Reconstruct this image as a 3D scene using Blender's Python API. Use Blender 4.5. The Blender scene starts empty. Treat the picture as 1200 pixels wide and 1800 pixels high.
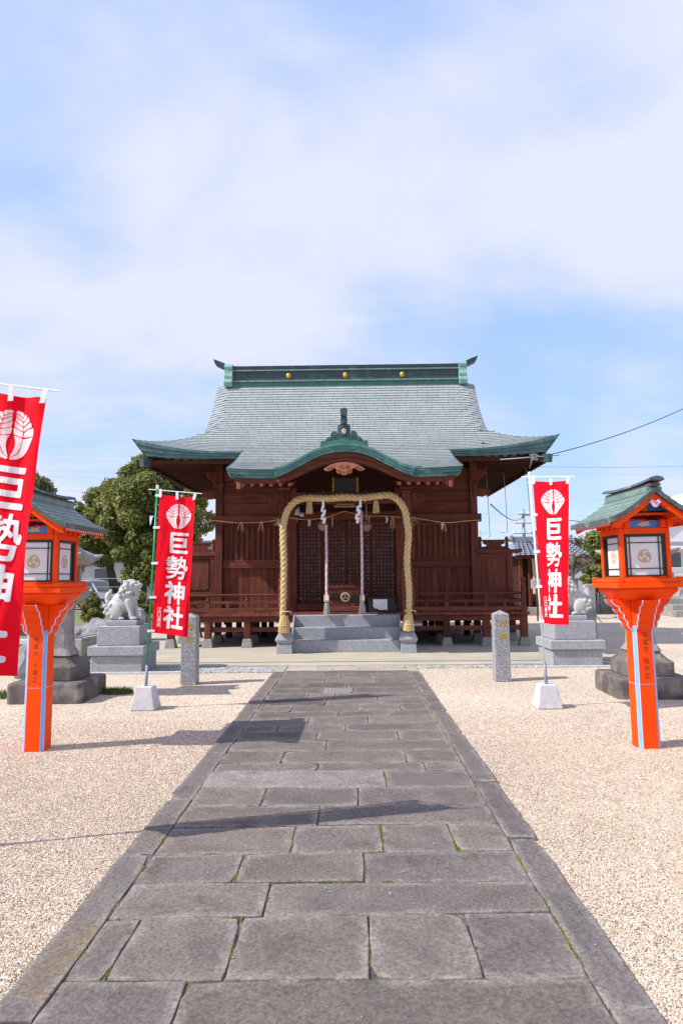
import bpy, bmesh, math, random
import numpy as np
from mathutils import Vector, Matrix, noise as mnoise

random.seed(7); rng = np.random.default_rng(7)
R = math.radians; PI = math.pi
scn = bpy.context.scene
COL = scn.collection

# ------------------------------------------------------------------ camera
cam = bpy.data.cameras.new('camera'); cam_ob = bpy.data.objects.new('camera', cam); COL.objects.link(cam_ob)
cam.sensor_fit = 'VERTICAL'; cam.sensor_height = 36; cam.lens = 24; cam.clip_start = 0.05; cam.clip_end = 3000
cam_ob.matrix_world = (Matrix.Translation((0, 0, 1.6)) @ Matrix.Rotation(R(0.8557), 4, 'Z')
                       @ Matrix.Rotation(R(95.4345), 4, 'X') @ Matrix.Rotation(R(-0.5), 4, 'Z'))
scn.camera = cam_ob

# ------------------------------------------------------------------ sky, sun, exposure
SUN_EL, SUN_AZ = 44.5, 17.0            # light travels towards +X, turned a little to +Y
w = bpy.data.worlds.new('World'); scn.world = w; w.use_nodes = True
nt = w.node_tree; N = nt.nodes; L = nt.links; N.clear()
def wn(t, **k):
    n = N.new(t)
    for a, b in k.items(): setattr(n, a, b)
    return n
out = wn('ShaderNodeOutputWorld'); bg = wn('ShaderNodeBackground'); bg.inputs['Strength'].default_value = 0.15
sky = wn('ShaderNodeTexSky', sky_type='NISHITA', sun_disc=False)
sky.sun_elevation = R(SUN_EL); sky.sun_rotation = R(253); sky.air_density = 1.0; sky.dust_density = 0.6; sky.ozone_density = 1.6
tc = wn('ShaderNodeTexCoord'); sep = wn('ShaderNodeSeparateXYZ'); L.new(tc.outputs['Generated'], sep.inputs[0])
def wm(op, a, b=None, clamp=False):
    n = wn('ShaderNodeMath', operation=op); n.use_clamp = clamp
    for i, s in enumerate((a, b)):
        if s is None: continue
        if isinstance(s, (int, float)): n.inputs[i].default_value = s
        else: L.new(s, n.inputs[i])
    return n.outputs[0]
den = wm('ADD', wm('MAXIMUM', sep.outputs['Z'], 0.0), 0.28)
cx = wm('DIVIDE', sep.outputs['X'], den); cy = wm('DIVIDE', sep.outputs['Y'], den)
cmb = wn('ShaderNodeCombineXYZ'); L.new(cx, cmb.inputs[0]); L.new(cy, cmb.inputs[1])
def cloud(scale, loc, detail, rough, dist=0.0, stretch=(1, 1, 1)):
    mp = wn('ShaderNodeMapping'); mp.inputs['Location'].default_value = loc; mp.inputs['Scale'].default_value = stretch
    L.new(cmb.outputs[0], mp.inputs[0])
    n = wn('ShaderNodeTexNoise'); n.inputs['Scale'].default_value = scale; n.inputs['Detail'].default_value = detail
    n.inputs['Roughness'].default_value = rough; n.inputs['Distortion'].default_value = dist
    L.new(mp.outputs[0], n.inputs['Vector']); return n.outputs['Fac']
big = cloud(1.15, (-14.93, -19.93, 3.71), 4, 0.5, 0.25)
fine = cloud(2.3, (-11.62, -11.38, 0), 8, 0.55, 0.3, (1.0, 1.1, 1))
mixv = wm('ADD', wm('MULTIPLY', big, 0.69), wm('MULTIPLY', fine, 0.31))
mr = wn('ShaderNodeMapRange', interpolation_type='SMOOTHSTEP'); mr.inputs['From Min'].default_value = 0.38; mr.inputs['From Max'].default_value = 0.60
L.new(mixv, mr.inputs['Value'])
veil = wn('ShaderNodeMix', data_type='RGBA'); veil.inputs['Factor'].default_value = 0.72; L.new(sky.outputs[0], veil.inputs['A'])
veil.inputs['B'].default_value = (2.25, 3.25, 5.4, 1)          # bright thin high haze over the blue
cf = wm('MULTIPLY', mr.outputs[0], 0.93)
mix = wn('ShaderNodeMix', data_type='RGBA'); L.new(cf, mix.inputs['Factor']); L.new(veil.outputs['Result'], mix.inputs['A'])
mix.inputs['B'].default_value = (3.95, 4.05, 5.0, 1)
L.new(mix.outputs['Result'], bg.inputs['Color']); L.new(bg.outputs[0], out.inputs['Surface'])

sd = bpy.data.lights.new('sun', 'SUN'); sd.energy = 4.3; sd.angle = R(0.53); sd.color = (1.0, 0.955, 0.88)
so = bpy.data.objects.new('sun', sd); COL.objects.link(so); so.location = (-20, -5, 30)
ldir = Vector((math.cos(R(SUN_EL)) * math.cos(R(SUN_AZ)), math.cos(R(SUN_EL)) * math.sin(R(SUN_AZ)), -math.sin(R(SUN_EL))))
so.rotation_euler = ldir.to_track_quat('-Z', 'Y').to_euler()
vs = scn.view_settings; vs.view_transform = 'Standard'; vs.look = 'None'; vs.gamma = 1.0; vs.use_curve_mapping = False
vs.exposure = 0.5
scn.cycles.max_bounces = 8; scn.cycles.transparent_max_bounces = 8

# ------------------------------------------------------------------ materials
def newmat(name):
    m = bpy.data.materials.new(name); m.use_nodes = True
    t = m.node_tree; b = t.nodes['Principled BSDF']; return m, t, b
def mat(name, c, c2=None, scale=6.0, detail=6, lo=0.35, hi=0.65, rough=0.7, bump=0.0, bscale=None, bdist=0.01, stretch=(1, 1, 1), metal=0.0,
        spec=0.4, pv=0.0, c3=None, s3=2.0, lo3=0.55, hi3=0.7, attr=None, coat=0.0, vor=None, nr=0.6, fine=None, ridge=None):
    """noise-mixed principled material: c/c2 mottling, c3 larger stains, pv = value change from object to object"""
    m, t, b = newmat(name); n = t.nodes; l = t.links
    tcn = n.new('ShaderNodeTexCoord'); oi = n.new('ShaderNodeObjectInfo')
    vm = n.new('ShaderNodeVectorMath'); vm.operation = 'MULTIPLY_ADD'; vm.inputs[1].default_value = (1, 1, 1)
    mm = n.new('ShaderNodeMath'); mm.operation = 'MULTIPLY'; mm.inputs[1].default_value = 37.0
    l.new(oi.outputs['Random'], mm.inputs[0]); l.new(tcn.outputs['Object'], vm.inputs[0]); l.new(mm.outputs[0], vm.inputs[2])
    mp = n.new('ShaderNodeMapping'); mp.inputs['Scale'].default_value = stretch; l.new(vm.outputs[0], mp.inputs[0])
    def nz(sc, det=detail, r=nr):
        q = n.new('ShaderNodeTexNoise'); q.inputs['Scale'].default_value = sc; q.inputs['Detail'].default_value = det; q.inputs['Roughness'].default_value = r
        l.new(mp.outputs[0], q.inputs['Vector']); return q.outputs['Fac']
    def ramp(s, a, bb):
        q = n.new('ShaderNodeMapRange'); q.inputs['From Min'].default_value = a; q.inputs['From Max'].default_value = bb; q.clamp = True
        l.new(s, q.inputs['Value']); return q.outputs[0]
    def mixc(f, a, bb):
        q = n.new('ShaderNodeMix'); q.data_type = 'RGBA'
        if isinstance(f, float): q.inputs['Factor'].default_value = f
        else: l.new(f, q.inputs['Factor'])
        for k, s in (('A', a), ('B', bb)):
            if isinstance(s, tuple): q.inputs[k].default_value = (*s, 1)
            else: l.new(s, q.inputs[k])
        return q.outputs['Result']
    if c2 is None: c2 = tuple(x * 0.8 for x in c)
    base = mixc(ramp(nz(scale), lo, hi), c, c2)
    if vor:
        vo = n.new('ShaderNodeTexVoronoi'); vo.inputs['Scale'].default_value = vor[0]; l.new(mp.outputs[0], vo.inputs['Vector'])
        base = mixc(ramp(vo.outputs['Color'], vor[2], vor[3]), base, vor[1])
    if c3 is not None: base = mixc(ramp(nz(s3, 4), lo3, hi3), base, c3)
    if fine:
        fn = n.new('ShaderNodeTexNoise'); fn.inputs['Scale'].default_value = fine[0]; fn.inputs['Detail'].default_value = 5; fn.inputs['Roughness'].default_value = 0.7; l.new(vm.outputs[0], fn.inputs['Vector'])
        fr_ = n.new('ShaderNodeMapRange'); fr_.inputs['From Min'].default_value = 0.3; fr_.inputs['From Max'].default_value = 0.7; fr_.inputs['To Min'].default_value = 1 - fine[1]; fr_.inputs['To Max'].default_value = 1 + fine[1]; l.new(fn.outputs['Fac'], fr_.inputs['Value'])
        fh = n.new('ShaderNodeHueSaturation'); l.new(base, fh.inputs['Color']); l.new(fr_.outputs[0], fh.inputs['Value']); base = fh.outputs[0]
    if attr or pv:
        hs = n.new('ShaderNodeHueSaturation'); l.new(base, hs.inputs['Color'])
        if attr:
            at = n.new('ShaderNodeAttribute'); at.attribute_name = attr; l.new(at.outputs['Fac'], hs.inputs['Value'])
        else:
            q = n.new('ShaderNodeMapRange'); q.inputs['To Min'].default_value = 1 - pv; q.inputs['To Max'].default_value = 1 + pv
            l.new(oi.outputs['Random'], q.inputs['Value']); l.new(q.outputs[0], hs.inputs['Value'])
        base = hs.outputs[0]
    l.new(base, b.inputs['Base Color'])
    b.inputs['Roughness'].default_value = rough; b.inputs['Metallic'].default_value = metal; b.inputs['Specular IOR Level'].default_value = spec
    if coat: b.inputs['Coat Weight'].default_value = coat; b.inputs['Coat Roughness'].default_value = 0.15
    if bump:
        bn = n.new('ShaderNodeBump'); bn.inputs['Strength'].default_value = bump; bn.inputs['Distance'].default_value = bdist
        l.new(nz(bscale or scale * 3, 8, 0.65), bn.inputs['Height']); last = bn
        if ridge:
            rn = n.new('ShaderNodeTexNoise'); rn.noise_type = 'RIDGED_MULTIFRACTAL'; rn.inputs['Scale'].default_value = ridge[0]; rn.inputs['Detail'].default_value = 7; rn.inputs['Roughness'].default_value = 0.55; rn.inputs['Distortion'].default_value = 0.5; l.new(vm.outputs[0], rn.inputs['Vector'])
            b2 = n.new('ShaderNodeBump'); b2.inputs['Strength'].default_value = ridge[1]; b2.inputs['Distance'].default_value = ridge[2]; l.new(rn.outputs['Fac'], b2.inputs['Height']); l.new(bn.outputs[0], b2.inputs['Normal']); last = b2
        l.new(last.outputs[0], b.inputs['Normal'])
    return m

M = {}
M['wood'] = mat('red_brown_wood', (0.195, 0.062, 0.040), (0.078, 0.027, 0.020), scale=5, detail=10, lo=0.3, hi=0.7, stretch=(6, 6, 0.5), rough=0.8, spec=0.1, bump=0.25, bscale=26, bdist=0.004, pv=0.2, c3=(0.075, 0.026, 0.018), s3=1.1)
M['woodx'] = mat('red_brown_beam', (0.20, 0.064, 0.041), (0.082, 0.029, 0.021), scale=5, detail=10, lo=0.3, hi=0.7, stretch=(0.5, 6, 6), rough=0.8, spec=0.1, bump=0.25, bscale=26, bdist=0.004, pv=0.2, c3=(0.08, 0.028, 0.02), s3=1.1)
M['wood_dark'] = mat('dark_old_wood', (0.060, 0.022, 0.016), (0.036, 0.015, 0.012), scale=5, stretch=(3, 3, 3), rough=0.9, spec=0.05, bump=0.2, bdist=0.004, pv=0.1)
M['wood_eave'] = mat('shade_dark_eave_wood', (0.085, 0.029, 0.020), (0.05, 0.018, 0.014), scale=5, stretch=(2, 2, 2), rough=0.85, spec=0.08, bump=0.2, bdist=0.004, pv=0.1)  # darker copy of the hall wood: under-eave shade put into its colour
M['wood_door'] = mat('dark_door_wood', (0.125, 0.040, 0.024), (0.065, 0.023, 0.016), scale=6, stretch=(5, 5, 0.6), rough=0.8, spec=0.1, bump=0.2, bdist=0.003, pv=0.1)
M['deckwood'] = mat('deck_board_wood', (0.24, 0.068, 0.048), (0.13, 0.04, 0.032), scale=7, stretch=(4, 1, 4), rough=0.8, spec=0.12, bump=0.3, bdist=0.004, pv=0.2, c3=(0.08, 0.045, 0.035), s3=2.5)
M['wood_orange'] = mat('rafter_end_wood', (0.36, 0.12, 0.06), (0.25, 0.08, 0.045), scale=9, rough=0.65, pv=0.15)
M['shingle'] = mat('copper_shingle_grey', (0.325, 0.358, 0.360), (0.275, 0.315, 0.312), scale=1.6, stretch=(1, 1, 1), rough=0.5, bump=0.15, bscale=30, bdist=0.003, c3=(0.285, 0.27, 0.26), s3=1.3, lo3=0.56, hi3=0.9, attr='var', metal=0.0, spec=0.45)
M['roof_base'] = mat('copper_joint_and_lip_shade', (0.10, 0.112, 0.118), (0.07, 0.088, 0.09), rough=0.7)
M['patina'] = mat('copper_patina_green', (0.06, 0.148, 0.145), (0.03, 0.080, 0.086), scale=4.5, rough=0.5, bump=0.15, bdist=0.003, c3=(0.125, 0.24, 0.22), s3=6, lo3=0.58, hi3=0.72, spec=0.5)
M['patina_dark'] = mat('dark_patina', (0.04, 0.075, 0.085), (0.028, 0.05, 0.062), scale=6, rough=0.45, bump=0.1, bdist=0.003, c3=(0.06, 0.13, 0.115), s3=4, lo3=0.58)
M['patina_light'] = mat('pale_patina', (0.25, 0.43, 0.37), (0.16, 0.33, 0.28), scale=6, rough=0.55, bump=0.1, bdist=0.003)
M['patina_mid'] = mat('mid_patina', (0.05, 0.175, 0.14), (0.035, 0.12, 0.105), scale=5, rough=0.45, bump=0.1, bdist=0.003)
M['gold'] = mat('gold_leaf', (0.66, 0.40, 0.05), (0.42, 0.25, 0.035), scale=30, rough=0.45, metal=0.35, bump=0.2, bdist=0.002)
M['granite'] = mat('grey_granite', (0.30, 0.31, 0.335), (0.215, 0.22, 0.245), scale=70, detail=3, rough=0.7, bump=0.12, bscale=140, bdist=0.002, vor=(160, (0.48, 0.49, 0.52), 0.62, 0.72), c3=(0.27, 0.275, 0.29), s3=2.5)
M['granite_dark'] = mat('speckled_granite', (0.25, 0.255, 0.27), (0.15, 0.155, 0.17), scale=60, detail=3, rough=0.55, vor=(120, (0.46, 0.47, 0.48), 0.60, 0.70), bump=0.1, bscale=120, bdist=0.002)
M['statue'] = mat('pale_carved_granite', (0.50, 0.495, 0.48), (0.40, 0.40, 0.395), scale=40, detail=4, rough=0.8, bump=0.1, bscale=90, bdist=0.002, c3=(0.33, 0.32, 0.305), s3=6, lo3=0.55, hi3=0.8)
M['oldstone'] = mat('weathered_brown_stone', (0.17, 0.145, 0.135), (0.085, 0.07, 0.066), scale=5, detail=9, rough=0.9, bump=0.5, bscale=30, bdist=0.012, c3=(0.30, 0.265, 0.23), s3=3.0, lo3=0.53, hi3=0.72)
M['lanternstone'] = mat('weathered_grey_stone', (0.33, 0.315, 0.30), (0.22, 0.205, 0.195), scale=6, detail=9, rough=0.9, bump=0.4, bscale=30, bdist=0.008, c3=(0.13, 0.12, 0.115), s3=3.0, lo3=0.53, hi3=0.75)
M['concrete'] = mat('concrete_block', (0.55, 0.54, 0.55), (0.45, 0.45, 0.46), scale=9, rough=0.9, bump=0.2, bscale=60, bdist=0.003)
M['apron'] = mat('concrete_apron', (0.47, 0.405, 0.32), (0.38, 0.34, 0.28), scale=1.4, detail=8, rough=0.92, bump=0.15, bscale=40, bdist=0.003, c3=(0.29, 0.31, 0.285), s3=0.9, lo3=0.55, hi3=0.8)
M['footing'] = mat('footing_stone', (0.33, 0.31, 0.29), (0.22, 0.21, 0.20), scale=18, rough=0.9, bump=0.3, bdist=0.004)
M['orange'] = mat('vermilion_paint', (0.96, 0.078, 0.002), (0.86, 0.066, 0.004), scale=3.5, detail=9, rough=0.5, spec=0.12, c3=(0.93, 0.115, 0.02), s3=2.2, lo3=0.56, hi3=0.8, bump=0.12, bscale=30, bdist=0.002)
M['bluepaint'] = mat('blue_paint', (0.075, 0.22, 0.62), (0.06, 0.18, 0.52), scale=8, rough=0.45)
M['stripeblue'] = mat('pale_blue_stripe', (0.22, 0.45, 0.82), (0.18, 0.40, 0.76), scale=8, rough=0.5)
M['lilac'] = mat('pale_lilac_trim', (0.60, 0.55, 0.78), (0.52, 0.48, 0.7), scale=10, rough=0.5)
M['black'] = mat('black_lacquer', (0.012, 0.012, 0.014), (0.02, 0.02, 0.022), scale=12, rough=0.4)
M['ink'] = mat('brown_ink', (0.16, 0.022, 0.01), (0.26, 0.03, 0.008), scale=40, rough=0.6)
M['white'] = mat('white_paint', (0.80, 0.79, 0.80), (0.74, 0.73, 0.75), scale=12, rough=0.5)
M['paper'] = mat('white_paper', (0.83, 0.83, 0.86), (0.76, 0.76, 0.8), scale=5, rough=0.85)
M['screen'] = mat('lantern_paper', (0.74, 0.75, 0.76), (0.66, 0.68, 0.71), scale=4, rough=0.35, spec=0.5)
M['tomoe'] = mat('tomoe_gold', (0.55, 0.42, 0.25), (0.5, 0.38, 0.22), scale=12, rough=0.5)
M['lanroof'] = mat('lantern_roof_copper', (0.185, 0.27, 0.24), (0.115, 0.17, 0.158), scale=9, rough=0.5, bump=0.1, bdist=0.003, pv=0.06)
M['lanedge'] = mat('lantern_roof_edge', (0.095, 0.10, 0.105), (0.06, 0.07, 0.075), scale=7, rough=0.6, bump=0.2, bdist=0.004, c3=(0.2, 0.25, 0.23), s3=5)
M['straw'] = mat('rice_straw', (0.72, 0.54, 0.29), (0.55, 0.39, 0.185), scale=30, rough=0.85, bump=0.5, bscale=120, bdist=0.006, stretch=(1, 1, 1), attr='var')
M['bellrope'] = mat('pink_bell_rope', (0.74, 0.60, 0.67), (0.62, 0.49, 0.56), scale=20, rough=0.8, bump=0.2, bdist=0.003)
M['bellrope_red'] = mat('red_bell_rope', (0.74, 0.46, 0.50), (0.66, 0.38, 0.43), scale=20, rough=0.8, bump=0.2, bdist=0.003)
M['bellrope_white'] = mat('white_bell_rope', (0.80, 0.76, 0.80), (0.7, 0.66, 0.7), scale=20, rough=0.8, bump=0.2, bdist=0.003)
M['bell'] = mat('bronze_bell', (0.36, 0.19, 0.15), (0.26, 0.13, 0.105), scale=9, rough=0.5, metal=0.2)
M['patina_porch'] = mat('porch_edge_patina', (0.085, 0.225, 0.205), (0.045, 0.13, 0.128), scale=5, rough=0.5, bump=0.15, bdist=0.003, c3=(0.15, 0.30, 0.27), s3=6, lo3=0.56, hi3=0.7)
M['tassel'] = mat('grey_tassel', (0.52, 0.50, 0.49), (0.4, 0.38, 0.37), scale=30, stretch=(4, 4, 0.5), rough=0.9)
M['palewood'] = mat('pale_wood_block', (0.58, 0.46, 0.35), (0.46, 0.35, 0.26), scale=14, rough=0.7)
M['greenpole'] = mat('green_pole', (0.01, 0.30, 0.10), (0.01, 0.26, 0.085), scale=9, rough=0.3)
M['whitepole'] = mat('white_pole', (0.80, 0.79, 0.83), (0.74, 0.73, 0.77), scale=9, rough=0.3)
M['greytube'] = mat('grey_tube', (0.22, 0.26, 0.33), (0.18, 0.21, 0.27), scale=9, rough=0.4)
M['glassdark'] = mat('dark_glass', (0.03, 0.04, 0.05), (0.05, 0.06, 0.07), scale=1, rough=0.08, spec=0.9)
M['carwhite'] = mat('white_car_paint', (0.72, 0.74, 0.78), (0.70, 0.72, 0.76), scale=2, rough=0.25, coat=0.6)
M['carsilver'] = mat('silver_car_paint', (0.42, 0.45, 0.52), (0.40, 0.43, 0.5), scale=2, rough=0.3, coat=0.6, metal=0.3)
M['tyre'] = mat('tyre_rubber', (0.02, 0.02, 0.02), (0.03, 0.03, 0.03), rough=0.9)
M['rim'] = mat('wheel_rim', (0.5, 0.5, 0.52), (0.4, 0.4, 0.42), rough=0.3, metal=0.8)
M['bark'] = mat('tree_bark', (0.10, 0.075, 0.055), (0.055, 0.042, 0.034), scale=6, stretch=(3, 3, 0.6), rough=0.95, bump=0.8, bscale=14, bdist=0.03)
M['palebark'] = mat('pale_gnarled_bark', (0.30, 0.27, 0.24), (0.16, 0.14, 0.125), scale=5, stretch=(2, 2, 0.8), rough=0.95, bump=0.8, bscale=12, bdist=0.03)
M['kawara'] = mat('blue_grey_roof_tile', (0.22, 0.245, 0.30), (0.16, 0.18, 0.225), scale=5, rough=0.4, pv=0.14)
M['plaster'] = mat('white_house_wall', (0.62, 0.63, 0.66), (0.56, 0.57, 0.6), scale=2, rough=0.85)
M['greyhouse'] = mat('pale_grey_house_wall', (0.50, 0.52, 0.57), (0.45, 0.47, 0.52), scale=2, rough=0.85)
M['greenroof'] = mat('green_sheet_roof', (0.19, 0.31, 0.27), (0.16, 0.26, 0.23), scale=4, rough=0.6)
M['blockwall'] = mat('stone_block_wall', (0.34, 0.325, 0.30), (0.24, 0.23, 0.215), scale=4, detail=8, rough=0.95, bump=0.4, bscale=24, bdist=0.01, pv=0.16, c3=(0.15, 0.145, 0.135), s3=1.5)
M['rock'] = mat('grey_rock', (0.32, 0.32, 0.335), (0.20, 0.20, 0.215), scale=4, detail=9, rough=0.95, bump=0.6, bscale=14, bdist=0.03, pv=0.2)
M['steel'] = mat('galvanised_steel', (0.33, 0.35, 0.38), (0.27, 0.29, 0.32), scale=3, rough=0.55, metal=0.2)
M['wire'] = mat('black_cable', (0.06, 0.06, 0.075), (0.05, 0.05, 0.06), rough=0.6)
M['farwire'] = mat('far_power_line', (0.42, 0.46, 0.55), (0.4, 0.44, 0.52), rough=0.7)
M['soil'] = mat('joint_soil', (0.19, 0.165, 0.135), (0.055, 0.048, 0.04), scale=16, rough=0.98, bump=0.6, bscale=60, bdist=0.01, c3=(0.10, 0.125, 0.03), s3=1.7, lo3=0.52, hi3=0.60)
M['lamp'] = mat('white_lamp_housing', (0.55, 0.56, 0.57), (0.5, 0.5, 0.52), rough=0.4)

# path slab: mauve grey slate with pale worn patches and fine cleft relief
def slabmat(name, tints, stain, rust=0.0):
    """worn flagstone: each stone its own tint, soft stains, fine grain, cleft ridges, dusty worn rim (vertex attribute rim)"""
    m, t, b = newmat(name); n = t.nodes; l = t.links
    tcn = n.new('ShaderNodeTexCoord'); oi = n.new('ShaderNodeObjectInfo')
    mm = n.new('ShaderNodeMath'); mm.operation = 'MULTIPLY'; mm.inputs[1].default_value = 53.0; l.new(oi.outputs['Random'], mm.inputs[0])
    vm = n.new('ShaderNodeVectorMath'); vm.operation = 'ADD'; l.new(tcn.outputs['Object'], vm.inputs[0]); l.new(mm.outputs[0], vm.inputs[1])
    def nz(sc, det, r, typ='FBM', dist=0.0):
        q = n.new('ShaderNodeTexNoise'); q.noise_type = typ; q.inputs['Scale'].default_value = sc; q.inputs['Detail'].default_value = det; q.inputs['Roughness'].default_value = r; q.inputs['Distortion'].default_value = dist; l.new(vm.outputs[0], q.inputs['Vector']); return q.outputs['Fac']
    def mr_(s_, a, b_, c=0.0, d=1.0):
        q = n.new('ShaderNodeMapRange'); q.clamp = True; q.inputs['From Min'].default_value = a; q.inputs['From Max'].default_value = b_; q.inputs['To Min'].default_value = c; q.inputs['To Max'].default_value = d; l.new(s_, q.inputs['Value']); return q.outputs[0]
    def mx(f, A, B):
        q = n.new('ShaderNodeMix'); q.data_type = 'RGBA'
        if isinstance(f, float): q.inputs['Factor'].default_value = f
        else: l.new(f, q.inputs['Factor'])
        for k, s_ in (('A', A), ('B', B)):
            if isinstance(s_, tuple): q.inputs[k].default_value = (*s_, 1)
            else: l.new(s_, q.inputs[k])
        return q.outputs['Result']
    def mul(a, b_):
        q = n.new('ShaderNodeMath'); q.operation = 'MULTIPLY'; l.new(a, q.inputs[0])
        if isinstance(b_, float): q.inputs[1].default_value = b_
        else: l.new(b_, q.inputs[1])
        return q.outputs[0]
    cr_ = n.new('ShaderNodeValToRGB'); e = cr_.color_ramp
    while len(e.elements) < len(tints): e.elements.new(0.5)
    for i, c in enumerate(tints): e.elements[i].position = i / (len(tints) - 1); e.elements[i].color = (*c, 1)
    l.new(oi.outputs['Random'], cr_.inputs[0]); base = cr_.outputs[0]
    base = mx(mul(mr_(nz(1.5, 6, 0.6, dist=0.6), 0.46, 0.68), 0.65), base, stain)
    base = mx(mul(mr_(nz(4.0, 8, 0.65), 0.5, 0.72), 0.55), base, (0.070, 0.060, 0.060))
    at = n.new('ShaderNodeAttribute'); at.attribute_name = 'rim'
    base = mx(mul(mul(at.outputs['Fac'], mr_(nz(6.5, 5, 0.6), 0.36, 0.60)), 0.62), base, (0.30, 0.262, 0.235))
    if rust: base = mx(mul(mr_(nz(2.4, 6, 0.6), 0.56, 0.70), rust), base, (0.22, 0.145, 0.065))
    h = n.new('ShaderNodeHueSaturation'); l.new(base, h.inputs['Color']); l.new(mr_(nz(55, 4, 0.75), 0.28, 0.72, 0.48, 1.5), h.inputs['Value'])
    l.new(h.outputs[0], b.inputs['Base Color']); b.inputs['Roughness'].default_value = 0.82; b.inputs['Specular IOR Level'].default_value = 0.2
    b1 = n.new('ShaderNodeBump'); b1.inputs['Strength'].default_value = 0.75; b1.inputs['Distance'].default_value = 0.012; l.new(nz(14, 9, 0.68), b1.inputs['Height'])
    b2 = n.new('ShaderNodeBump'); b2.inputs['Strength'].default_value = 0.7; b2.inputs['Distance'].default_value = 0.022; l.new(nz(2.1, 6, 0.5, 'RIDGED_MULTIFRACTAL', 0.7), b2.inputs['Height']); l.new(b1.outputs[0], b2.inputs['Normal'])
    l.new(b2.outputs[0], b.inputs['Normal']); return m
M['slab'] = slabmat('path_slab_stone', [(0.100, 0.083, 0.078), (0.145, 0.119, 0.108), (0.118, 0.101, 0.098), (0.178, 0.145, 0.127), (0.130, 0.106, 0.095)], (0.21, 0.174, 0.155))
M['slab_kerb'] = slabmat('path_edge_stone', [(0.115, 0.098, 0.096), (0.150, 0.127, 0.119), (0.130, 0.113, 0.113), (0.165, 0.138, 0.125)], (0.20, 0.168, 0.15), 0.6)
M['slab_pale'] = slabmat('pale_path_slab_stone', [(0.215, 0.186, 0.175), (0.235, 0.203, 0.19)], (0.33, 0.29, 0.27))
M['slab_sand'] = mat('sandy_path_slab_stone', (0.42, 0.375, 0.325), (0.32, 0.285, 0.25), scale=4, detail=9, rough=0.85, bump=0.35, bscale=14, bdist=0.008, pv=0.06)

# cloth: thin woven fabric that lets a little light through
def cloth(name, c, tr=0.35):
    m, t, b = newmat(name); n = t.nodes; l = t.links
    b.inputs['Base Color'].default_value = (*c, 1); b.inputs['Roughness'].default_value = 0.8; b.inputs['Specular IOR Level'].default_value = 0.15
    tr_ = n.new('ShaderNodeBsdfTranslucent'); tr_.inputs['Color'].default_value = (*c, 1)
    mx = n.new('ShaderNodeMixShader'); mx.inputs[0].default_value = tr
    l.new(b.outputs[0], mx.inputs[1]); l.new(tr_.outputs[0], mx.inputs[2]); l.new(mx.outputs[0], n['Material Output'].inputs['Surface'])
    tcn = n.new('ShaderNodeTexCoord'); mp = n.new('ShaderNodeMapping'); mp.inputs['Scale'].default_value = (7, 7, 1.3); mp.inputs['Rotation'].default_value = (0.0, 0.22, 0); l.new(tcn.outputs['Object'], mp.inputs[0])
    wv = n.new('ShaderNodeTexNoise'); wv.inputs['Scale'].default_value = 1.0; wv.inputs['Detail'].default_value = 3; wv.inputs['Distortion'].default_value = 0.6; bp = n.new('ShaderNodeBump'); bp.inputs['Strength'].default_value = 0.55; bp.inputs['Distance'].default_value = 0.05; l.new(mp.outputs[0], wv.inputs['Vector'])
    l.new(wv.outputs['Fac'], bp.inputs['Height']); l.new(bp.outputs[0], b.inputs['Normal'])
    return m
M['redcloth'] = cloth('red_banner_cloth', (0.86, 0.004, 0.02))
M['whitecloth'] = cloth('white_banner_cloth', (0.88, 0.86, 0.89))

def leafmat(name, c, c2, tr=0.25):
    m, t, b = newmat(name); n = t.nodes; l = t.links
    at = n.new('ShaderNodeAttribute'); at.attribute_name = 'var'
    mx0 = n.new('ShaderNodeMix'); mx0.data_type = 'RGBA'; mx0.inputs['A'].default_value = (*c2, 1); mx0.inputs['B'].default_value = (*c, 1)
    l.new(at.outputs['Fac'], mx0.inputs['Factor']); l.new(mx0.outputs['Result'], b.inputs['Base Color'])
    b.inputs['Roughness'].default_value = 0.5; b.inputs['Specular IOR Level'].default_value = 0.4
    tr_ = n.new('ShaderNodeBsdfTranslucent'); l.new(mx0.outputs['Result'], tr_.inputs['Color'])
    mx = n.new('ShaderNodeMixShader'); mx.inputs[0].default_value = tr
    l.new(b.outputs[0], mx.inputs[1]); l.new(tr_.outputs[0], mx.inputs[2]); l.new(mx.outputs[0], n['Material Output'].inputs['Surface'])
    return m
M['leaf'] = leafmat('evergreen_leaf', (0.33, 0.325, 0.08), (0.07, 0.105, 0.03), 0.38)
M['leaf_yellow'] = leafmat('yellow_green_leaf', (0.22, 0.22, 0.05), (0.10, 0.12, 0.03))
M['leaf_dry'] = leafmat('dry_twig_leaf', (0.20, 0.15, 0.09), (0.11, 0.085, 0.06))
M['grass'] = leafmat('grass_blade', (0.13, 0.17, 0.04), (0.06, 0.10, 0.02))

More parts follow.
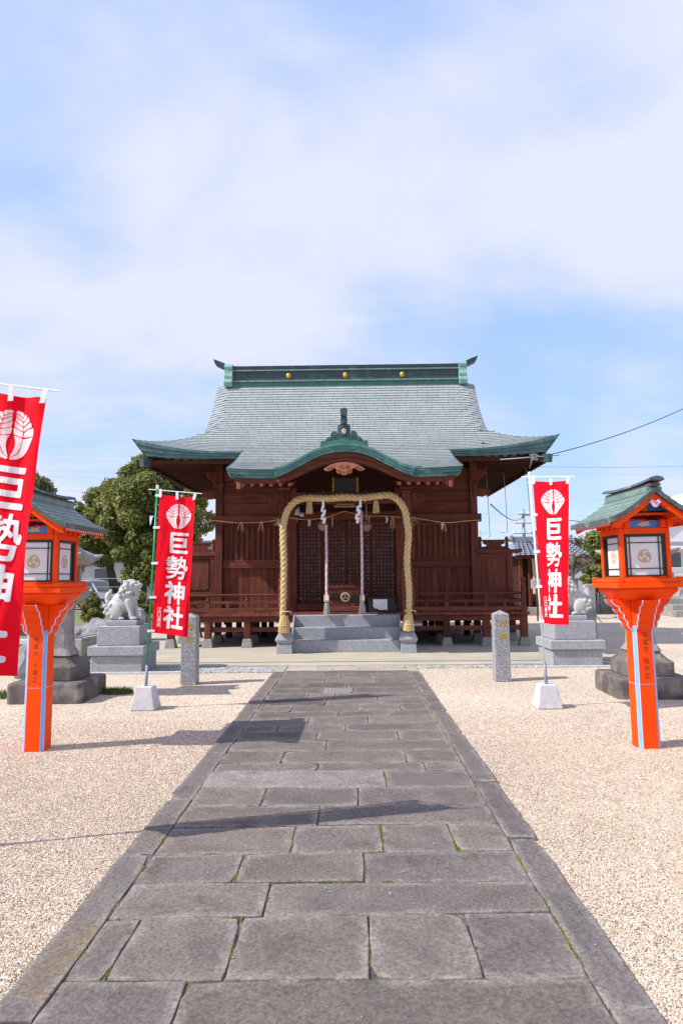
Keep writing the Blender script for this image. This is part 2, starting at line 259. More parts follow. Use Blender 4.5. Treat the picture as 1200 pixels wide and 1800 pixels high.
# gravel ground: stones of a centimetre, warm beige with grey and white ones among them
def gravelmat(name, cols, scale, bump=0.8):
    m, t, b = newmat(name); n = t.nodes; l = t.links
    tcn = n.new('ShaderNodeTexCoord')
    vo = n.new('ShaderNodeTexVoronoi'); vo.inputs['Scale'].default_value = scale; vo.inputs['Randomness'].default_value = 1
    l.new(tcn.outputs['Object'], vo.inputs['Vector'])
    sp = n.new('ShaderNodeSeparateColor'); l.new(vo.outputs['Color'], sp.inputs[0])
    cr = n.new('ShaderNodeValToRGB'); e = cr.color_ramp; e.interpolation = 'LINEAR'
    while len(e.elements) < len(cols): e.elements.new(0.5)
    for i, (p, c) in enumerate(cols): e.elements[i].position = p; e.elements[i].color = (*c, 1)
    l.new(sp.outputs[0], cr.inputs[0])
    bp = n.new('ShaderNodeBump'); bp.inputs['Strength'].default_value = bump; bp.inputs['Distance'].default_value = 0.012; bp.invert = True
    l.new(vo.outputs['Distance'], bp.inputs['Height'])
    nz = n.new('ShaderNodeTexNoise'); nz.inputs['Scale'].default_value = 0.6; nz.inputs['Detail'].default_value = 5; l.new(tcn.outputs['Object'], nz.inputs['Vector'])
    mr_ = n.new('ShaderNodeMapRange'); mr_.inputs['From Min'].default_value = 0.3; mr_.inputs['From Max'].default_value = 0.7; mr_.inputs['To Min'].default_value = 0.90; mr_.inputs['To Max'].default_value = 1.08
    l.new(nz.outputs['Fac'], mr_.inputs['Value'])
    hs = n.new('ShaderNodeHueSaturation'); l.new(cr.outputs[0], hs.inputs['Color']); l.new(mr_.outputs[0], hs.inputs['Value'])
    l.new(hs.outputs[0], b.inputs['Base Color']); l.new(bp.outputs[0], b.inputs['Normal']); b.inputs['Roughness'].default_value = 0.9; b.inputs['Specular IOR Level'].default_value = 0.2
    return m
GC = [(0.0, (0.15, 0.135, 0.13)), (0.12, (0.34, 0.27, 0.22)), (0.30, (0.56, 0.43, 0.325)), (0.7, (0.635, 0.51, 0.39)), (0.9, (0.69, 0.585, 0.475)), (1.0, (0.75, 0.70, 0.65))]
M['gravel'] = gravelmat('beige_gravel', GC, 70)
M['greygravel'] = gravelmat('grey_gravel', [(0, (0.12, 0.12, 0.125)), (0.4, (0.30, 0.295, 0.29)), (0.75, (0.46, 0.45, 0.44)), (1, (0.66, 0.65, 0.64))], 26, 1.0)
def pebblemat():
    m, t, b = newmat('gravel_pebble'); n = t.nodes; l = t.links
    oi = n.new('ShaderNodeObjectInfo'); cr = n.new('ShaderNodeValToRGB'); e = cr.color_ramp
    while len(e.elements) < len(GC): e.elements.new(0.5)
    for i, (p, c) in enumerate(GC): e.elements[i].position = p; e.elements[i].color = (*c, 1)
    ge = n.new('ShaderNodeNewGeometry'); nz = n.new('ShaderNodeTexNoise'); nz.inputs['Scale'].default_value = 1.1; nz.inputs['Detail'].default_value = 6; l.new(ge.outputs['Position'], nz.inputs['Vector'])
    mr_ = n.new('ShaderNodeMapRange'); mr_.inputs['From Min'].default_value = 0.3; mr_.inputs['From Max'].default_value = 0.7; mr_.inputs['To Min'].default_value = 0.86; mr_.inputs['To Max'].default_value = 1.1; l.new(nz.outputs['Fac'], mr_.inputs['Value'])
    hs = n.new('ShaderNodeHueSaturation'); l.new(cr.outputs[0], hs.inputs['Color']); l.new(mr_.outputs[0], hs.inputs['Value'])
    l.new(oi.outputs['Random'], cr.inputs[0]); l.new(hs.outputs[0], b.inputs['Base Color']); b.inputs['Roughness'].default_value = 0.85; b.inputs['Specular IOR Level'].default_value = 0.25
    return m
M['pebble'] = pebblemat()

# ------------------------------------------------------------------ mesh helpers
class MB:
    def __init__(s, off=(0, 0, 0)): s.v = []; s.f = []; s.o = off
    def add(s, vs, fs):
        b = len(s.v); o = s.o
        s.v += [(x + o[0], y + o[1], z + o[2]) for x, y, z in vs]; s.f += [tuple(i + b for i in f) for f in fs]; return s
    def box(s, x0, x1, y0, y1, z0, z1):
        return s.add([(x0, y0, z0), (x1, y0, z0), (x1, y1, z0), (x0, y1, z0), (x0, y0, z1), (x1, y0, z1), (x1, y1, z1), (x0, y1, z1)],
                     [(0, 3, 2, 1), (4, 5, 6, 7), (0, 1, 5, 4), (1, 2, 6, 5), (2, 3, 7, 6), (3, 0, 4, 7)])
    def loft(s, rings, cap=True, close=True):
        n = len(rings[0]); vs = [p for r in rings for p in r]; fs = []
        for i in range(len(rings) - 1):
            for j in range(n if close else n - 1):
                k = (j + 1) % n; fs.append((i * n + j, i * n + k, (i + 1) * n + k, (i + 1) * n + j))
        if cap and close: fs += [tuple(range(n))[::-1], tuple((len(rings) - 1) * n + j for j in range(n))]
        return s.add(vs, fs)
    def prism(s, pts, a, b, ax='y'):
        f = {'y': lambda p, t: (p[0], t, p[1]), 'x': lambda p, t: (t, p[0], p[1]), 'z': lambda p, t: (p[0], p[1], t)}[ax]
        return s.loft([[f(p, a) for p in pts], [f(p, b) for p in pts]])
    def frust(s, x, y, z0, z1, h0, h1, k0=None, k1=None):
        k0 = h0 if k0 is None else k0; k1 = h1 if k1 is None else k1
        sq = lambda h, k, z: [(x - h, y - k, z), (x + h, y - k, z), (x + h, y + k, z), (x - h, y + k, z)]
        return s.loft([sq(h0, k0, z0), sq(h1, k1, z1)])
    def sqlathe(s, x, y, prof, ch=0.0):
        def ring(h, z):
            c = ch * h
            if not ch: return [(x - h, y - h, z), (x + h, y - h, z), (x + h, y + h, z), (x - h, y + h, z)]
            return [(x + a, y + b, z) for a, b in ((-h + c, -h), (h - c, -h), (h, -h + c), (h, h - c), (h - c, h), (-h + c, h), (-h, h - c), (-h, -h + c))]
        return s.loft([ring(h, z) for h, z in prof])
    def lathe(s, x, y, prof, n=14):
        return s.loft([[(x + r * math.cos(2 * PI * j / n), y + r * math.sin(2 * PI * j / n), z) for j in range(n)] for r, z in prof])
    def tube(s, pts, r, n=6, cap=True):
        P = [Vector(p) for p in pts]; rs = r if isinstance(r, (list, tuple)) else [r] * len(P); rings = []
        up = Vector((0, 0, 1)); t0 = (P[1] - P[0]).normalized()
        u = t0.cross(up) if abs(t0.z) < 0.95 else t0.cross(Vector((0, 1, 0))); u.normalize()
        for i, p in enumerate(P):
            t = (P[min(i + 1, len(P) - 1)] - P[max(i - 1, 0)]).normalized()
            u = (u - t * u.dot(t)).normalized(); v = t.cross(u)
            rings.append([tuple(p + (u * math.cos(2 * PI * j / n) + v * math.sin(2 * PI * j / n)) * rs[i]) for j in range(n)])
        return s.loft(rings, cap)
    def build(s, name, m, parent=None, smooth=False, bevel=0.0, seg=1, fix=True):
        me = bpy.data.meshes.new(name); me.from_pydata(s.v, [], s.f)
        if fix:
            bm = bmesh.new(); bm.from_mesh(me); bmesh.ops.recalc_face_normals(bm, faces=bm.faces[:]); bm.to_mesh(me); bm.free()
        return link(name, me, m, parent, smooth, bevel, seg)
def link(name, me, m, parent=None, smooth=False, bevel=0.0, seg=1):
    o = bpy.data.objects.new(name, me); COL.objects.link(o)
    if m is not None and not me.materials: me.materials.append(M[m] if isinstance(m, str) else m)
    if smooth: me.polygons.foreach_set('use_smooth', [True] * len(me.polygons))
    if parent is not None:
        o.parent = parent
        if parent.parent is None and parent.type == 'EMPTY': o.location = -parent.location
        elif parent.parent is None: o.location = -parent.location
    if bevel:
        b = o.modifiers.new('bevel', 'BEVEL'); b.width = bevel; b.segments = seg; b.limit_method = 'ANGLE'; b.angle_limit = R(35)
    return o
def thing(name, label, cat, loc=(0, 0, 0), group=None):
    o = bpy.data.objects.new(name, None); COL.objects.link(o); o.location = loc; o.empty_display_size = 0.1
    return tag(o, label, cat, group)
def tag(o, label=None, cat=None, group=None, kind=None):
    if label: o['label'] = label
    if cat: o['category'] = cat
    if group: o['group'] = group
    if kind: o['kind'] = kind
    return o
def dup(root, loc, rz=0.0, label=None, group=None, mirror=False):
    def cp(o, par):
        c = o.copy(); COL.objects.link(c); c.parent = par
        for ch in o.children: cp(ch, c)
        return c
    r = cp(root, None); r.location = loc; r.rotation_euler.z = rz
    if label: r['label'] = label
    if group: r['group'] = group
    return r
def inst(src, parent, loc, rz=0.0, name=None, rot=None):
    o = bpy.data.objects.new(name or src.name.split('.')[0], src.data); COL.objects.link(o); o.parent = parent
    for md in src.modifiers:
        b = o.modifiers.new(md.name, md.type)
        if md.type == 'BEVEL': b.width = md.width; b.segments = md.segments; b.limit_method = md.limit_method; b.angle_limit = md.angle_limit
    base = -parent.location if parent.parent is None else Vector((0, 0, 0))
    o.location = base + Vector(loc); o.rotation_euler = rot if rot else (0, 0, rz); return o
def setvar(me, lo, hi, per=1):
    """per-face random 'var' attribute (shared by runs of per faces)"""
    n = len(me.polygons); a = me.attributes.new('var', 'FLOAT', 'FACE')
    v = rng.uniform(lo, hi, n // per + 1).repeat(per)[:n].astype(np.float32); a.data.foreach_set('value', v)
def cr(xs, ys):
    """smooth interpolation through a table (cubic Hermite)"""
    xs = np.array(xs, float); ys = np.array(ys, float)
    if xs[0] > xs[-1]: xs = xs[::-1]; ys = ys[::-1]
    d = np.gradient(ys, xs)
    def f(x):
        x = min(max(x, xs[0]), xs[-1]); i = min(int(np.searchsorted(xs, x, 'right')) - 1, len(xs) - 2); h = xs[i + 1] - xs[i]; t = (x - xs[i]) / h
        return float((2 * t**3 - 3 * t**2 + 1) * ys[i] + (t**3 - 2 * t**2 + t) * h * d[i] + (-2 * t**3 + 3 * t**2) * ys[i + 1] + (t**3 - t**2) * h * d[i + 1])
    return f
_gl = {}
def glyph(ch, off=0.02):
    k = (ch, off)
    if k not in _gl:
        c = bpy.data.curves.new('g', 'FONT'); c.body = ch; c.fill_mode = 'FRONT'; c.offset = off; c.resolution_u = 3
        o = bpy.data.objects.new('g', c); COL.objects.link(o)
        me = bpy.data.meshes.new_from_object(o.evaluated_get(bpy.context.evaluated_depsgraph_get()))
        vs = [(v.co.x - 0.5, v.co.y - 0.38) for v in me.vertices]; fs = [tuple(p.vertices) for p in me.polygons]
        bpy.data.objects.remove(o); bpy.data.curves.remove(c); bpy.data.meshes.remove(me); _gl[k] = (vs, fs)
    return _gl[k]
def flatmesh(name, vs2, fs, f, m, parent, cuts=None, lift=False):
    """2-D faces sent through f(x, y) -> 3-D; cut into strips first so that they follow a wavy sheet"""
    bm = bmesh.new(); bv = [bm.verts.new((p[0], p[1], p[2] if len(p) > 2 else 0)) for p in vs2]
    for q in fs:
        try: bm.faces.new([bv[i] for i in q])
        except ValueError: pass
    if cuts:
        for n, ts in (((1, 0, 0), cuts[0]), ((0, 1, 0), cuts[1])):
            for t in ts:
                g = bm.verts[:] + bm.edges[:] + bm.faces[:]
                bmesh.ops.bisect_plane(bm, geom=g, plane_co=(n[0] * t, n[1] * t, 0), plane_no=n)
    for v in bm.verts: v.co = f(v.co.x, v.co.y, v.co.z) if lift else f(v.co.x, v.co.y)
    me = bpy.data.meshes.new(name); bm.to_mesh(me); bm.free()
    return link(name, me, m, parent)
def bold(ch, r, n=8):
    """brush-thick glyph: shifted copies stacked a hair apart"""
    vs, fs = glyph(ch, 0.0); V = []; F = []
    for k in range(n):
        b = len(V); dx, dy = r * math.cos(2 * PI * k / n), r * 0.9 * math.sin(2 * PI * k / n); V += [(x + dx, y + dy, 0.00025 * k) for x, y in vs]; F += [tuple(i + b for i in f) for f in fs]
    return V, F
def polymesh2d(polys):
    vs = []; fs = []
    for p in polys:
        b = len(vs); vs += p; fs.append(tuple(range(b, b + len(p))))
    return vs, fs
def tomoe_polys():
    out = []
    for k in range(3):
        a0 = 2 * PI * k / 3 + 0.5; P = []; pol = lambda r, a: (r * math.cos(a), r * math.sin(a))
        for j in range(15):
            t = j / 14; P.append(pol(0.83 + 0.10 * min(1, 2 * t), a0 + 2.05 * t))
        for j in range(13, 3, -1):
            t = j / 14; P.append(pol(0.83 + 0.10 * min(1, 2 * t) - 0.56 * (1 - t) ** 1.1 - 0.008, a0 + 2.05 * t))
        hx, hy = pol(0.47, a0)
        for j in range(13):
            p = a0 + R(95 + 250 * j / 12); P.append((hx + 0.36 * math.cos(p), hy + 0.36 * math.sin(p)))
        out.append(P)
    return out
for _c, _o in [(c, 0.0) for c in '巨勢神社江口貞夫奉納献平成八年十月建之嘉守田中正'] + [(c, 0.012) for c in '奉納']:
    glyph(_c, _o)

# ================================================================== GROUND, PATH, APRON
def structure(name, mb, m, **k):
    o = mb.build(name, m, **k); tag(o, kind='structure'); return o
g_ = MB(); g_.add([(-400, -60, -0.022), (400, -60, -0.022), (400, 900, -0.022), (-400, 900, -0.022)], [(0, 1, 2, 3)])
ground = structure('ground', g_, 'gravel', fix=False)

ROWS = [(2.335, 2.342), (2.873, 2.9), (3.374, 3.445), (3.752, 3.776), (4.13, 4.174), (4.556, 4.628), (4.961, 4.985), (5.376, 5.39), (5.836, 5.836), (6.061, 6.098), (6.486, 6.528), (6.882, 6.906), (7.277, 7.332), (7.549, 7.711), (7.965, 8.099), (8.293, 8.44), (8.724, 8.83), (9.162, 9.346), (9.6, 9.709), (10.032, 10.154), (10.562, 10.586), (11.12, 11.119), (11.537, 11.573), (11.952, 11.92), (12.321, 12.214), (12.634, 12.603)]
JNT = [[-0.672], [-1.008, -0.531, 0.058, 0.512], [-0.443], [-0.64, 0.047], [-0.376, 0.167, 0.598], [-0.241], [-0.666, 0.026], [0.247], [-0.307, 0.595], [-0.639, 0.458], [-0.267], [-0.371, 0.447], [-0.811, -0.09], [-0.501, 0.161], [-0.18, 0.432], [-0.75, 0.054, 0.574], [-0.358, 0.318], [-0.611, -0.251], [-0.431, -0.008], [-0.747, -0.093], [-0.443, 0.349], [-0.202, 0.273], [-0.47, 0.428], [-0.364, 0.113], [-0.618, 0.552]]
PXL, PXR, PXL0, PXR0 = -1.175, 0.93, -1.362, 1.112
path = bpy.data.objects.new('path', None); COL.objects.link(path); tag(path, kind='structure')
bed = MB().add([(PXL0 + 0.02, -1.5, -0.009), (PXR0 - 0.02, -1.5, -0.009), (PXR0 - 0.02, 12.6, -0.009), (PXL0 + 0.02, 12.6, -0.009)], [(0, 1, 2, 3)]).build('joint_bed', 'soil', path, fix=False)
def slab(poly, m, top=0.0, name='slab', jit=0.005, cham=0.0048):
    """worn flagstone: jittered outline, rounded rim, slightly uneven top"""
    n = len(poly); out = []
    for i in range(n):
        a = Vector(poly[i]); b = Vector(poly[(i + 1) % n]); ln = (b - a).length; k = max(2, min(9, int(ln / 0.10)))
        nrm = Vector((-(b - a).y, (b - a).x)).normalized()
        for j in range(k):
            t = j / k; p = a.lerp(b, t); c = random.uniform(-jit, jit) if j else 0
            if j == 0: p = p + ((b - a).normalized() + (Vector(poly[i - 1]) - a).normalized()) * (random.uniform(0.012, 0.03) if random.random() < 0.12 else random.uniform(0.0, 0.004))
            out.append(p + nrm * c)
    ctr = sum(out, Vector((0, 0))) / len(out)
    tx, ty = random.uniform(-0.006, 0.006), random.uniform(-0.006, 0.006)
    zt = lambda p: top + tx * (p.x - ctr.x) + ty * (p.y - ctr.y) + random.uniform(-0.0015, 0.0015)
    def inset(p, d):
        v = ctr - p; return p + Vector((math.copysign(min(d, abs(v.x) * 0.5), v.x), math.copysign(min(d, abs(v.y) * 0.5), v.y)))
    r0 = [(p.x, p.y, -0.035) for p in out]; r1 = [(p.x, p.y, zt(p) - cham * 0.9) for p in out]
    i1 = [inset(p, cham * 0.45) for p in out]; r2 = [(p.x, p.y, zt(p) - cham * 0.25) for p in i1]
    i2 = [inset(p, cham * 1.5) for p in out]; r3 = [(p.x, p.y, zt(p)) for p in i2]
    i4 = [inset(p, random.uniform(0.035, 0.075)) for p in out]; r4 = [(p.x, p.y, zt(p)) for p in i4]
    b = MB(); m_ = len(out)
    b.loft([r0, r1, r2, r3, r4], cap=False); b.add([(ctr.x, ctr.y, top)], []); c = len(b.v) - 1
    b.f += [(4 * m_ + j, 4 * m_ + (j + 1) % m_, c) for j in range(m_)]
    o = b.build(name, m, path, smooth=False, fix=False)
    a_ = o.data.attributes.new('rim', 'FLOAT', 'POINT'); a_.data.foreach_set('value', [1.0] * (4 * m_) + [0.0] * (m_ + 1)); return o
def rowY(i, x):
    a, b = ROWS[i] if i >= 0 else (ROWS[0][0] + 0.55 * i, ROWS[0][1] + 0.55 * i); return a + (b - a) * (x - PXL) / (PXR - PXL)
for i in range(-7, len(ROWS) - 1):
    js = [PXL] + (JNT[i] if i >= 0 else [random.uniform(-0.7, -0.3), random.uniform(0.1, 0.5)]) + [PXR]
    for k in range(len(js) - 1):
        x0, x1 = js[k] + 0.004, js[k + 1] - 0.004; sk = random.uniform(-0.012, 0.012)
        gp = random.uniform(0.001, 0.006)
        poly = [(x0, rowY(i, x0) + gp), (x1, rowY(i, x1) + gp), (x1 + sk * 0.3, rowY(i + 1, x1) - gp), (x0 + sk * 0.3, rowY(i + 1, x0) - gp)]
        m = 'slab'
        if i == 7 and k == 0: m = 'slab_pale'
        if i >= 23: m = 'slab_sand'
        if i == 18 and k == 1: m = 'slab_pale'
        slab(poly, m, top=random.uniform(-0.003, 0.004))
for x0, x1, js in ((PXL0, PXL, [-1.5, 0.4, 1.55, 2.62, 4.139, 5.11, 6.42, 7.75, 8.9, 10.1, 11.0, 11.85, 12.6]), (PXR, PXR0, [-1.5, 0.3, 1.4, 2.709, 4.365, 5.505, 7.2, 8.35, 9.45, 10.5, 11.75, 12.58])):
    for a, b in zip(js, js[1:]):
        slab([(x0 + 0.003, a + 0.003), (x1 - 0.003, a + 0.003), (x1 - 0.003, b - 0.003), (x0 + 0.003, b - 0.003)], 'slab_sand' if a > 11.5 else 'slab_kerb', top=random.uniform(-0.002, 0.006), name='edge_slab', jit=0.006)

# concrete apron round the hall with a low front kerb, gutter of grey gravel in front
ap = MB().box(-5.3, 5.0, 13.0, 24.5, -0.03, 0.04); apron = structure('apron', ap, 'apron', bevel=0.01)
lip = structure('apron_kerb', MB().box(-5.3, 5.0, 12.64, 12.992, -0.03, 0.012), 'apron', bevel=0.008)
gut = structure('gutter_gravel', MB().box(-5.3, PXL0 - 0.01, 11.86, 12.63, -0.03, -0.012), 'greygravel')
structure('gutter_gravel', MB().box(PXR0 + 0.01, 5.2, 12.30, 12.63, -0.03, -0.012), 'greygravel')
ck_ = structure('kerb', MB().box(-7.5, -2.75, 11.78, 11.85, -0.03, 0.018), 'concrete', bevel=0.006)
tag(MB().box(3.2, 4.75, 12.235, 12.295, -0.03, 0.016).build('kerb', 'concrete', bevel=0.006), kind='structure')

# loose stones of the gravel, and larger ones in the gutter: far too many to count
def pebble_field(name, label, rects, dens, size, mat_, seed, squash=0.6, far=None):
    src = bpy.data.meshes.new('pebble_shape'); bm = bmesh.new(); bmesh.ops.create_icosphere(bm, subdivisions=1, radius=0.5)
    for v in bm.verts:
        v.co *= 1 + 0.22 * mnoise.noise(v.co * 2.3 + Vector((seed, 0, 0))); v.co.z *= squash
    bm.to_mesh(src); bm.free(); src.materials.append(mat_); src.polygons.foreach_set('use_smooth', [True] * len(src.polygons))
    so_ = bpy.data.objects.new('pebble_shape', src)           # used as an instance shape only, never linked
    me = bpy.data.meshes.new(name); vs = []; fs = []
    for x0, x1, y0, y1 in rects:
        ny = max(1, int((y1 - y0) / 0.5)); 
        for j in range(ny):
            a, b = y0 + (y1 - y0) * j / ny, y0 + (y1 - y0) * (j + 1) / ny; k = len(vs)
            nxx = max(1, int((x1 - x0) / 0.5)) if far else 1
            for q in range(nxx):
                xa, xb = x0 + (x1 - x0) * q / nxx, x0 + (x1 - x0) * (q + 1) / nxx; k = len(vs)
                vs += [(xa, a, -0.02), (xb, a, -0.02), (xb, b, -0.02), (xa, b, -0.02)]; fs.append((k, k + 1, k + 2, k + 3))
    me.from_pydata(vs, [], fs); at = me.attributes.new('dens', 'FLOAT', 'FACE')
    dv = []
    for f in me.polygons:
        y = f.center.y; dv.append(dens * (1.0 if far is None else max(0.0, min(1.0, (far[1] - y) / (far[1] - far[0]))) * max(0.0, min(1.0, (4.9 - abs(f.center.x)) / 1.9))))
    at.data.foreach_set('value', dv)
    o = bpy.data.objects.new(name, me); COL.objects.link(o); tag(o, label, None, None, 'stuff')
    ng = bpy.data.node_groups.new(name, 'GeometryNodeTree'); ng.interface.new_socket('Geometry', in_out='INPUT', socket_type='NodeSocketGeometry'); ng.interface.new_socket('Geometry', in_out='OUTPUT', socket_type='NodeSocketGeometry')
    n = ng.nodes; l = ng.links; gi = n.new('NodeGroupInput'); go = n.new('NodeGroupOutput')
    dp = n.new('GeometryNodeDistributePointsOnFaces'); na = n.new('GeometryNodeInputNamedAttribute'); na.data_type = 'FLOAT'; na.inputs['Name'].default_value = 'dens'
    l.new(gi.outputs[0], dp.inputs['Mesh']); l.new(na.outputs['Attribute'], dp.inputs['Density']); dp.inputs['Seed'].default_value = seed
    ob = n.new('GeometryNodeObjectInfo'); ob.inputs['Object'].default_value = so_
    ip = n.new('GeometryNodeInstanceOnPoints'); l.new(dp.outputs['Points'], ip.inputs['Points']); l.new(ob.outputs['Geometry'], ip.inputs['Instance'])
    rr = n.new('FunctionNodeRandomValue'); rr.data_type = 'FLOAT_VECTOR'; rr.inputs['Min'].default_value = (-0.5, -0.5, 0); rr.inputs['Max'].default_value = (0.5, 0.5, 6.28)
    l.new(rr.outputs['Value'], ip.inputs['Rotation'])
    rs = n.new('FunctionNodeRandomValue'); rs.data_type = 'FLOAT_VECTOR'; rs.inputs['Min'].default_value = (size[0],) * 3; rs.inputs['Max'].default_value = (size[1], size[1] * 0.8, size[1] * 0.9); rs.inputs['Seed'].default_value = 5
    l.new(rs.outputs['Value'], ip.inputs['Scale'])
    l.new(ip.outputs[0], go.inputs[0])
    md = o.modifiers.new('scatter', 'NODES'); md.node_group = ng
    return o
pebble_field('gravel', 'beige pea gravel lying loose on both sides of the path', [(-4.9, PXL0 - 0.005, 1.2, 8.5), (PXR0 + 0.005, 4.9, 1.2, 8.5)], 13000, (0.005, 0.012), M['pebble'], 3, far=(4.2, 8.5))
pebble_field('gutter_pebbles', 'pale grey pebbles lying in the gutter before the apron', [(-5.2, PXL0 - 0.03, 11.9, 12.6), (PXR0 + 0.03, 5.1, 12.33, 12.6)], 900, (0.02, 0.055), mat('gutter_pebble', (0.45, 0.44, 0.43), (0.25, 0.25, 0.25), scale=0.1, pv=0.45, rough=0.9), 9)
# crumbs of gravel kicked onto the slabs
mb = MB()
for _ in range(70):
    x, y = random.uniform(PXL0, PXR0), random.choice([random.uniform(2.4, 6), random.uniform(3, 12.4)]); r = random.uniform(0.003, 0.006)
    mb.add([(x - r, y, 0.003 + r * 0.5), (x + r, y + r * 0.3, 0.003 + r * 0.4), (x, y - r, 0.003 + r * 0.5), (x, y + r, 0.003 + r * 0.5), (x, y, 0.003 + r * 1.2), (x, y, 0.001)], [(0, 2, 4), (2, 1, 4), (1, 3, 4), (3, 0, 4), (2, 0, 5), (1, 2, 5), (3, 1, 5), (0, 3, 5)])
tag(mb.build('stray_pebbles', mat('stray_pebble', (0.62, 0.55, 0.47), (0.5, 0.44, 0.38), rough=0.9)), 'stray pale pebbles scattered over the grey path slabs', None, None, 'stuff')

# moss and grit packed in the joints of the near rows
mb = MB()
def blob(x, y, z, r, h):
    mb.add([(x - r, y, z), (x, y - r, z), (x + r, y, z), (x, y + r, z), (x + r * 0.2, y - r * 0.1, z + h)], [(0, 1, 4), (1, 2, 4), (2, 3, 4), (3, 0, 4)])
for i in range(0, 12):
    spans = [((x, rowY(i, x)), (x, rowY(i + 1, x))) for x in JNT[i]] + [((PXL, rowY(i, PXL)), (PXL, rowY(i + 1, PXL))), ((PXR, rowY(i, PXR)), (PXR, rowY(i + 1, PXR)))]
    for k in range(3): a = random.uniform(PXL, PXR - 0.25); spans.append(((a, rowY(i, a)), (a + random.uniform(0.05, 0.3), rowY(i, a))))
    for (ax, ay), (bx_, by_) in spans:
        t0 = random.uniform(0, 0.5); t1 = t0 + random.uniform(0.15, 0.5) * (1.5 if random.random() < 0.4 else 0.7)
        for _ in range(int(130 * (t1 - t0))):
            t = min(1, random.uniform(t0, t1)); blob(ax + (bx_ - ax) * t + random.gauss(0, 0.004), ay + (by_ - ay) * t + random.gauss(0, 0.003), -0.008, random.uniform(0.005, 0.011), random.uniform(0.008, 0.013))
o = mb.build('moss_clumps', mat('joint_moss', (0.17, 0.15, 0.03), (0.08, 0.09, 0.02), scale=9, rough=1.0), fix=False); tag(o, 'olive moss growing in the joints between the path slabs', None, None, 'stuff')

# ================================================================== SHRINE HALL
XC = -0.135                                   # the axis of hall and path
hall = thing('shrine_hall', 'red-brown timber shrine hall with grey-green copper roof behind the stone steps', 'shrine', (XC, 16.6, 0))
O = (XC, 0, 0)
RY, EY, KY = 18.6, 15.0, 13.2                 # ridge, main eave, porch eave
prof = cr([18.6, 17.6, 16.5, 15.6, 15.0, 14.2, 13.2], [6.98, 6.05, 5.22, 4.67, 4.39, 4.04, 3.70])
Wt = cr([15.0, 15.3, 15.6, 15.85, 16.05, 16.25, 16.5, 17.0, 17.8, 18.6], [4.76, 4.53, 4.27, 4.0, 3.78, 3.60, 3.50, 3.49, 3.52, 3.57])
Ue = lambda Y: float(np.interp(Y, [15.0, 15.3, 15.6, 15.85, 16.1, 18.6], [0.315, 0.20, 0.11, 0.045, 0.0, 0.0]))
KW = 2.30
zkf = cr([0, 0.25, 0.5, 0.833, 1.168, 1.37, 1.55], [4.178, 4.155, 4.085, 3.915, 3.748, 3.70, 3.70])
zk = lambda x: zkf(abs(x))
def zup(X, Y):
    if Y < EY - 1e-6:
        return 0.035 * max(0, (abs(X) - 1.5) / 0.8) ** 2 * (EY - Y) / 1.8
    W = Wt(Y); a = abs(X)
    u = Ue(Y) * max(0.0, (a - 2.2) / (W - 2.2)) ** 2.4
    if Y > 16.3: u -= 0.10 * max(0.0, (a - (W - 0.4)) / 0.4) ** 2
    return u
S = lambda X, Y: prof(Y) + zup(X, Y)

# course lines from ridge to porch eave by arc length
ys = np.linspace(RY - 0.05, KY, 600); zs = np.array([prof(y) for y in ys]); arc = np.concatenate([[0], np.cumsum(np.hypot(np.diff(ys), np.diff(zs)))])
sE = float(np.interp(-EY, -ys, arc)); nm = 31; nk = 13
rows = [float(np.interp(sE * i / nm, arc, ys)) for i in range(nm + 1)] + [float(np.interp(sE + (arc[-1] - sE) * i / nk, arc, ys)) for i in range(1, nk + 1)]
# dark base sheet under the shingles: front, back, sides (one closed roof body)
mb = MB(O); nx = 24
def sheet(Yl, hw, dz, mirror=False):
    g = []
    for Y in Yl:
        W = hw(Y); g.append([(-W + 2 * W * j / nx, (2 * RY - Y) if mirror else Y, S(-W + 2 * W * j / nx, Y) + dz) for j in range(nx + 1)])
    mb.loft(g, cap=False, close=False)
Ym = [RY - 0.001] + [y for y in rows[1:nm + 1]]
sheet(Ym, Wt, -0.004); sheet(Ym, Wt, 0.0, True)
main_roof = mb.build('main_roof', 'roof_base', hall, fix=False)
# hipped side skirts and gable ends
for sx in (-1, 1):
    g = []
    for Y in np.linspace(EY, 16.3, 9):
        row = []
        for j in range(13):
            t = j / 12; yy = Y + (2 * RY - 2 * Y) * t; e = abs(2 * t - 1)
            row.append((sx * Wt(Y), yy, prof(Y) + Ue(Y) * e ** 3))
        g.append(row)
    o = MB(O).loft(g, cap=False, close=False).build('side_skirt_roof', 'shingle', main_roof, fix=False); setvar(o.data, 0.95, 1.0)
    pts = [(Y, prof(Y) - 0.16) for Y in np.linspace(16.3, RY, 8)]; pts += [(2 * RY - a, b) for a, b in pts[::-1][1:]]
    MB(O).prism(pts, sx * 3.25, sx * 3.32, 'x').build('gable_board', 'wood', main_roof)

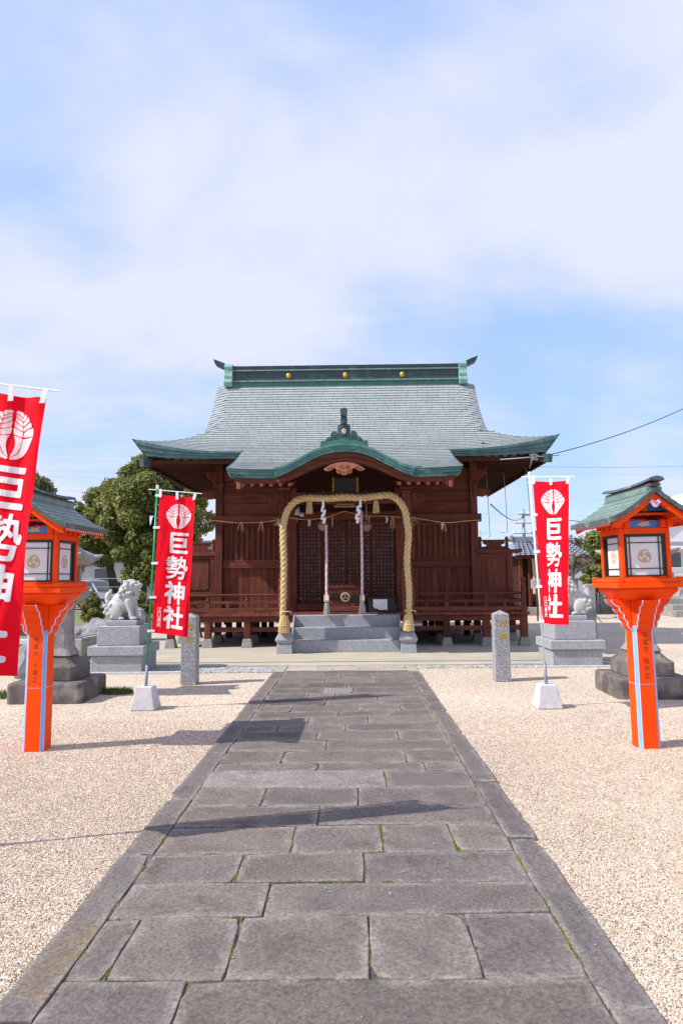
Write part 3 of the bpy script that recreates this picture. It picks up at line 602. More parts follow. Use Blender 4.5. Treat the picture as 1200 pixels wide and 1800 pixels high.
def shingles(name, i0, i1, hw, skip, parent, wsh=0.285):
    b = MB(O)
    for i in range(i0, i1):
        Ya, Yb = rows[i], rows[i + 1]; Wa, Wb = hw(Ya), hw(Yb); W = max(Wa, Wb)
        x = -W - random.uniform(0, wsh)
        while x < W:
            x2 = x + wsh * random.uniform(0.93, 1.07); g = 0.003
            cl = lambda q, ww: max(-ww, min(ww, q))
            xa, xb, xc_, xd = cl(x + g, Wa), cl(x2 - g, Wa), cl(x2 - g, Wb), cl(x + g, Wb)
            if xc_ - xd > 0.02 and not skip((xc_ + xd) / 2, Yb):
                h = 0.0150 + random.uniform(-0.0008, 0.001)
                p = [(xa, Ya, S(xa, Ya) + 0.005), (xb, Ya, S(xb, Ya) + 0.005), (xc_, Yb - 0.012, S(xc_, Yb) + h), (xd, Yb - 0.012, S(xd, Yb) + h),
                     (xc_, Yb - 0.012, S(xc_, Yb) - 0.002), (xd, Yb - 0.012, S(xd, Yb) - 0.002)]
                b.add(p, [(3, 2, 1, 0), (5, 4, 2, 3)])
            x = x2
    o = b.build(name, 'shingle', parent, fix=False); o.data.materials.append(M['roof_base']); o.data.polygons.foreach_set('material_index', np.tile([0, 1], len(o.data.polygons) // 2).astype(np.int32)); setvar(o.data, 0.95, 1.05, 2); tag(o, kind='stuff'); return o  # front lips get the dark sheet colour: shadow under each course, painted
shingles('roof_shingles', 0, nm, Wt, lambda x, y: False, main_roof)

# layered copper eave edge
def band(name, path, thick, parent, layers=3, inw=(0, 1, 0), step=0.022, m='patina', xin=None):
    """path: list of points; thick(i): height; steps back by 'step' along inw at each layer"""
    b = MB(O); g = [[] for _ in range(2 * layers + 1)]
    for i, (x, y, z) in enumerate(path):
        T = thick(i); iv = inw(i) if callable(inw) else inw
        for k in range(layers):
            for e in (0, 1):
                f = (k + e * 0.9) / layers; d = step * k; xi = xin(i) * f if xin else 0.0
                g[2 * k + e].append((x + iv[0] * d - xi, y + iv[1] * d, z - T * f))
        f = 1.0; xi = xin(i) if xin else 0.0
        g[-1].append((x + iv[0] * (step * layers + 0.25) - xi, y + iv[1] * (step * layers + 0.25), z - T * 0.97))
    b.loft(g, cap=False, close=False)
    return b.build(name, m, parent, fix=False)
th = lambda x: 0.15 + 0.27 * (abs(x) / 4.76) ** 5
for sx in (-1, 1):
    xs = [sx * (KW - 0.06 + (4.76 - KW + 0.06) * j / 26) for j in range(27)]
    path = [(x, EY - 0.02, S(x, EY) + 0.02) for x in xs]
    band('eave_edge', path, lambda i: th(xs[i]), main_roof, xin=lambda i: sx * 0.31 * (abs(xs[i]) / 4.76) ** 7)
    yl = np.linspace(EY - 0.02, 2 * RY - EY, 28)
    path = [(sx * 4.77, y, prof(EY) + 0.02 + 0.315 * abs((y - RY) / 3.6) ** 3) for y in yl]
    band('eave_edge', path, lambda i: 0.15 + 0.27 * abs((yl[i] - RY) / 3.6) ** 5, main_roof, inw=(-sx, 0, 0), step=0.005, xin=lambda i: sx * (0.16 + 0.15 * abs((yl[i] - RY) / 3.6) ** 6))
# soffit, fascia, rafters of the main eave
mb = MB(O)
zs_e, zs_w = 4.30, 4.62
mb.add([(-4.56, EY + 0.10, zs_e), (4.56, EY + 0.10, zs_e), (3.2, 16.75, zs_w), (-3.2, 16.75, zs_w), (-4.56, 2 * RY - EY - 0.1, zs_e), (4.56, 2 * RY - EY - 0.1, zs_e), (3.2, 20.5, zs_w), (-3.2, 20.5, zs_w)],
       [(0, 1, 2, 3), (4, 7, 6, 5), (0, 3, 7, 4), (1, 5, 6, 2)])
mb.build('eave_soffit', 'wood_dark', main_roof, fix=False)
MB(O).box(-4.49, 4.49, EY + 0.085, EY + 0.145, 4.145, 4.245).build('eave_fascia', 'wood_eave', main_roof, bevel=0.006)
for sx in (-1, 1): MB(O).box(*sorted((sx * 4.50, sx * 4.57)), EY + 0.10, 2 * RY - EY - 0.145, 4.145, 4.25).build('eave_fascia', 'wood_eave', main_roof, bevel=0.006)
slope = (zs_w - zs_e) / (16.75 - EY - 0.10)
def bar(p, q, w_, h_, off=O):
    """beam from p to q, w_ wide (horizontal), h_ tall"""
    p = Vector(p); q = Vector(q); d = (q - p).normalized(); u = d.cross(Vector((0, 0, 1))).normalized(); v = u.cross(d)
    rg = lambda c: [tuple(c + u * a * w_ / 2 + v * b * h_ / 2) for a, b in ((-1, -1), (1, -1), (1, 1), (-1, 1))]
    return MB(off).loft([rg(p), rg(q)])
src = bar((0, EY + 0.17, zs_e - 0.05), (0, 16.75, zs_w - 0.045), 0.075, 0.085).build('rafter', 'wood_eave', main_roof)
for i in range(44):
    x = -4.3 + 8.6 * i / 43
    if abs(x) > 1.9: inst(src, main_roof, (x, 0, 0))
srcx = bar((4.49, 16.0, zs_e - 0.05), (3.1, 16.0, zs_w - 0.045), 0.075, 0.085).build('rafter', 'wood_eave', main_roof); srcx.location.y += -0.62
for sx in (-1, 1):
    for i in range(1, 30):
        o = inst(srcx, main_roof, (0, -0.62 + 0.2 * i, 0))
        if sx < 0: o.scale.x = -1; o.location.x = 2 * XC
for sx in (-1, 1):                                             # corner hip beams with a dark metal cap
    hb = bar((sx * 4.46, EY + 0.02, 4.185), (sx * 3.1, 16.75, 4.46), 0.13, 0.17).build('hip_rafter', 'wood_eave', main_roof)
    bar((sx * 4.52, EY - 0.06, 4.175), (sx * 4.40, EY + 0.09, 4.198), 0.15, 0.18).build('metal_cap', 'patina_dark', hb)

# ridge
rb = MB(O)
rb.box(-3.22, 3.22, RY - 0.16, RY + 0.16, 6.80, 6.985)
ridge = rb.build('ridge', 'patina_mid', hall, bevel=0.01)
MB(O).box(-3.24, 3.24, RY - 0.20, RY + 0.20, 6.985, 7.03).build('ridge_moulding', 'lanroof', ridge, bevel=0.006)
MB(O).box(-3.2, 3.2, RY - 0.12, RY + 0.12, 7.03, 7.30).build('ridge_panel', 'patina_dark', ridge, bevel=0.006)
MB(O).box(-3.24, 3.24, RY - 0.18, RY + 0.18, 7.30, 7.335).build('ridge_moulding', 'lanroof', ridge, bevel=0.006)
mb = MB(O); g = []
for j in range(41):
    x = -3.62 + 7.24 * j / 40; u = max(0, (abs(x) - 3.0) / 0.62) ** 1.7 * 0.20
    xx = x; zb = 7.335 + u; zt = 7.475 + u + 0.02 * (abs(x) > 3.4)
    g.append([(xx, RY - 0.13, zb), (xx * (1.012 if abs(x) > 3.5 else 1), RY - 0.17, zt - 0.03), (xx * (1.015 if abs(x) > 3.5 else 1), RY, zt), (xx * (1.012 if abs(x) > 3.5 else 1), RY + 0.17, zt - 0.03), (xx, RY + 0.13, zb)])
mb.loft(g); mb.build('ridge_cap', 'patina_dark', ridge)
for sx in (-1, 1):
    a, b_ = sorted((sx * 3.12, sx * 3.34))
    pr = []
    z = 7.50
    for k, (h, bu) in enumerate(((0.17, 0.05), (0.10, 0.0), (0.17, 0.03), (0.20, 0.07))):
        for t in range(5): pr.append((RY - 0.20 - bu * math.sin(PI * t / 4) - 0.015 * k, z - h * t / 4))
        z -= h
    pr += [(RY + 0.2, z), (RY + 0.2, 7.5)]
    MB(O).prism(pr, a, b_, 'x').build('ridge_end_scroll', 'patina_light', ridge, bevel=0.008)
for x in (-1.57, 0.0, 1.57):
    e = MB().lathe(0, 0, [(0.001, -0.03), (0.062, -0.03), (0.075, 0.0), (0.055, 0.035), (0.001, 0.045)], 12).build('gold_crest', 'gold', ridge, smooth=True)
    e.rotation_euler = (R(90), 0, 0); e.location = (x + XC, RY - 0.135, 7.165); e.scale = (0.95, 1.2, 1)

# ------------------------------------------------------------------ porch roof with its undulating gable
mb = MB(O); KR = rows[nm:]
g = []
for Y in KR: g.append([(-KW + 2 * KW * j / 40, Y, S(-KW + 2 * KW * j / 40, Y)) for j in range(41)])
for i in range(len(g) - 1):
    for j in range(40):
        xm = (g[i][j][0] + g[i][j + 1][0]) / 2
        if abs(xm) < 1.40 and S(xm, KR[i + 1]) < zk(xm) + 0.02: continue
        mb.add([g[i][j], g[i][j + 1], g[i + 1][j + 1], g[i + 1][j]], [(3, 2, 1, 0)])
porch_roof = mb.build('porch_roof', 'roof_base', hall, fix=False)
shingles('roof_shingles', nm, nm + nk, lambda Y: KW, lambda x, y: abs(x) < 1.42 and S(x, y) < zk(x) + 0.005, porch_roof)
# undulating gable surface: strips run back into the slope
xk = [-1.37 + 2.74 * j / 44 for j in range(45)]
mb = MB(O)
def kback(x): return 15.15
for j in range(44):
    x0, x1 = xk[j], xk[j + 1]
    for r in range(8):
        ya = KY - 0.14 + 0.24 * r + (0.12 if j % 2 else 0) * 0; yb = ya + 0.235
        h0, h1 = 0.008, 0.008
        mb.add([(x0 + 0.003, ya, zk(x0) + 0.014), (x1 - 0.003, ya, zk(x1) + 0.014), (x1 - 0.003, yb, zk(x1) + 0.014), (x0 + 0.003, yb, zk(x0) + 0.014)], [(0, 1, 2, 3)])
o = mb.build('gable_shingles', 'shingle', porch_roof, fix=False); setvar(o.data, 0.95, 1.15); tag(o, kind='stuff')
mb = MB(O); mb.loft([[(x, KY - 0.12, zk(x) + 0.006) for x in xk], [(x, 15.15, zk(x) + 0.006) for x in xk]], cap=False, close=False)
mb.loft([[(x, KY - 0.05, zk(x) - 0.10) for x in xk], [(x, 15.6, zk(x) - 0.10) for x in xk]], cap=False, close=False)
mb.build('gable_underlay', 'wood_dark', porch_roof, fix=False)
band('eave_edge', [(x, KY - 0.15, zk(x) + 0.015) for x in xk], lambda i: 0.17, porch_roof, m='patina_porch', xin=lambda i: (0.035 if xk[i] > 0 else -0.035) * (abs(xk[i]) / 1.37) ** 12)
for sx in (-1, 1):
    xs = [sx * (1.30 + (KW + 0.02 - 1.30) * j / 14) for j in range(15)]
    band('eave_edge', [(x, KY + 0.005, S(x, KY) + 0.02) for x in xs], lambda i: 0.185, porch_roof, m='patina_porch', xin=lambda i: sx * 0.06 * (abs(xs[i]) / KW) ** 10)
    yl = np.linspace(KY + 0.005, EY + 0.35, 16)
    band('verge_edge', [(sx * (KW + 0.02), y, S(KW, max(KY, y)) + 0.02) for y in yl], lambda i: 0.17, porch_roof, inw=(-sx, 0, 0), xin=lambda i: sx * 0.06)
# fascia following the gable, with the arched bargeboard in the middle
xb = [-2.15 + 4.3 * j / 60 for j in range(61)]
def zt_(x): return (zk(x) - 0.15) if abs(x) < 1.37 else 3.555
def zb_(x):
    a = abs(x)
    return float(np.interp(a, [0, 0.35, 0.62, 0.85, 1.1, 1.37, 3], [3.83, 3.805, 3.715, 3.60, 3.485, 3.45, 3.45]))
mb = MB(O); g = []
bf = lambda x: KY + 0.07 - 0.10 * max(0.0, min(1.0, (1.34 - abs(x)) / 0.12))
for x in xb: g.append([(x, bf(x), zb_(x)), (x, bf(x), zt_(x)), (x, KY + 0.16, zt_(x)), (x, KY + 0.16, zb_(x))])
mb.loft(g); barge = mb.build('bargeboard', 'woodx', porch_roof, bevel=0.006)
mb = MB(O); g = []
for x in xb:
    if abs(x) <= 1.20: g.append([(x, KY - 0.055, zb_(x) + 0.02 + 0.4 * (zt_(x) - zb_(x))), (x, KY - 0.055, zt_(x) - 0.004), (x, KY - 0.031, zt_(x) - 0.004), (x, KY - 0.031, zb_(x) + 0.02 + 0.4 * (zt_(x) - zb_(x)))])
mb.loft(g); mb.build('bargeboard_lip', 'woodx', barge, bevel=0.004)
# carved pendant: winged outline with raised scrolls
half = [(0, 3.565), (0.055, 3.575), (0.075, 3.60), (0.12, 3.595), (0.155, 3.63), (0.15, 3.67), (0.175, 3.705), (0.215, 3.70), (0.27, 3.655), (0.33, 3.645), (0.385, 3.665), (0.40, 3.69), (0.33, 3.735), (0.25, 3.775), (0.17, 3.80), (0.1, 3.815), (0, 3.82)]
pts = half + [(-x, z) for x, z in half[::-1][1:-1]]
pend = MB(O).prism(pts, KY - 0.095, KY - 0.05).build('carved_pendant', 'wood_orange', barge, bevel=0.005, seg=2)
for sx in (-1, 1):
    mb = MB(O)
    for cx_, cz, r0, tw in ((0.055, 3.735, 0.045, 1.6), (0.11, 3.66, 0.035, 1.4), (0.24, 3.715, 0.045, 1.5), (0.32, 3.69, 0.03, 1.4), (0.045, 3.625, 0.028, 1.3)):
        mb.tube([(sx * (cx_ + r0 * (1 - 0.7 * t / 12) * math.cos(tw * 2 * PI * t / 12)), KY - 0.099, cz + r0 * (1 - 0.7 * t / 12) * math.sin(tw * 2 * PI * t / 12)) for t in range(13)], 0.0085, 5)
    mb.build('carved_scroll', 'wood_orange', pend, smooth=True)
# porch rafters with their square ends
src = bar((0, KY + 0.13, 3.425), (0, 16.6, 4.18), 0.062, 0.068).build('rafter', 'wood_orange', porch_roof, bevel=0.004)
src.location.x += 1.08
for sx in (-1, 1):
    for k in range(6):
        if not (sx > 0 and k == 0): inst(src, porch_roof, (sx * (1.08 + 0.187 * k), 0, 0))
for sx in (-1, 1):
    bar((sx * 2.08, KY + 0.06, 3.40), (sx * 2.08, 16.4, 4.15), 0.07, 0.13).build('end_rafter', 'wood_orange', porch_roof, bevel=0.006)
for sx in (-1, 1):
    MB(O).add([(sx * 1.0, KY + 0.16, 3.475), (sx * 2.2, KY + 0.16, 3.475), (sx * 2.2, 16.7, 4.26), (sx * 1.0, 16.7, 4.26)], [(0, 1, 2, 3)]).build('porch_soffit', 'wood_dark', porch_roof, fix=False)
# crest ornament on the undulating gable
OY = KY + 0.06
oz = 4.20
orn = MB(O)
arcp = [(x, zk(x) + 0.02) for x in np.linspace(-0.47, 0.47, 19)]
orn.prism(arcp + [(x, z + 0.085) for x, z in arcp[::-1]], OY - 0.07, OY + 0.35)
ornament = orn.build('crest_ornament', 'patina_mid', porch_roof, bevel=0.008)
hp = [(0.0, 4.26), (0.46, 4.17), (0.47, 4.235), (0.43, 4.28), (0.395, 4.25), (0.36, 4.29), (0.32, 4.30), (0.30, 4.36), (0.27, 4.345), (0.255, 4.42), (0.205, 4.47), (0.14, 4.44), (0.125, 4.39), (0.13, 4.53), (0.115, 4.58), (0.07, 4.605), (0, 4.605)]
MB(O).prism(hp + [(-x, z) for x, z in hp[::-1][1:-1]], OY - 0.05, OY + 0.05).build('scroll_plate', 'patina', ornament, bevel=0.012, seg=2)
for sx in (-1, 1):
    mb = MB(O)
    for c_, z_, r0, tw, sg in ((0.205, 4.395, 0.068, 1.5, 1), (0.31, 4.305, 0.04, 1.3, 1), (0.425, 4.235, 0.035, 1.2, 1)):
        mb.tube([(sx * (c_ + r0 * (1 - 0.75 * t / 14) * math.cos(tw * 2 * PI * t / 14 + 2)), OY - 0.055, z_ + r0 * (1 - 0.75 * t / 14) * math.sin(tw * 2 * PI * t / 14 + 2)) for t in range(15)], 0.016, 6)
    mb.build('scroll', 'patina', ornament, smooth=True)
mb = MB(O); mb.box(-0.075, 0.075, OY - 0.075, OY - 0.04, 4.34, 4.55); mb.build('crest_frame', 'patina_dark', ornament, bevel=0.02)
e = MB(O).prism([(0.048 * math.cos(2 * PI * k / 12), 4.445 + 0.055 * math.sin(2 * PI * k / 12)) for k in range(12)], OY - 0.095, OY - 0.07).build('crest_disc', 'tomoe', ornament, bevel=0.01)
mb = MB(O)
mb.prism([(-0.055, 4.60), (0.055, 4.60), (0.072, 4.70), (0.05, 4.735), (-0.05, 4.735), (-0.072, 4.70)], OY - 0.10, OY + 0.05)
mb.loft([[(-0.045, OY - 0.12, 4.585), (0.045, OY - 0.12, 4.585), (0.045, OY - 0.12, 4.64), (-0.045, OY - 0.12, 4.64)], [(-0.06, OY + 0.0, 4.58), (0.06, OY + 0.0, 4.58), (0.06, OY + 0.0, 4.66), (-0.06, OY, 4.66)]])
mb.prism([(-0.062, 4.735), (0.062, 4.735), (0.072, 4.88), (0.0, 4.905), (-0.072, 4.88)], OY - 0.16, OY + 0.02)
mb.build('top_finial', 'patina_dark', ornament, bevel=0.01)

# ------------------------------------------------------------------ walls
WY = 16.7
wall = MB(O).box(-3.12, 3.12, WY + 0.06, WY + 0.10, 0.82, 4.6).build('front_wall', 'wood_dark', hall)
# opening behind the doors is the same dark inner wall further in; side and back walls
MB(O).box(-3.14, -3.08, WY + 0.1, 21.2, 0.8, 4.6).build('side_wall', 'wood', hall)
MB(O).box(3.08, 3.14, WY + 0.1, 21.2, 0.8, 4.6).build('side_wall', 'wood', hall)
MB(O).box(-3.14, 3.14, 21.2, 21.26, 0.8, 4.6).build('back_wall', 'wood', hall)
for sx in (-1, 1):
    MB(O).box(*sorted((sx * 3.02, sx * 3.20)), WY - 0.10, WY + 0.08, 0.80, 4.5).build('corner_pillar', 'wood', hall, bevel=0.012)
    MB(O).box(*sorted((sx * 1.20, sx * 1.43)), WY - 0.10, WY + 0.08, 0.80, 4.4).build('door_pillar', 'wood', hall, bevel=0.012)
    x0, x1 = sorted((sx * 1.43, sx * 3.02))
    nb = 10; bw = (x1 - x0) / nb
    for k in range(nb):
        MB(O).box(x0 + bw * k + 0.003, x0 + bw * (k + 1) - 0.003, WY + 0.02 + random.uniform(-0.002, 0.002), WY + 0.055, 0.86, 1.83).build('wall_board', 'wood', wall, bevel=0.003)
    MB(O).box(x0, x1, WY - 0.045, WY + 0.058, 1.83, 1.975).build('middle_rail', 'woodx', wall, bevel=0.006)
    MB(O).box(x0, x1, WY - 0.01, WY + 0.058, 1.98, 2.04).build('panel_frame', 'woodx', wall, bevel=0.004)
    MB(O).box(x0, x1, WY - 0.01, WY + 0.058, 2.85, 2.91).build('panel_frame', 'woodx', wall, bevel=0.004)
    nb = 12; bw = (x1 - x0) / nb
    MB(O).box(x0, x1, WY + 0.045, WY + 0.056, 2.04, 2.85).build('panel_back', 'wood', wall)
    for k in range(nb):
        MB(O).box(x0 + bw * (k + 0.5) - 0.032, x0 + bw * (k + 0.5) + 0.032, WY - 0.005, WY + 0.044, 2.042, 2.848).build('batten', 'wood', wall, bevel=0.005)
    MB(O).box(*sorted((sx * 1.16, sx * 3.28)), WY - 0.15, WY - 0.02, 2.915, 3.11).build('tie_beam', 'woodx', hall, bevel=0.008)
    zz = 3.115
    for h in (0.30, 0.27, 0.30, 0.28):
        MB(O).box(x0, x1, WY - 0.02 - 0.02 * (h == 0.27), WY + 0.055, zz + 0.004, zz + h - 0.004).build('upper_board', 'woodx', wall, bevel=0.005); zz += h
    MB(O).box(x0, x1, WY - 0.04, WY + 0.058, 0.80, 0.858).build('sill', 'woodx', wall, bevel=0.005)
    # bracket arm and carved nose beside the corner pillar
    MB(O).prism([(sx * 3.2, 3.55), (sx * 3.36, 3.53), (sx * 3.47, 3.58), (sx * 3.53, 3.66), (sx * 3.47, 3.74), (sx * 3.36, 3.72), (sx * 3.2, 3.78)], WY - 0.08, WY + 0.05).build('carved_nose', 'wood', hall, bevel=0.015)
    MB(O).prism([(sx * 3.02, 3.95), (sx * 3.30, 3.97), (sx * 3.42, 4.08), (sx * 3.46, 4.22), (sx * 3.30, 4.22), (sx * 3.02, 4.22)], WY - 0.07, WY + 0.04).build('bracket_arm', 'wood', hall, bevel=0.012)
    MB(O).box(*sorted((sx * 2.99, sx * 3.24)), WY - 0.13, WY + 0.1, 3.82, 3.94).build('bearing_block', 'wood', hall, bevel=0.02)
MB(O).box(-1.2, 1.2, WY - 0.06, WY + 0.06, 3.0, 3.2).build('door_lintel', 'woodx', hall, bevel=0.008)
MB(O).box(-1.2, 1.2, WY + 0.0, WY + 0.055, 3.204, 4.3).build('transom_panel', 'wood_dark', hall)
MB(O).box(-1.2, 1.2, WY - 0.11, WY + 0.05, 0.80, 0.95).build('threshold', 'woodx', hall, bevel=0.008)
# two pairs of lattice doors with paper behind
def lattice(x0, x1, nxx, nz, y, name='lattice_door'):
    z0, z1 = 0.95, 3.0; fw = 0.045
    d = MB(O); d.box(x0, x0 + fw, y - 0.02, y + 0.02, z0, z1); d.box(x1 - fw, x1, y - 0.02, y + 0.02, z0, z1)
    d.box(x0 + fw, x1 - fw, y - 0.02, y + 0.02, z0, z0 + 0.10); d.box(x0 + fw, x1 - fw, y - 0.02, y + 0.02, z1 - 0.07, z1)
    door = d.build(name, 'wood_door', hall, bevel=0.004)
    b = MB(O); X0, X1, Z0, Z1 = x0 + fw, x1 - fw, z0 + 0.10, z1 - 0.07; bw = 0.022
    for k in range(1, nxx):
        c = X0 + (X1 - X0) * k / nxx; b.box(c - bw, c + bw, y - 0.014, y + 0.004, Z0, Z1)
    b.build('lattice_bars', 'wood_door', door)
    b = MB(O)
    for k in range(1, nz):
        c = Z0 + (Z1 - Z0) * k / nz; b.box(X0, X1, y - 0.010, y + 0.008, c - bw * 0.9, c + bw * 0.9)
    b.build('lattice_crossbars', 'wood_door', door)
    MB(O).box(X0, X1, y + 0.012, y + 0.016, Z0, Z1).build('door_paper', 'doorglass', door)
def doorglass():
    m, t, b = newmat('lattice_pane'); n = t.nodes; l = t.links
    tcn = n.new('ShaderNodeTexCoord'); vo = n.new('ShaderNodeTexVoronoi'); vo.inputs['Scale'].default_value = 13
    l.new(tcn.outputs['Object'], vo.inputs['Vector']); r_ = n.new('ShaderNodeValToRGB')
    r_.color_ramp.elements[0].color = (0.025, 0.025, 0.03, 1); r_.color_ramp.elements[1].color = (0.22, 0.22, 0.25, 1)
    l.new(vo.outputs['Color'], r_.inputs[0]); l.new(r_.outputs[0], b.inputs['Base Color']); b.inputs['Roughness'].default_value = 0.3; b.inputs['Specular IOR Level'].default_value = 0.3
    nz = n.new('ShaderNodeTexNoise'); nz.inputs['Scale'].default_value = 9; bp = n.new('ShaderNodeBump'); bp.inputs['Strength'].default_value = 0.35; bp.inputs['Distance'].default_value = 0.05
    l.new(tcn.outputs['Object'], nz.inputs['Vector']); l.new(nz.outputs['Fac'], bp.inputs['Height']); l.new(bp.outputs[0], b.inputs['Normal'])
    return m
M['doorglass'] = doorglass()
lattice(-1.19, -0.60, 6, 21, WY + 0.03); lattice(-0.595, -0.002, 6, 21, WY - 0.01); lattice(0.002, 0.595, 6, 21, WY - 0.01); lattice(0.60, 1.19, 6, 21, WY + 0.03)

# side screens standing on the veranda ends
for sx in (-1, 1):
    sc = MB(O).box(*sorted((sx * 3.205, sx * 3.30)), WY - 0.06, WY + 0.06, 0.80, 2.14)
    sc.box(*sorted((sx * 3.88, sx * 4.02)), WY - 0.07, WY + 0.07, 0.80, 2.14)
    scr = sc.build('side_screen', 'wood', hall, bevel=0.008)
    x0, x1 = sorted((sx * 3.30, sx * 3.88))
    MB(O).box(x0, x1, WY - 0.02, WY + 0.02, 1.2, 2.1).build('screen_panel', 'wood', scr)
    c = 0.05; a, b_ = x0 + 0.06, x1 - 0.06
    MB(O).prism([(a + c, 1.31), (b_ - c, 1.31), (b_, 1.31 + c), (b_, 2.02), (a, 2.02), (a, 1.31 + c)], WY - 0.035, WY - 0.021).build('raised_panel', 'wood', scr, bevel=0.006)
    MB(O).box(x0, x1, WY - 0.015, WY + 0.015, 0.80, 1.2).build('lower_panel', 'wood', scr)
    for z0, z1 in ((2.055, 2.141), (1.16, 1.26), (0.86, 0.93)): MB(O).box(x0, x1, WY - 0.045, WY + 0.045, z0, z1).build('screen_rail', 'woodx', scr, bevel=0.005)
    MB(O).prism([(sx * 3.205, 2.142), (sx * 4.15, 2.142), (sx * 4.26, 2.19), (sx * 4.25, 2.25), (sx * 4.1, 2.235), (sx * 3.205, 2.235)], WY - 0.09, WY + 0.09).build('screen_cap', 'woodx', scr, bevel=0.006)
    MB(O).box(*sorted((sx * 3.21, sx * 3.99)), WY - 0.03, WY + 0.03, 2.43, 2.475).build('screen_top_rail', 'woodx', scr, bevel=0.005)
    m_ = sx * 3.585
    fl = [(0.40, 2.236), (0.36, 2.27), (0.30, 2.285), (0.27, 2.31), (0.20, 2.31), (0.17, 2.34), (0.23, 2.36), (0.27, 2.39), (0.26, 2.43), (0, 2.43)]
    MB(O).prism([(m_ + x, z) for x, z in fl[:-1]] + [(m_ - x, z) for x, z in fl[:-1][::-1]], WY - 0.02, WY + 0.02).build('frog_leg_strut', 'wood', scr, bevel=0.006)
    for xx in (3.25, 3.90): MB(O).lathe(sx * xx, WY, [(0.042, 2.236), (0.042, 2.40), (0.034, 2.42), (0.044, 2.46), (0.044, 2.52), (0.02, 2.55)], 8).build('screen_post', 'wood', scr)

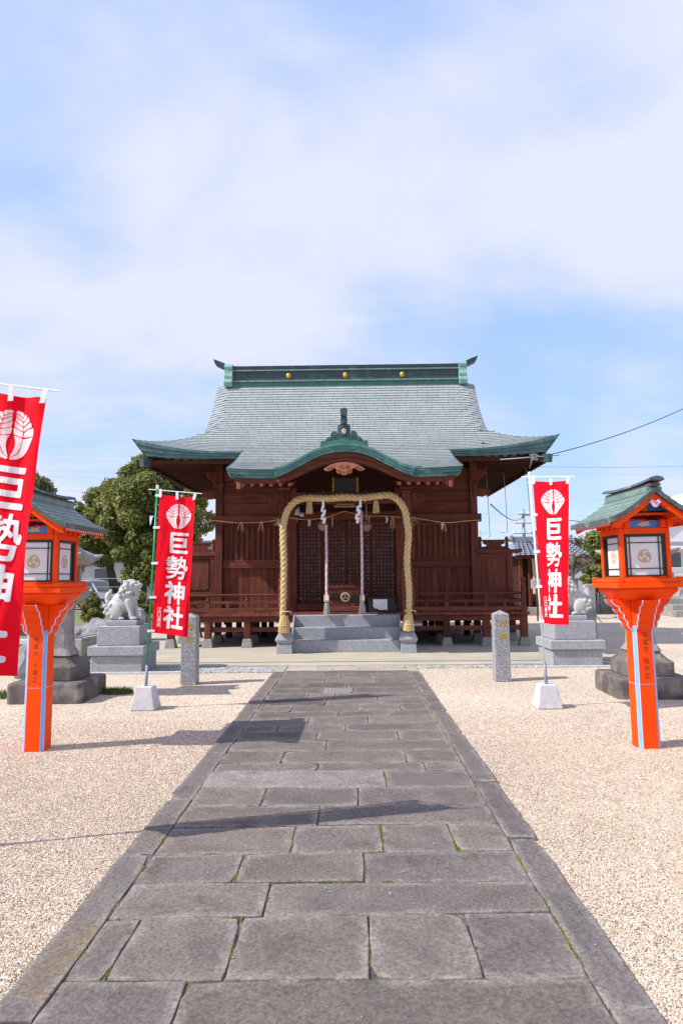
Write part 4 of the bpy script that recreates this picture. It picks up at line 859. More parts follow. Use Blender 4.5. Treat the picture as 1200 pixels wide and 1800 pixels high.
# ------------------------------------------------------------------ veranda
VY = 15.45
ver = MB(O).box(-4.02, 4.02, VY + 0.06, VY + 0.18, 0.60, 0.728).build('veranda', 'woodx', hall, bevel=0.006)
nb = 38; bw = 8.16 / nb
for k in range(nb):
    x = -4.08 + bw * k; MB(O).box(x + 0.003, x + bw - 0.003, VY - random.uniform(0, 0.012), WY - 0.11, 0.735 + random.uniform(-0.004, 0), 0.80 - random.uniform(0, 0.003)).build('deck_board', 'deckwood', ver, bevel=0.004)
for sx in (-1, 1):
    src = MB(O).box(*sorted((sx * 3.20, sx * 4.08)), 0.003, 0.207, 0.735, 0.80).build('deck_board', 'deckwood', ver, bevel=0.004)
    src.location.y = WY + 0.09
    for k in range(1, 18): inst(src, ver, (0, WY + 0.09 + 0.21 * k, 0))
    px = [3.97, 3.13, 2.24]
    for i, x in enumerate(px):
        for y_ in (VY + 0.12, WY + 0.0):
            if y_ > 16 and i == 2: pass
            MB(O).box(sx * x - 0.075, sx * x + 0.075, y_ - 0.075, y_ + 0.075, 0.235, 0.735).build('post', 'wood', ver, bevel=0.006)
            MB(O).frust(sx * x, y_, 0.04, 0.235, 0.125, 0.088).build('footing_stone', 'footing', ver, bevel=0.01)
    for y_ in (18.2, 19.8):
        MB(O).box(sx * 3.97 - 0.075, sx * 3.97 + 0.075, y_ - 0.075, y_ + 0.075, 0.235, 0.735).build('post', 'wood', ver, bevel=0.006)
        MB(O).frust(sx * 3.97, y_, 0.04, 0.235, 0.125, 0.088).build('footing_stone', 'footing', ver, bevel=0.01)
        MB(O).box(sx * 3.13 - 0.075, sx * 3.13 + 0.075, y_ - 0.075, y_ + 0.075, 0.04, 0.735).build('post', 'wood_dark', ver, bevel=0.006)
    MB(O).box(*sorted((sx * 1.42, sx * 4.06)), VY + 0.09, VY + 0.15, 0.385, 0.49).build('tie_rail', 'woodx', ver, bevel=0.005)
    MB(O).box(*sorted((sx * 3.92, sx * 4.02)), VY + 0.2, 20.2, 0.60, 0.725).build('side_beam', 'wood', ver, bevel=0.005)
    MB(O).box(*sorted((sx * 1.42, sx * 3.9)), WY - 0.05, WY + 0.05, 0.58, 0.725).build('inner_beam', 'wood_dark', ver)
    # railing
    x0, x1 = 1.52, 3.97
    rl = MB(O).box(*sorted((sx * x0, sx * 4.06)), VY + 0.03, VY + 0.12, 0.825, 0.915).build('railing', 'woodx', ver.parent, bevel=0.006)
    MB(O).tube([(sx * x0, VY + 0.075, 1.205), (sx * 4.0, VY + 0.075, 1.205)], 0.029, 8).build('top_rail', 'woodx', rl, smooth=False)
    MB(O).box(*sorted((sx * x0, sx * 4.0)), VY + 0.045, VY + 0.105, 1.01, 1.075).build('middle_rail', 'woodx', rl, bevel=0.005)
    for x in (2.24, 3.13): MB(O).box(sx * x - 0.04, sx * x + 0.04, VY + 0.035, VY + 0.115, 0.916, 1.012).build('rail_post', 'wood', rl, bevel=0.004); MB(O).lathe(sx * x, VY + 0.075, [(0.05, 1.076), (0.05, 1.10), (0.036, 1.125), (0.036, 1.14), (0.045, 1.155), (0.045, 1.18)], 8).build('rail_cup', 'wood', rl)
    for x in (1.80, 2.68, 3.55): MB(O).box(sx * x - 0.035, sx * x + 0.035, VY + 0.045, VY + 0.105, 0.916, 1.012).build('rail_post', 'wood', rl, bevel=0.004)
    for x in (1.9, 2.66, 3.4): MB(O).box(sx * x - 0.2, sx * x + 0.2, VY + 0.032, VY + 0.115, 0.803, 0.823).build('rail_chock', 'wood', rl)
    for x in (1.475, 3.97):
        MB(O).lathe(sx * x, VY + 0.075, [(0.062, 0.803), (0.062, 1.28), (0.066, 1.285), (0.066, 1.33), (0.058, 1.335), (0.058, 1.42), (0.045, 1.45), (0.04, 1.465), (0.062, 1.49), (0.068, 1.52), (0.055, 1.555), (0.02, 1.575), (0.004, 1.59)], 14).build('newel_post', 'wood', rl, smooth=False)
    # side railing running back
    sr = MB(O).box(*sorted((sx * 3.93, sx * 4.02)), VY + 0.15, 20.0, 0.825, 0.915).build('railing', 'wood', hall, bevel=0.006)
    MB(O).tube([(sx * 3.97, VY + 0.12, 1.205), (sx * 3.97, 16.6, 1.205)], 0.029, 8).build('top_rail', 'wood', sr)
    MB(O).box(*sorted((sx * 3.94, sx * 4.0)), VY + 0.15, 16.6, 1.01, 1.075).build('middle_rail', 'wood', sr, bevel=0.005)

# ------------------------------------------------------------------ porch pillars, beam, stone steps
PY = 14.35
for sx in (-1, 1):
    x = sx * 1.275
    pil = MB(O).box(x - 0.10, x + 0.10, PY - 0.10, PY + 0.10, 0.46, 3.42).build('porch_pillar', 'wood', hall, bevel=0.014)
    MB(O).sqlathe(x, PY, [(0.165, 0.04), (0.155, 0.235)]).build('pillar_base', 'granite', pil, bevel=0.008)
    MB(O).sqlathe(x, PY, [(0.145, 0.237), (0.185, 0.305), (0.185, 0.335), (0.125, 0.45), (0.125, 0.462)]).build('pillar_pad', 'granite', pil, bevel=0.01)
    MB(O).box(x - 0.14, x + 0.14, PY - 0.14, PY + 0.14, 3.425, 3.50).build('bearing_block', 'wood', pil, bevel=0.02)
    # carved elephant-nose beam end
    MB(O).prism([(sx * 1.38, 3.16), (sx * 1.52, 3.14), (sx * 1.64, 3.18), (sx * 1.74, 3.25), (sx * 1.72, 3.33), (sx * 1.62, 3.34), (sx * 1.50, 3.38), (sx * 1.38, 3.38)], PY - 0.07, PY + 0.07).build('carved_beam_end', 'wood', pil, bevel=0.02, seg=2)
    MB(O).box(x - 0.09, x + 0.09, PY + 0.12, WY - 0.12, 3.22, 3.42).build('rainbow_beam', 'wood', hall, bevel=0.01)
MB(O).box(-1.17, 1.17, PY - 0.07, PY + 0.07, 3.14, 3.38).build('porch_beam', 'woodx', hall, bevel=0.01)
for sx in (-1, 1): MB(O).box(*sorted((sx * 1.05, sx * 2.05)), PY - 0.06, PY + 0.06, 3.505, 3.62).build('porch_purlin', 'wood_eave', hall, bevel=0.01)
steps = MB(O).box(-1.12, 1.12, 14.42, 14.82, 0.04, 0.285).build('stone_steps', 'granite', hall, bevel=0.008)
MB(O).box(-1.12, 1.12, 14.725, 15.12, 0.04, 0.525).build('step', 'granite', steps, bevel=0.008)
MB(O).box(-1.12, 1.12, 15.03, 15.44, 0.04, 0.765).build('step', 'granite', steps, bevel=0.008)
for sx in (-1, 1): MB(O).prism([(14.5, 0.04), (15.44, 0.04), (15.44, 0.775), (15.0, 0.775), (14.62, 0.46)], *sorted((sx * 1.122, sx * 1.155)), 'x').build('cheek_slab', 'granite', steps, bevel=0.006)
# dark earth-floor and stub posts under the hall
for x in (-2.2, -0.9, 0.9, 2.2):
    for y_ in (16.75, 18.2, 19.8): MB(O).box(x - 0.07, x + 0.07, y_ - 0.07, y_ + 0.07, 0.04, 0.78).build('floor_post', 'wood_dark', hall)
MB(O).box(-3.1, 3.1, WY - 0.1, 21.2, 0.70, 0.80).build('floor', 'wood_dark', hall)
MB(O).box(-3.1, 3.1, 21.1, 21.16, 0.28, 0.70).build('back_light_block_board', 'wood_dark', hall)  # added board, blocks the daylight showing through under the floor
for sx in (-1, 1): MB(O).box(*sorted((sx * 3.08, sx * 3.12)), 17.4, 21.1, 0.42, 0.70).build('side_light_block_board', 'wood_dark', hall)  # added at both sides to keep the space under the floor dark

# ================================================================== THINGS ON THE PORCH
def rope_strands(path, r, twist, ns=3, seg=8, frac=0.56, taper=None):
    """ns helical strands round a path (dense polyline of Vectors) -> MB"""
    P = [Vector(p) for p in path]; d = [0.0]
    for a, b in zip(P, P[1:]): d.append(d[-1] + (b - a).length)
    fr = []; t0 = (P[1] - P[0]).normalized(); u = t0.cross(Vector((0.3, 1, 0.1))).normalized()
    for i, p in enumerate(P):
        t = (P[min(i + 1, len(P) - 1)] - P[max(i - 1, 0)]).normalized(); u = (u - t * u.dot(t)).normalized(); fr.append((t, u, t.cross(u)))
    mb = MB()
    for k in range(ns):
        pts = []; rs = []
        for i, p in enumerate(P):
            a = 2 * PI * (k / ns + d[i] / twist); q = r * (taper(d[i] / d[-1]) if taper else 1.0)
            pts.append(tuple(p + (fr[i][1] * math.cos(a) + fr[i][2] * math.sin(a)) * q * (1 - frac))); rs.append(q * frac)
        mb.tube(pts, rs, seg)
    return mb, P, fr, d
def resample(ctrl, step):
    """Catmull-Rom through control points, even spacing"""
    C = [Vector(c) for c in ctrl]; C = [2 * C[0] - C[1]] + C + [2 * C[-1] - C[-2]]; out = []
    for i in range(1, len(C) - 2):
        p0, p1, p2, p3 = C[i - 1:i + 3]; n = max(2, int((p2 - p1).length / step))
        for j in range(n):
            t = j / n; out.append(0.5 * ((2 * p1) + (p2 - p0) * t + (2 * p0 - 5 * p1 + 4 * p2 - p3) * t * t + (3 * p1 - p0 - 3 * p2 + p3) * t**3))
    out.append(C[-2]); return out
def fibres(mb, P, fr, r, n, ln, w_=0.0022, down=0.0):
    for _ in range(n):
        i = random.randrange(len(P)); a = random.uniform(0, 2 * PI); t, u, v = fr[i]; rd = u * math.cos(a) + v * math.sin(a)
        p = P[i] + rd * r * 0.9; l_ = random.uniform(0.3, 1) * ln; dr = (rd + t * random.uniform(-1.2, 1.2) + Vector((0, 0, -down))).normalized(); s = dr.cross(rd + Vector((0.01, 0.02, 0.03))).normalized() * w_
        q = p + dr * l_ * 0.6; e = p + (dr + Vector((random.uniform(-.4, .4), random.uniform(-.4, .4), -0.3))).normalized() * l_
        mb.add([tuple(p - s), tuple(p + s), tuple(q + s * 0.7), tuple(q - s * 0.7), tuple(e)], [(0, 1, 2, 3), (3, 2, 4)])
def tassel(mb, x, y, z0, z1, r0, r1, n=60, w_=0.006):
    for _ in range(n):
        a = random.uniform(0, 2 * PI); k = math.sqrt(random.random()); t0 = Vector((x + r0 * k * math.cos(a), y + r0 * k * math.sin(a), z0)); a2 = a + random.uniform(-.2, .2)
        e = Vector((x + r1 * k * math.cos(a2), y + r1 * k * math.sin(a2), z1 + random.uniform(-0.012, 0.02))); m = t0.lerp(e, 0.45) + Vector((math.cos(a), math.sin(a), 0)) * (r1 - r0) * 0.15 * k
        mb.tube([tuple(t0), tuple(m), tuple(e)], [w_, w_, w_ * 0.7], 4)
RPY = PY - 0.20
shim = thing('sacred_rope', 'thick twisted straw rope arched over the porch entrance', 'straw rope', (XC, RPY, 0.6))
xr = 1.275
ctrl = [(-xr - 0.03, RPY + 0.02, 0.80), (-xr - 0.01, RPY, 1.3), (-xr + 0.0, RPY, 1.9), (-xr - 0.02, RPY, 2.5), (-xr + 0.01, RPY, 2.78), (-xr + 0.10, RPY, 3.03), (-xr + 0.28, RPY, 3.20), (-xr + 0.50, RPY, 3.245), (-0.35, RPY, 3.235), (0.0, RPY, 3.255), (0.35, RPY, 3.24), (0.62, RPY, 3.265), (xr - 0.35, RPY, 3.285), (xr - 0.17, RPY, 3.18), (xr - 0.04, RPY, 2.98), (xr + 0.0, RPY, 2.75), (xr + 0.03, RPY, 2.45), (xr - 0.01, RPY, 1.9), (xr + 0.02, RPY, 1.3), (xr + 0.01, RPY + 0.02, 0.80)]
ctrl = [(x + XC, y, z) for x, y, z in ctrl]
pth = resample(ctrl, 0.022)
mb, P, fr, dd = rope_strands(pth, 0.078, 0.33, 3, 9, 0.505, lambda t: 0.80 + 0.22 * math.sin(PI * min(1, max(0, t))) )
o = mb.build('rope_body', 'straw', shim, smooth=True, fix=False); setvar(o.data, 0.82, 1.12)
mb = MB(); fibres(mb, P, fr, 0.07, 2600, 0.085, 0.0016); o = mb.build('loose_straw', 'straw', shim, fix=False); setvar(o.data, 0.9, 1.35); tag(o, kind='stuff')
for sx in (-1, 1):
    mb = MB(); x = sx * xr + XC; tassel(mb, x, RPY + 0.02, 0.82, 0.47 if sx < 0 else 0.49, 0.075, 0.125, 230, 0.006); o = mb.build('end_tassel', 'straw', shim, fix=False); setvar(o.data, 0.85, 1.2)
    tb = MB(); tb.tube([(x + 0.075 * math.cos(2 * PI * k / 14), RPY + 0.02 + 0.075 * math.sin(2 * PI * k / 14), 0.90) for k in range(15)], 0.014, 6); tb.tube([(x - 0.02, RPY - 0.05, 0.90), (x + 0.10, RPY - 0.07, 0.905), (x + 0.16, RPY - 0.06, 0.88)], 0.009, 5)
    tb.tube([(x + 0.115 * math.cos(2 * PI * k / 14), RPY + 0.02 + 0.115 * math.sin(2 * PI * k / 14), 0.62) for k in range(15)], 0.008, 5)
    o = tb.build('binding_cord', 'straw', shim, smooth=True); setvar(o.data, 0.9, 1.1)
for x in (-0.745, 0.64):
    mb = MB(); tassel(mb, x + XC, RPY - 0.01, 3.175, 2.92, 0.042, 0.075, 90, 0.005); o = mb.build('hanging_tassel', 'straw', shim, fix=False); setvar(o.data, 0.85, 1.1)
    o = MB().lathe(x + XC, RPY - 0.01, [(0.045, 3.12), (0.05, 3.13), (0.045, 3.14)], 10).build('tassel_band', 'straw', shim); setvar(o.data, 0.9, 1)
# folded paper streamers: zigzag of four leaves
def streamer(mb, x, y, z, s, tilt=0.0, n=4):
    w_, h_ = 0.07 * s, 0.11 * s
    for k in range(n):
        x0 = x + tilt * k * h_ + (0.022 * s if k % 2 else -0.012 * s); yy = y - 0.006 * k; z0 = z - k * h_ * 0.72
        mb.loft([[(x0 - w_ / 2 + 0.02 * s, yy, z0), (x0 + w_ / 2 + 0.01 * s, yy - 0.004, z0 + 0.02 * s), (x0 + w_ / 2 - 0.02 * s, yy - 0.012, z0 - h_), (x0 - w_ / 2, yy - 0.008, z0 - h_ + 0.01 * s)],
                 [(x0 - w_ / 2 + 0.02 * s, yy + 0.002, z0), (x0 + w_ / 2 + 0.01 * s, yy - 0.002, z0 + 0.02 * s), (x0 + w_ / 2 - 0.02 * s, yy - 0.010, z0 - h_), (x0 - w_ / 2, yy - 0.006, z0 - h_ + 0.01 * s)]])
for x in (-0.455, 0.315):
    mb = MB(); mb.prism([(x + XC - 0.018, 3.20), (x + XC + 0.022, 3.20), (x + XC + 0.03, 3.03), (x + XC - 0.03, 3.03)], RPY - 0.06, RPY - 0.058); streamer(mb, x + XC + (-0.005 if x < 0 else -0.04), RPY - 0.062, 3.06, 1.05, 0.0 if x < 0 else -0.12); mb.build('paper_streamer', 'paper', shim)

# thin rope across the front with straw tufts and small paper strips
trope = thing('thin_straw_rope', 'thin straw cord strung across the hall front with small straw tufts', 'straw cord', (XC, WY - 0.2, 2.7))
TY = WY - 0.21
c2 = [(-3.42, 2.98), (-3.2, 3.02), (-2.6, 2.96), (-1.95, 2.98), (-1.40, 3.06), (-0.95, 3.02), (-0.45, 3.08), (-0.1, 3.20), (0.02, 3.205), (0.45, 3.10), (0.9, 3.09), (1.3, 3.06), (1.7, 3.03), (2.35, 2.92), (2.9, 2.95), (3.24, 2.97)]
c2 = [(x, z - 0.03) for x, z in c2]
p2 = resample([(x + XC, TY, z) for x, z in c2], 0.05)
mb, P2, f2, _ = rope_strands(p2, 0.013, 0.10, 2, 5); o = mb.build('cord', 'straw', trope, smooth=True, fix=False); setvar(o.data, 0.9, 1.15)
def zat(x): return float(np.interp(x, [a for a, b in c2], [b for a, b in c2]))
for x in (-2.55, -2.05, -0.86, -0.33, 0.55, 1.12, 1.55, 2.35):
    mb = MB(); tassel(mb, x + XC, TY - 0.015, zat(x) + 0.02, zat(x) - random.uniform(0.16, 0.3), 0.012, 0.09 if abs(x) > 1 else 0.03, 8, 0.0035); o = mb.build('straw_tuft', 'straw', trope, fix=False); setvar(o.data, 0.9, 1.2)
mb = MB(); fibres(mb, P2, f2, 0.012, 60, 0.12, 0.0018, 0.8)
for _ in range(26):
    s_ = 1 if _ % 2 else -1; x = s_ * 1.42; mb.tube([(x + XC, TY - 0.03, zat(x)), (x + XC + s_ * random.uniform(0.15, 0.36), TY - 0.05, zat(x) + random.uniform(-0.22, 0.06))], 0.004, 3)
o = mb.build('loose_straw', 'straw', trope, fix=False); setvar(o.data, 0.9, 1.25); tag(o, kind='stuff')
for x in (-1.62, -0.90, 0.98, 2.31): mb = MB(); streamer(mb, x + XC, TY - 0.03, zat(x) - 0.02, 0.55, 0.0, 3); mb.build('paper_strip', 'paper', trope)

# two bells with their ropes
def bell_rope(x, zb, label, redtop):
    y = 15.0
    t = thing('bell_rope', label, 'bell rope', (x + XC, y, 0.9), 'bell ropes before the doors')
    MB().lathe(x + XC, y + 0.10, [(0.01, zb + 0.125), (0.06, zb + 0.11), (0.10, zb + 0.06), (0.112, zb + 0.018), (0.12, zb + 0.012), (0.12, zb - 0.012), (0.112, zb - 0.018), (0.10, zb - 0.07), (0.06, zb - 0.115), (0.01, zb - 0.13)], 18).build('bell', 'bell', t, smooth=True)
    MB().tube([(x + XC, y + 0.10, zb + 0.12), (x + XC, y + 0.10, 3.5)], 0.012, 5).build('hanging_chain', 'steel', t)
    px = x + XC + (0.07 if not redtop else -0.115)
    pth = resample([(px, y, zb + (0.0 if not redtop else 0.32)), (px + 0.005, y - 0.02, 2.0), (px, y - 0.03, 1.20)], 0.02)
    mb, P, fr, d = rope_strands(pth, 0.031, 0.15, 3, 6)
    nf = len(mb.f) // 3; nv_ = len(mb.v) // 3
    for k, m_ in enumerate(('bellrope_white', 'bellrope', 'bellrope_red')):
        sb = MB(); sb.v = mb.v[k * nv_:(k + 1) * nv_]; sb.f = [tuple(i - k * nv_ for i in f) for f in mb.f[k * nf:(k + 1) * nf]]; sb.build('rope_strand', m_, t, smooth=True, fix=False)
    if redtop:
        p3 = [p for p in pth if p.z > zb + 0.12]; mb, *_ = rope_strands(p3, 0.036, 0.15, 3, 6); mb.build('red_rope_end', 'bellrope_red', t, smooth=True, fix=False)
    mb = MB().box(px - 0.055, px + 0.055, y - 0.085, y + 0.025, 1.06, 1.215); hb = mb.build('wooden_grip', 'palewood', t, bevel=0.012)
    MB().box(px + (-0.02 if not redtop else 0.0), px + 0.045, y - 0.089, y - 0.086, 1.10, 1.195).build('paper_label', 'paper', hb)
    mb = MB(); tassel(mb, px, y - 0.03, 1.065, 0.80, 0.032, 0.075, 90, 0.006); mb.build('tassel', 'tassel', t, fix=False)
    MB().lathe(px, y - 0.03, [(0.04, 1.0), (0.046, 1.01), (0.04, 1.02)], 10).build('tassel_band', 'tassel', t)
bell_rope(-0.50, 2.74, 'pink and white bell rope under the left bronze bell, beside the offering box', False)
bell_rope(0.46, 2.72, 'bell rope with a red upper end under the right bronze bell', True)

# offering box
obx = thing('offering_box', 'red-brown wooden offering box with black characters and a gold round emblem', 'offering box', (XC - 0.02, 15.75, 0.80))
BO = (XC - 0.03, 15.55, 0.80)
MB(BO).box(-0.47, 0.47, 0.0, 0.52, 0.002, 0.135).build('plinth', 'woodx', obx, bevel=0.008)
MB(BO).prism([(-0.30, 0.0), (-0.24, 0.035), (-0.19, 0.02), (-0.13, 0.04), (0, 0.03), (0.13, 0.04), (0.19, 0.02), (0.24, 0.035), (0.30, 0.0)], -0.004, -0.001).build('plinth_cutout', 'black', obx)
MB(BO).box(-0.42, 0.42, 0.04, 0.48, 0.137, 0.545).build('front_panel', 'woodx', obx, bevel=0.006)
MB(BO).box(-0.45, 0.45, 0.015, 0.505, 0.547, 0.60).build('top_rim', 'woodx', obx, bevel=0.008)
for k in range(8): MB(BO).box(-0.40 + 0.1 * k, -0.36 + 0.1 * k, 0.05, 0.47, 0.602, 0.625).build('slat', 'woodx', obx)
def solid_glyph(ch, off, f, m, parent, depth, name='character'):
    vs, fs = glyph(ch, off); bm = bmesh.new(); bv = [bm.verts.new((x, y, 0)) for x, y in vs]
    for q in fs:
        try: bm.faces.new([bv[i] for i in q])
        except ValueError: pass
    ext = bmesh.ops.extrude_face_region(bm, geom=bm.faces[:]); 
    for v in [e for e in ext['geom'] if isinstance(e, bmesh.types.BMVert)]: v.co.z = depth
    for v in bm.verts: v.co = f(v.co.x, v.co.y, v.co.z)
    bmesh.ops.recalc_face_normals(bm, faces=bm.faces[:])
    me = bpy.data.meshes.new(name); bm.to_mesh(me); bm.free(); return link(name, me, m, parent)
for ch, cx_ in (('奉', -0.245), ('納', 0.245)):
    solid_glyph(ch, 0.012, lambda x, y, z: (BO[0] + cx_ + x * 0.235, BO[1] + 0.039 - z, BO[2] + 0.345 + y * 0.24), 'black', obx, 0.03)
MB(BO).prism([(0.105 * math.cos(2 * PI * k / 24), 0.345 + 0.105 * math.sin(2 * PI * k / 24)) for k in range(24)], 0.015, 0.04).build('emblem_disc', 'tomoe', obx, bevel=0.006)
vs2, fs2 = polymesh2d(tomoe_polys()); flatmesh('emblem', [(x * 0.088, y * 0.088) for x, y in vs2], fs2, lambda x, y: (BO[0] + x, BO[1] + 0.0125, BO[2] + 0.345 + y), 'black', obx)
# black box with a sheet of paper taped to it
bxx = thing('black_crate', 'black low cabinet with crumpled white paper taped on, beside the offering box', 'cabinet', (XC + 0.78, 15.8, 0.80))
MB((XC + 0.79, 15.62, 0.80)).box(-0.31, 0.31, 0, 0.40, 0.002, 0.32).build('cabinet_body', 'black', bxx, bevel=0.006)
MB((XC + 0.79, 15.62, 0.80)).box(-0.325, 0.325, -0.02, 0.42, 0.322, 0.35).build('cabinet_top', 'black', bxx, bevel=0.006)
mb = MB((XC + 0.76, 15.612, 0.85)); gd = [[(-0.16 + 0.32 * i / 7 + (0.03 if j < 2 and i < 2 else 0), -0.004 - 0.022 * random.random(), 0.24 * j / 6 + (0.03 if j == 0 and i < 3 else 0)) for i in range(8)] for j in range(7)]
mb.loft(gd, cap=False, close=False); mb.build('paper_sheet', 'paper', bxx, fix=False)
# name plaque hung under the undulating gable
plq = thing('name_plaque', 'black shrine name plaque with gold dotted edges hung under the porch gable', 'plaque', (XC + 0.0, 15.15, 3.2))
def pq(x, t, d): return (XC + x, 15.25 - 0.10 * t - d, 3.15 + 0.66 * t)          # leans forward at the top
mb = MB(); mb.loft([[pq(-0.27, 0, 0), pq(0.27, 0, 0), pq(0.27, 1, 0), pq(-0.27, 1, 0)], [pq(-0.27, 0, 0.05), pq(0.27, 0, 0.05), pq(0.27, 1, 0.05), pq(-0.27, 1, 0.05)]]); mb.build('board', 'black', plq, bevel=0.01)
for sx in (-1, 1):
    mb = MB()
    for k in range(4, 11): mb.loft([[pq(sx * 0.25, k / 11 + 0.01, 0.051), pq(sx * 0.285, k / 11 + 0.015, 0.051), pq(sx * 0.285, k / 11 + 0.07, 0.051), pq(sx * 0.25, k / 11 + 0.075, 0.051)], [pq(sx * 0.25, k / 11 + 0.01, 0.075), pq(sx * 0.29, k / 11 + 0.015, 0.075), pq(sx * 0.29, k / 11 + 0.07, 0.075), pq(sx * 0.25, k / 11 + 0.075, 0.075)]])
    mb.build('gold_edge', 'gold', plq)
for t0, nm_ in ((0.0, 'gold_edge'),):
    mb = MB()
    for k in range(9): x = -0.25 + 0.056 * k; mb.loft([[pq(x, t0, 0.051), pq(x + 0.046, t0, 0.051), pq(x + 0.046, t0 + 0.05, 0.051), pq(x, t0 + 0.05, 0.051)], [pq(x, t0, 0.075), pq(x + 0.046, t0, 0.075), pq(x + 0.046, t0 + 0.05, 0.075), pq(x, t0 + 0.05, 0.075)]])
    mb.build(nm_, 'gold', plq)
mb = MB(); mb.loft([[pq(-0.2, 0.08, 0.051), pq(0.2, 0.08, 0.051), pq(0.2, 0.17, 0.051), pq(-0.2, 0.17, 0.051)], [pq(-0.2, 0.08, 0.06), pq(0.2, 0.08, 0.06), pq(0.2, 0.17, 0.06), pq(-0.2, 0.17, 0.06)]]); mb.build('grey_strip', 'steel', plq)
# lamp clamped on the left door pillar
lmp = thing('spot_lamp', 'small white outdoor lamp fixed beside the rope on the left pillar', 'lamp', (-1.29, 16.45, 3.0))
MB((-1.30, 16.35, 3.16)).lathe(0, 0, [(0.03, 0.12), (0.05, 0.1), (0.055, 0.0), (0.075, -0.06), (0.07, -0.065)], 12).build('lamp_shade', 'lamp', lmp, smooth=True)
MB((-1.30, 16.35, 3.16)).tube([(0.0, 0.0, 0.1), (0.0, 0.1, 0.16), (0.0, 0.24, 0.16)], 0.015, 6).build('lamp_arm', 'lamp', lmp)
MB((-1.30, 16.35, 3.16)).lathe(0.10, 0.02, [(0.02, 0.0), (0.055, -0.02), (0.06, -0.09), (0.03, -0.11)], 10).build('sensor', 'lamp', lmp, smooth=True)
# hooked rods hanging from the right eave
for i, (px, zt, zb, y) in enumerate(((3.62, 4.45, 2.60, 17.6), (4.12, 4.42, 2.72, 17.8), (4.40, 4.35, 3.05, 16.6))):
    lb = ['long thin hanging rod nearest the corner pillar', 'middle thin hooked rod under the right eave', 'outermost thin hooked rod under the right eave'][i]
    mb = MB((XC, 0, 0)).tube([(px, y, zt), (px + 0.04, y, (zt + zb) / 2), (px + 0.06, y, zb), (px + (-0.12 if i else 0.02), y - 0.01, zb - 0.01)], 0.008, 5)
    o = mb.build('hanging_rod', 'steel'); tag(o, lb, 'rod', 'rods hung from the eave')

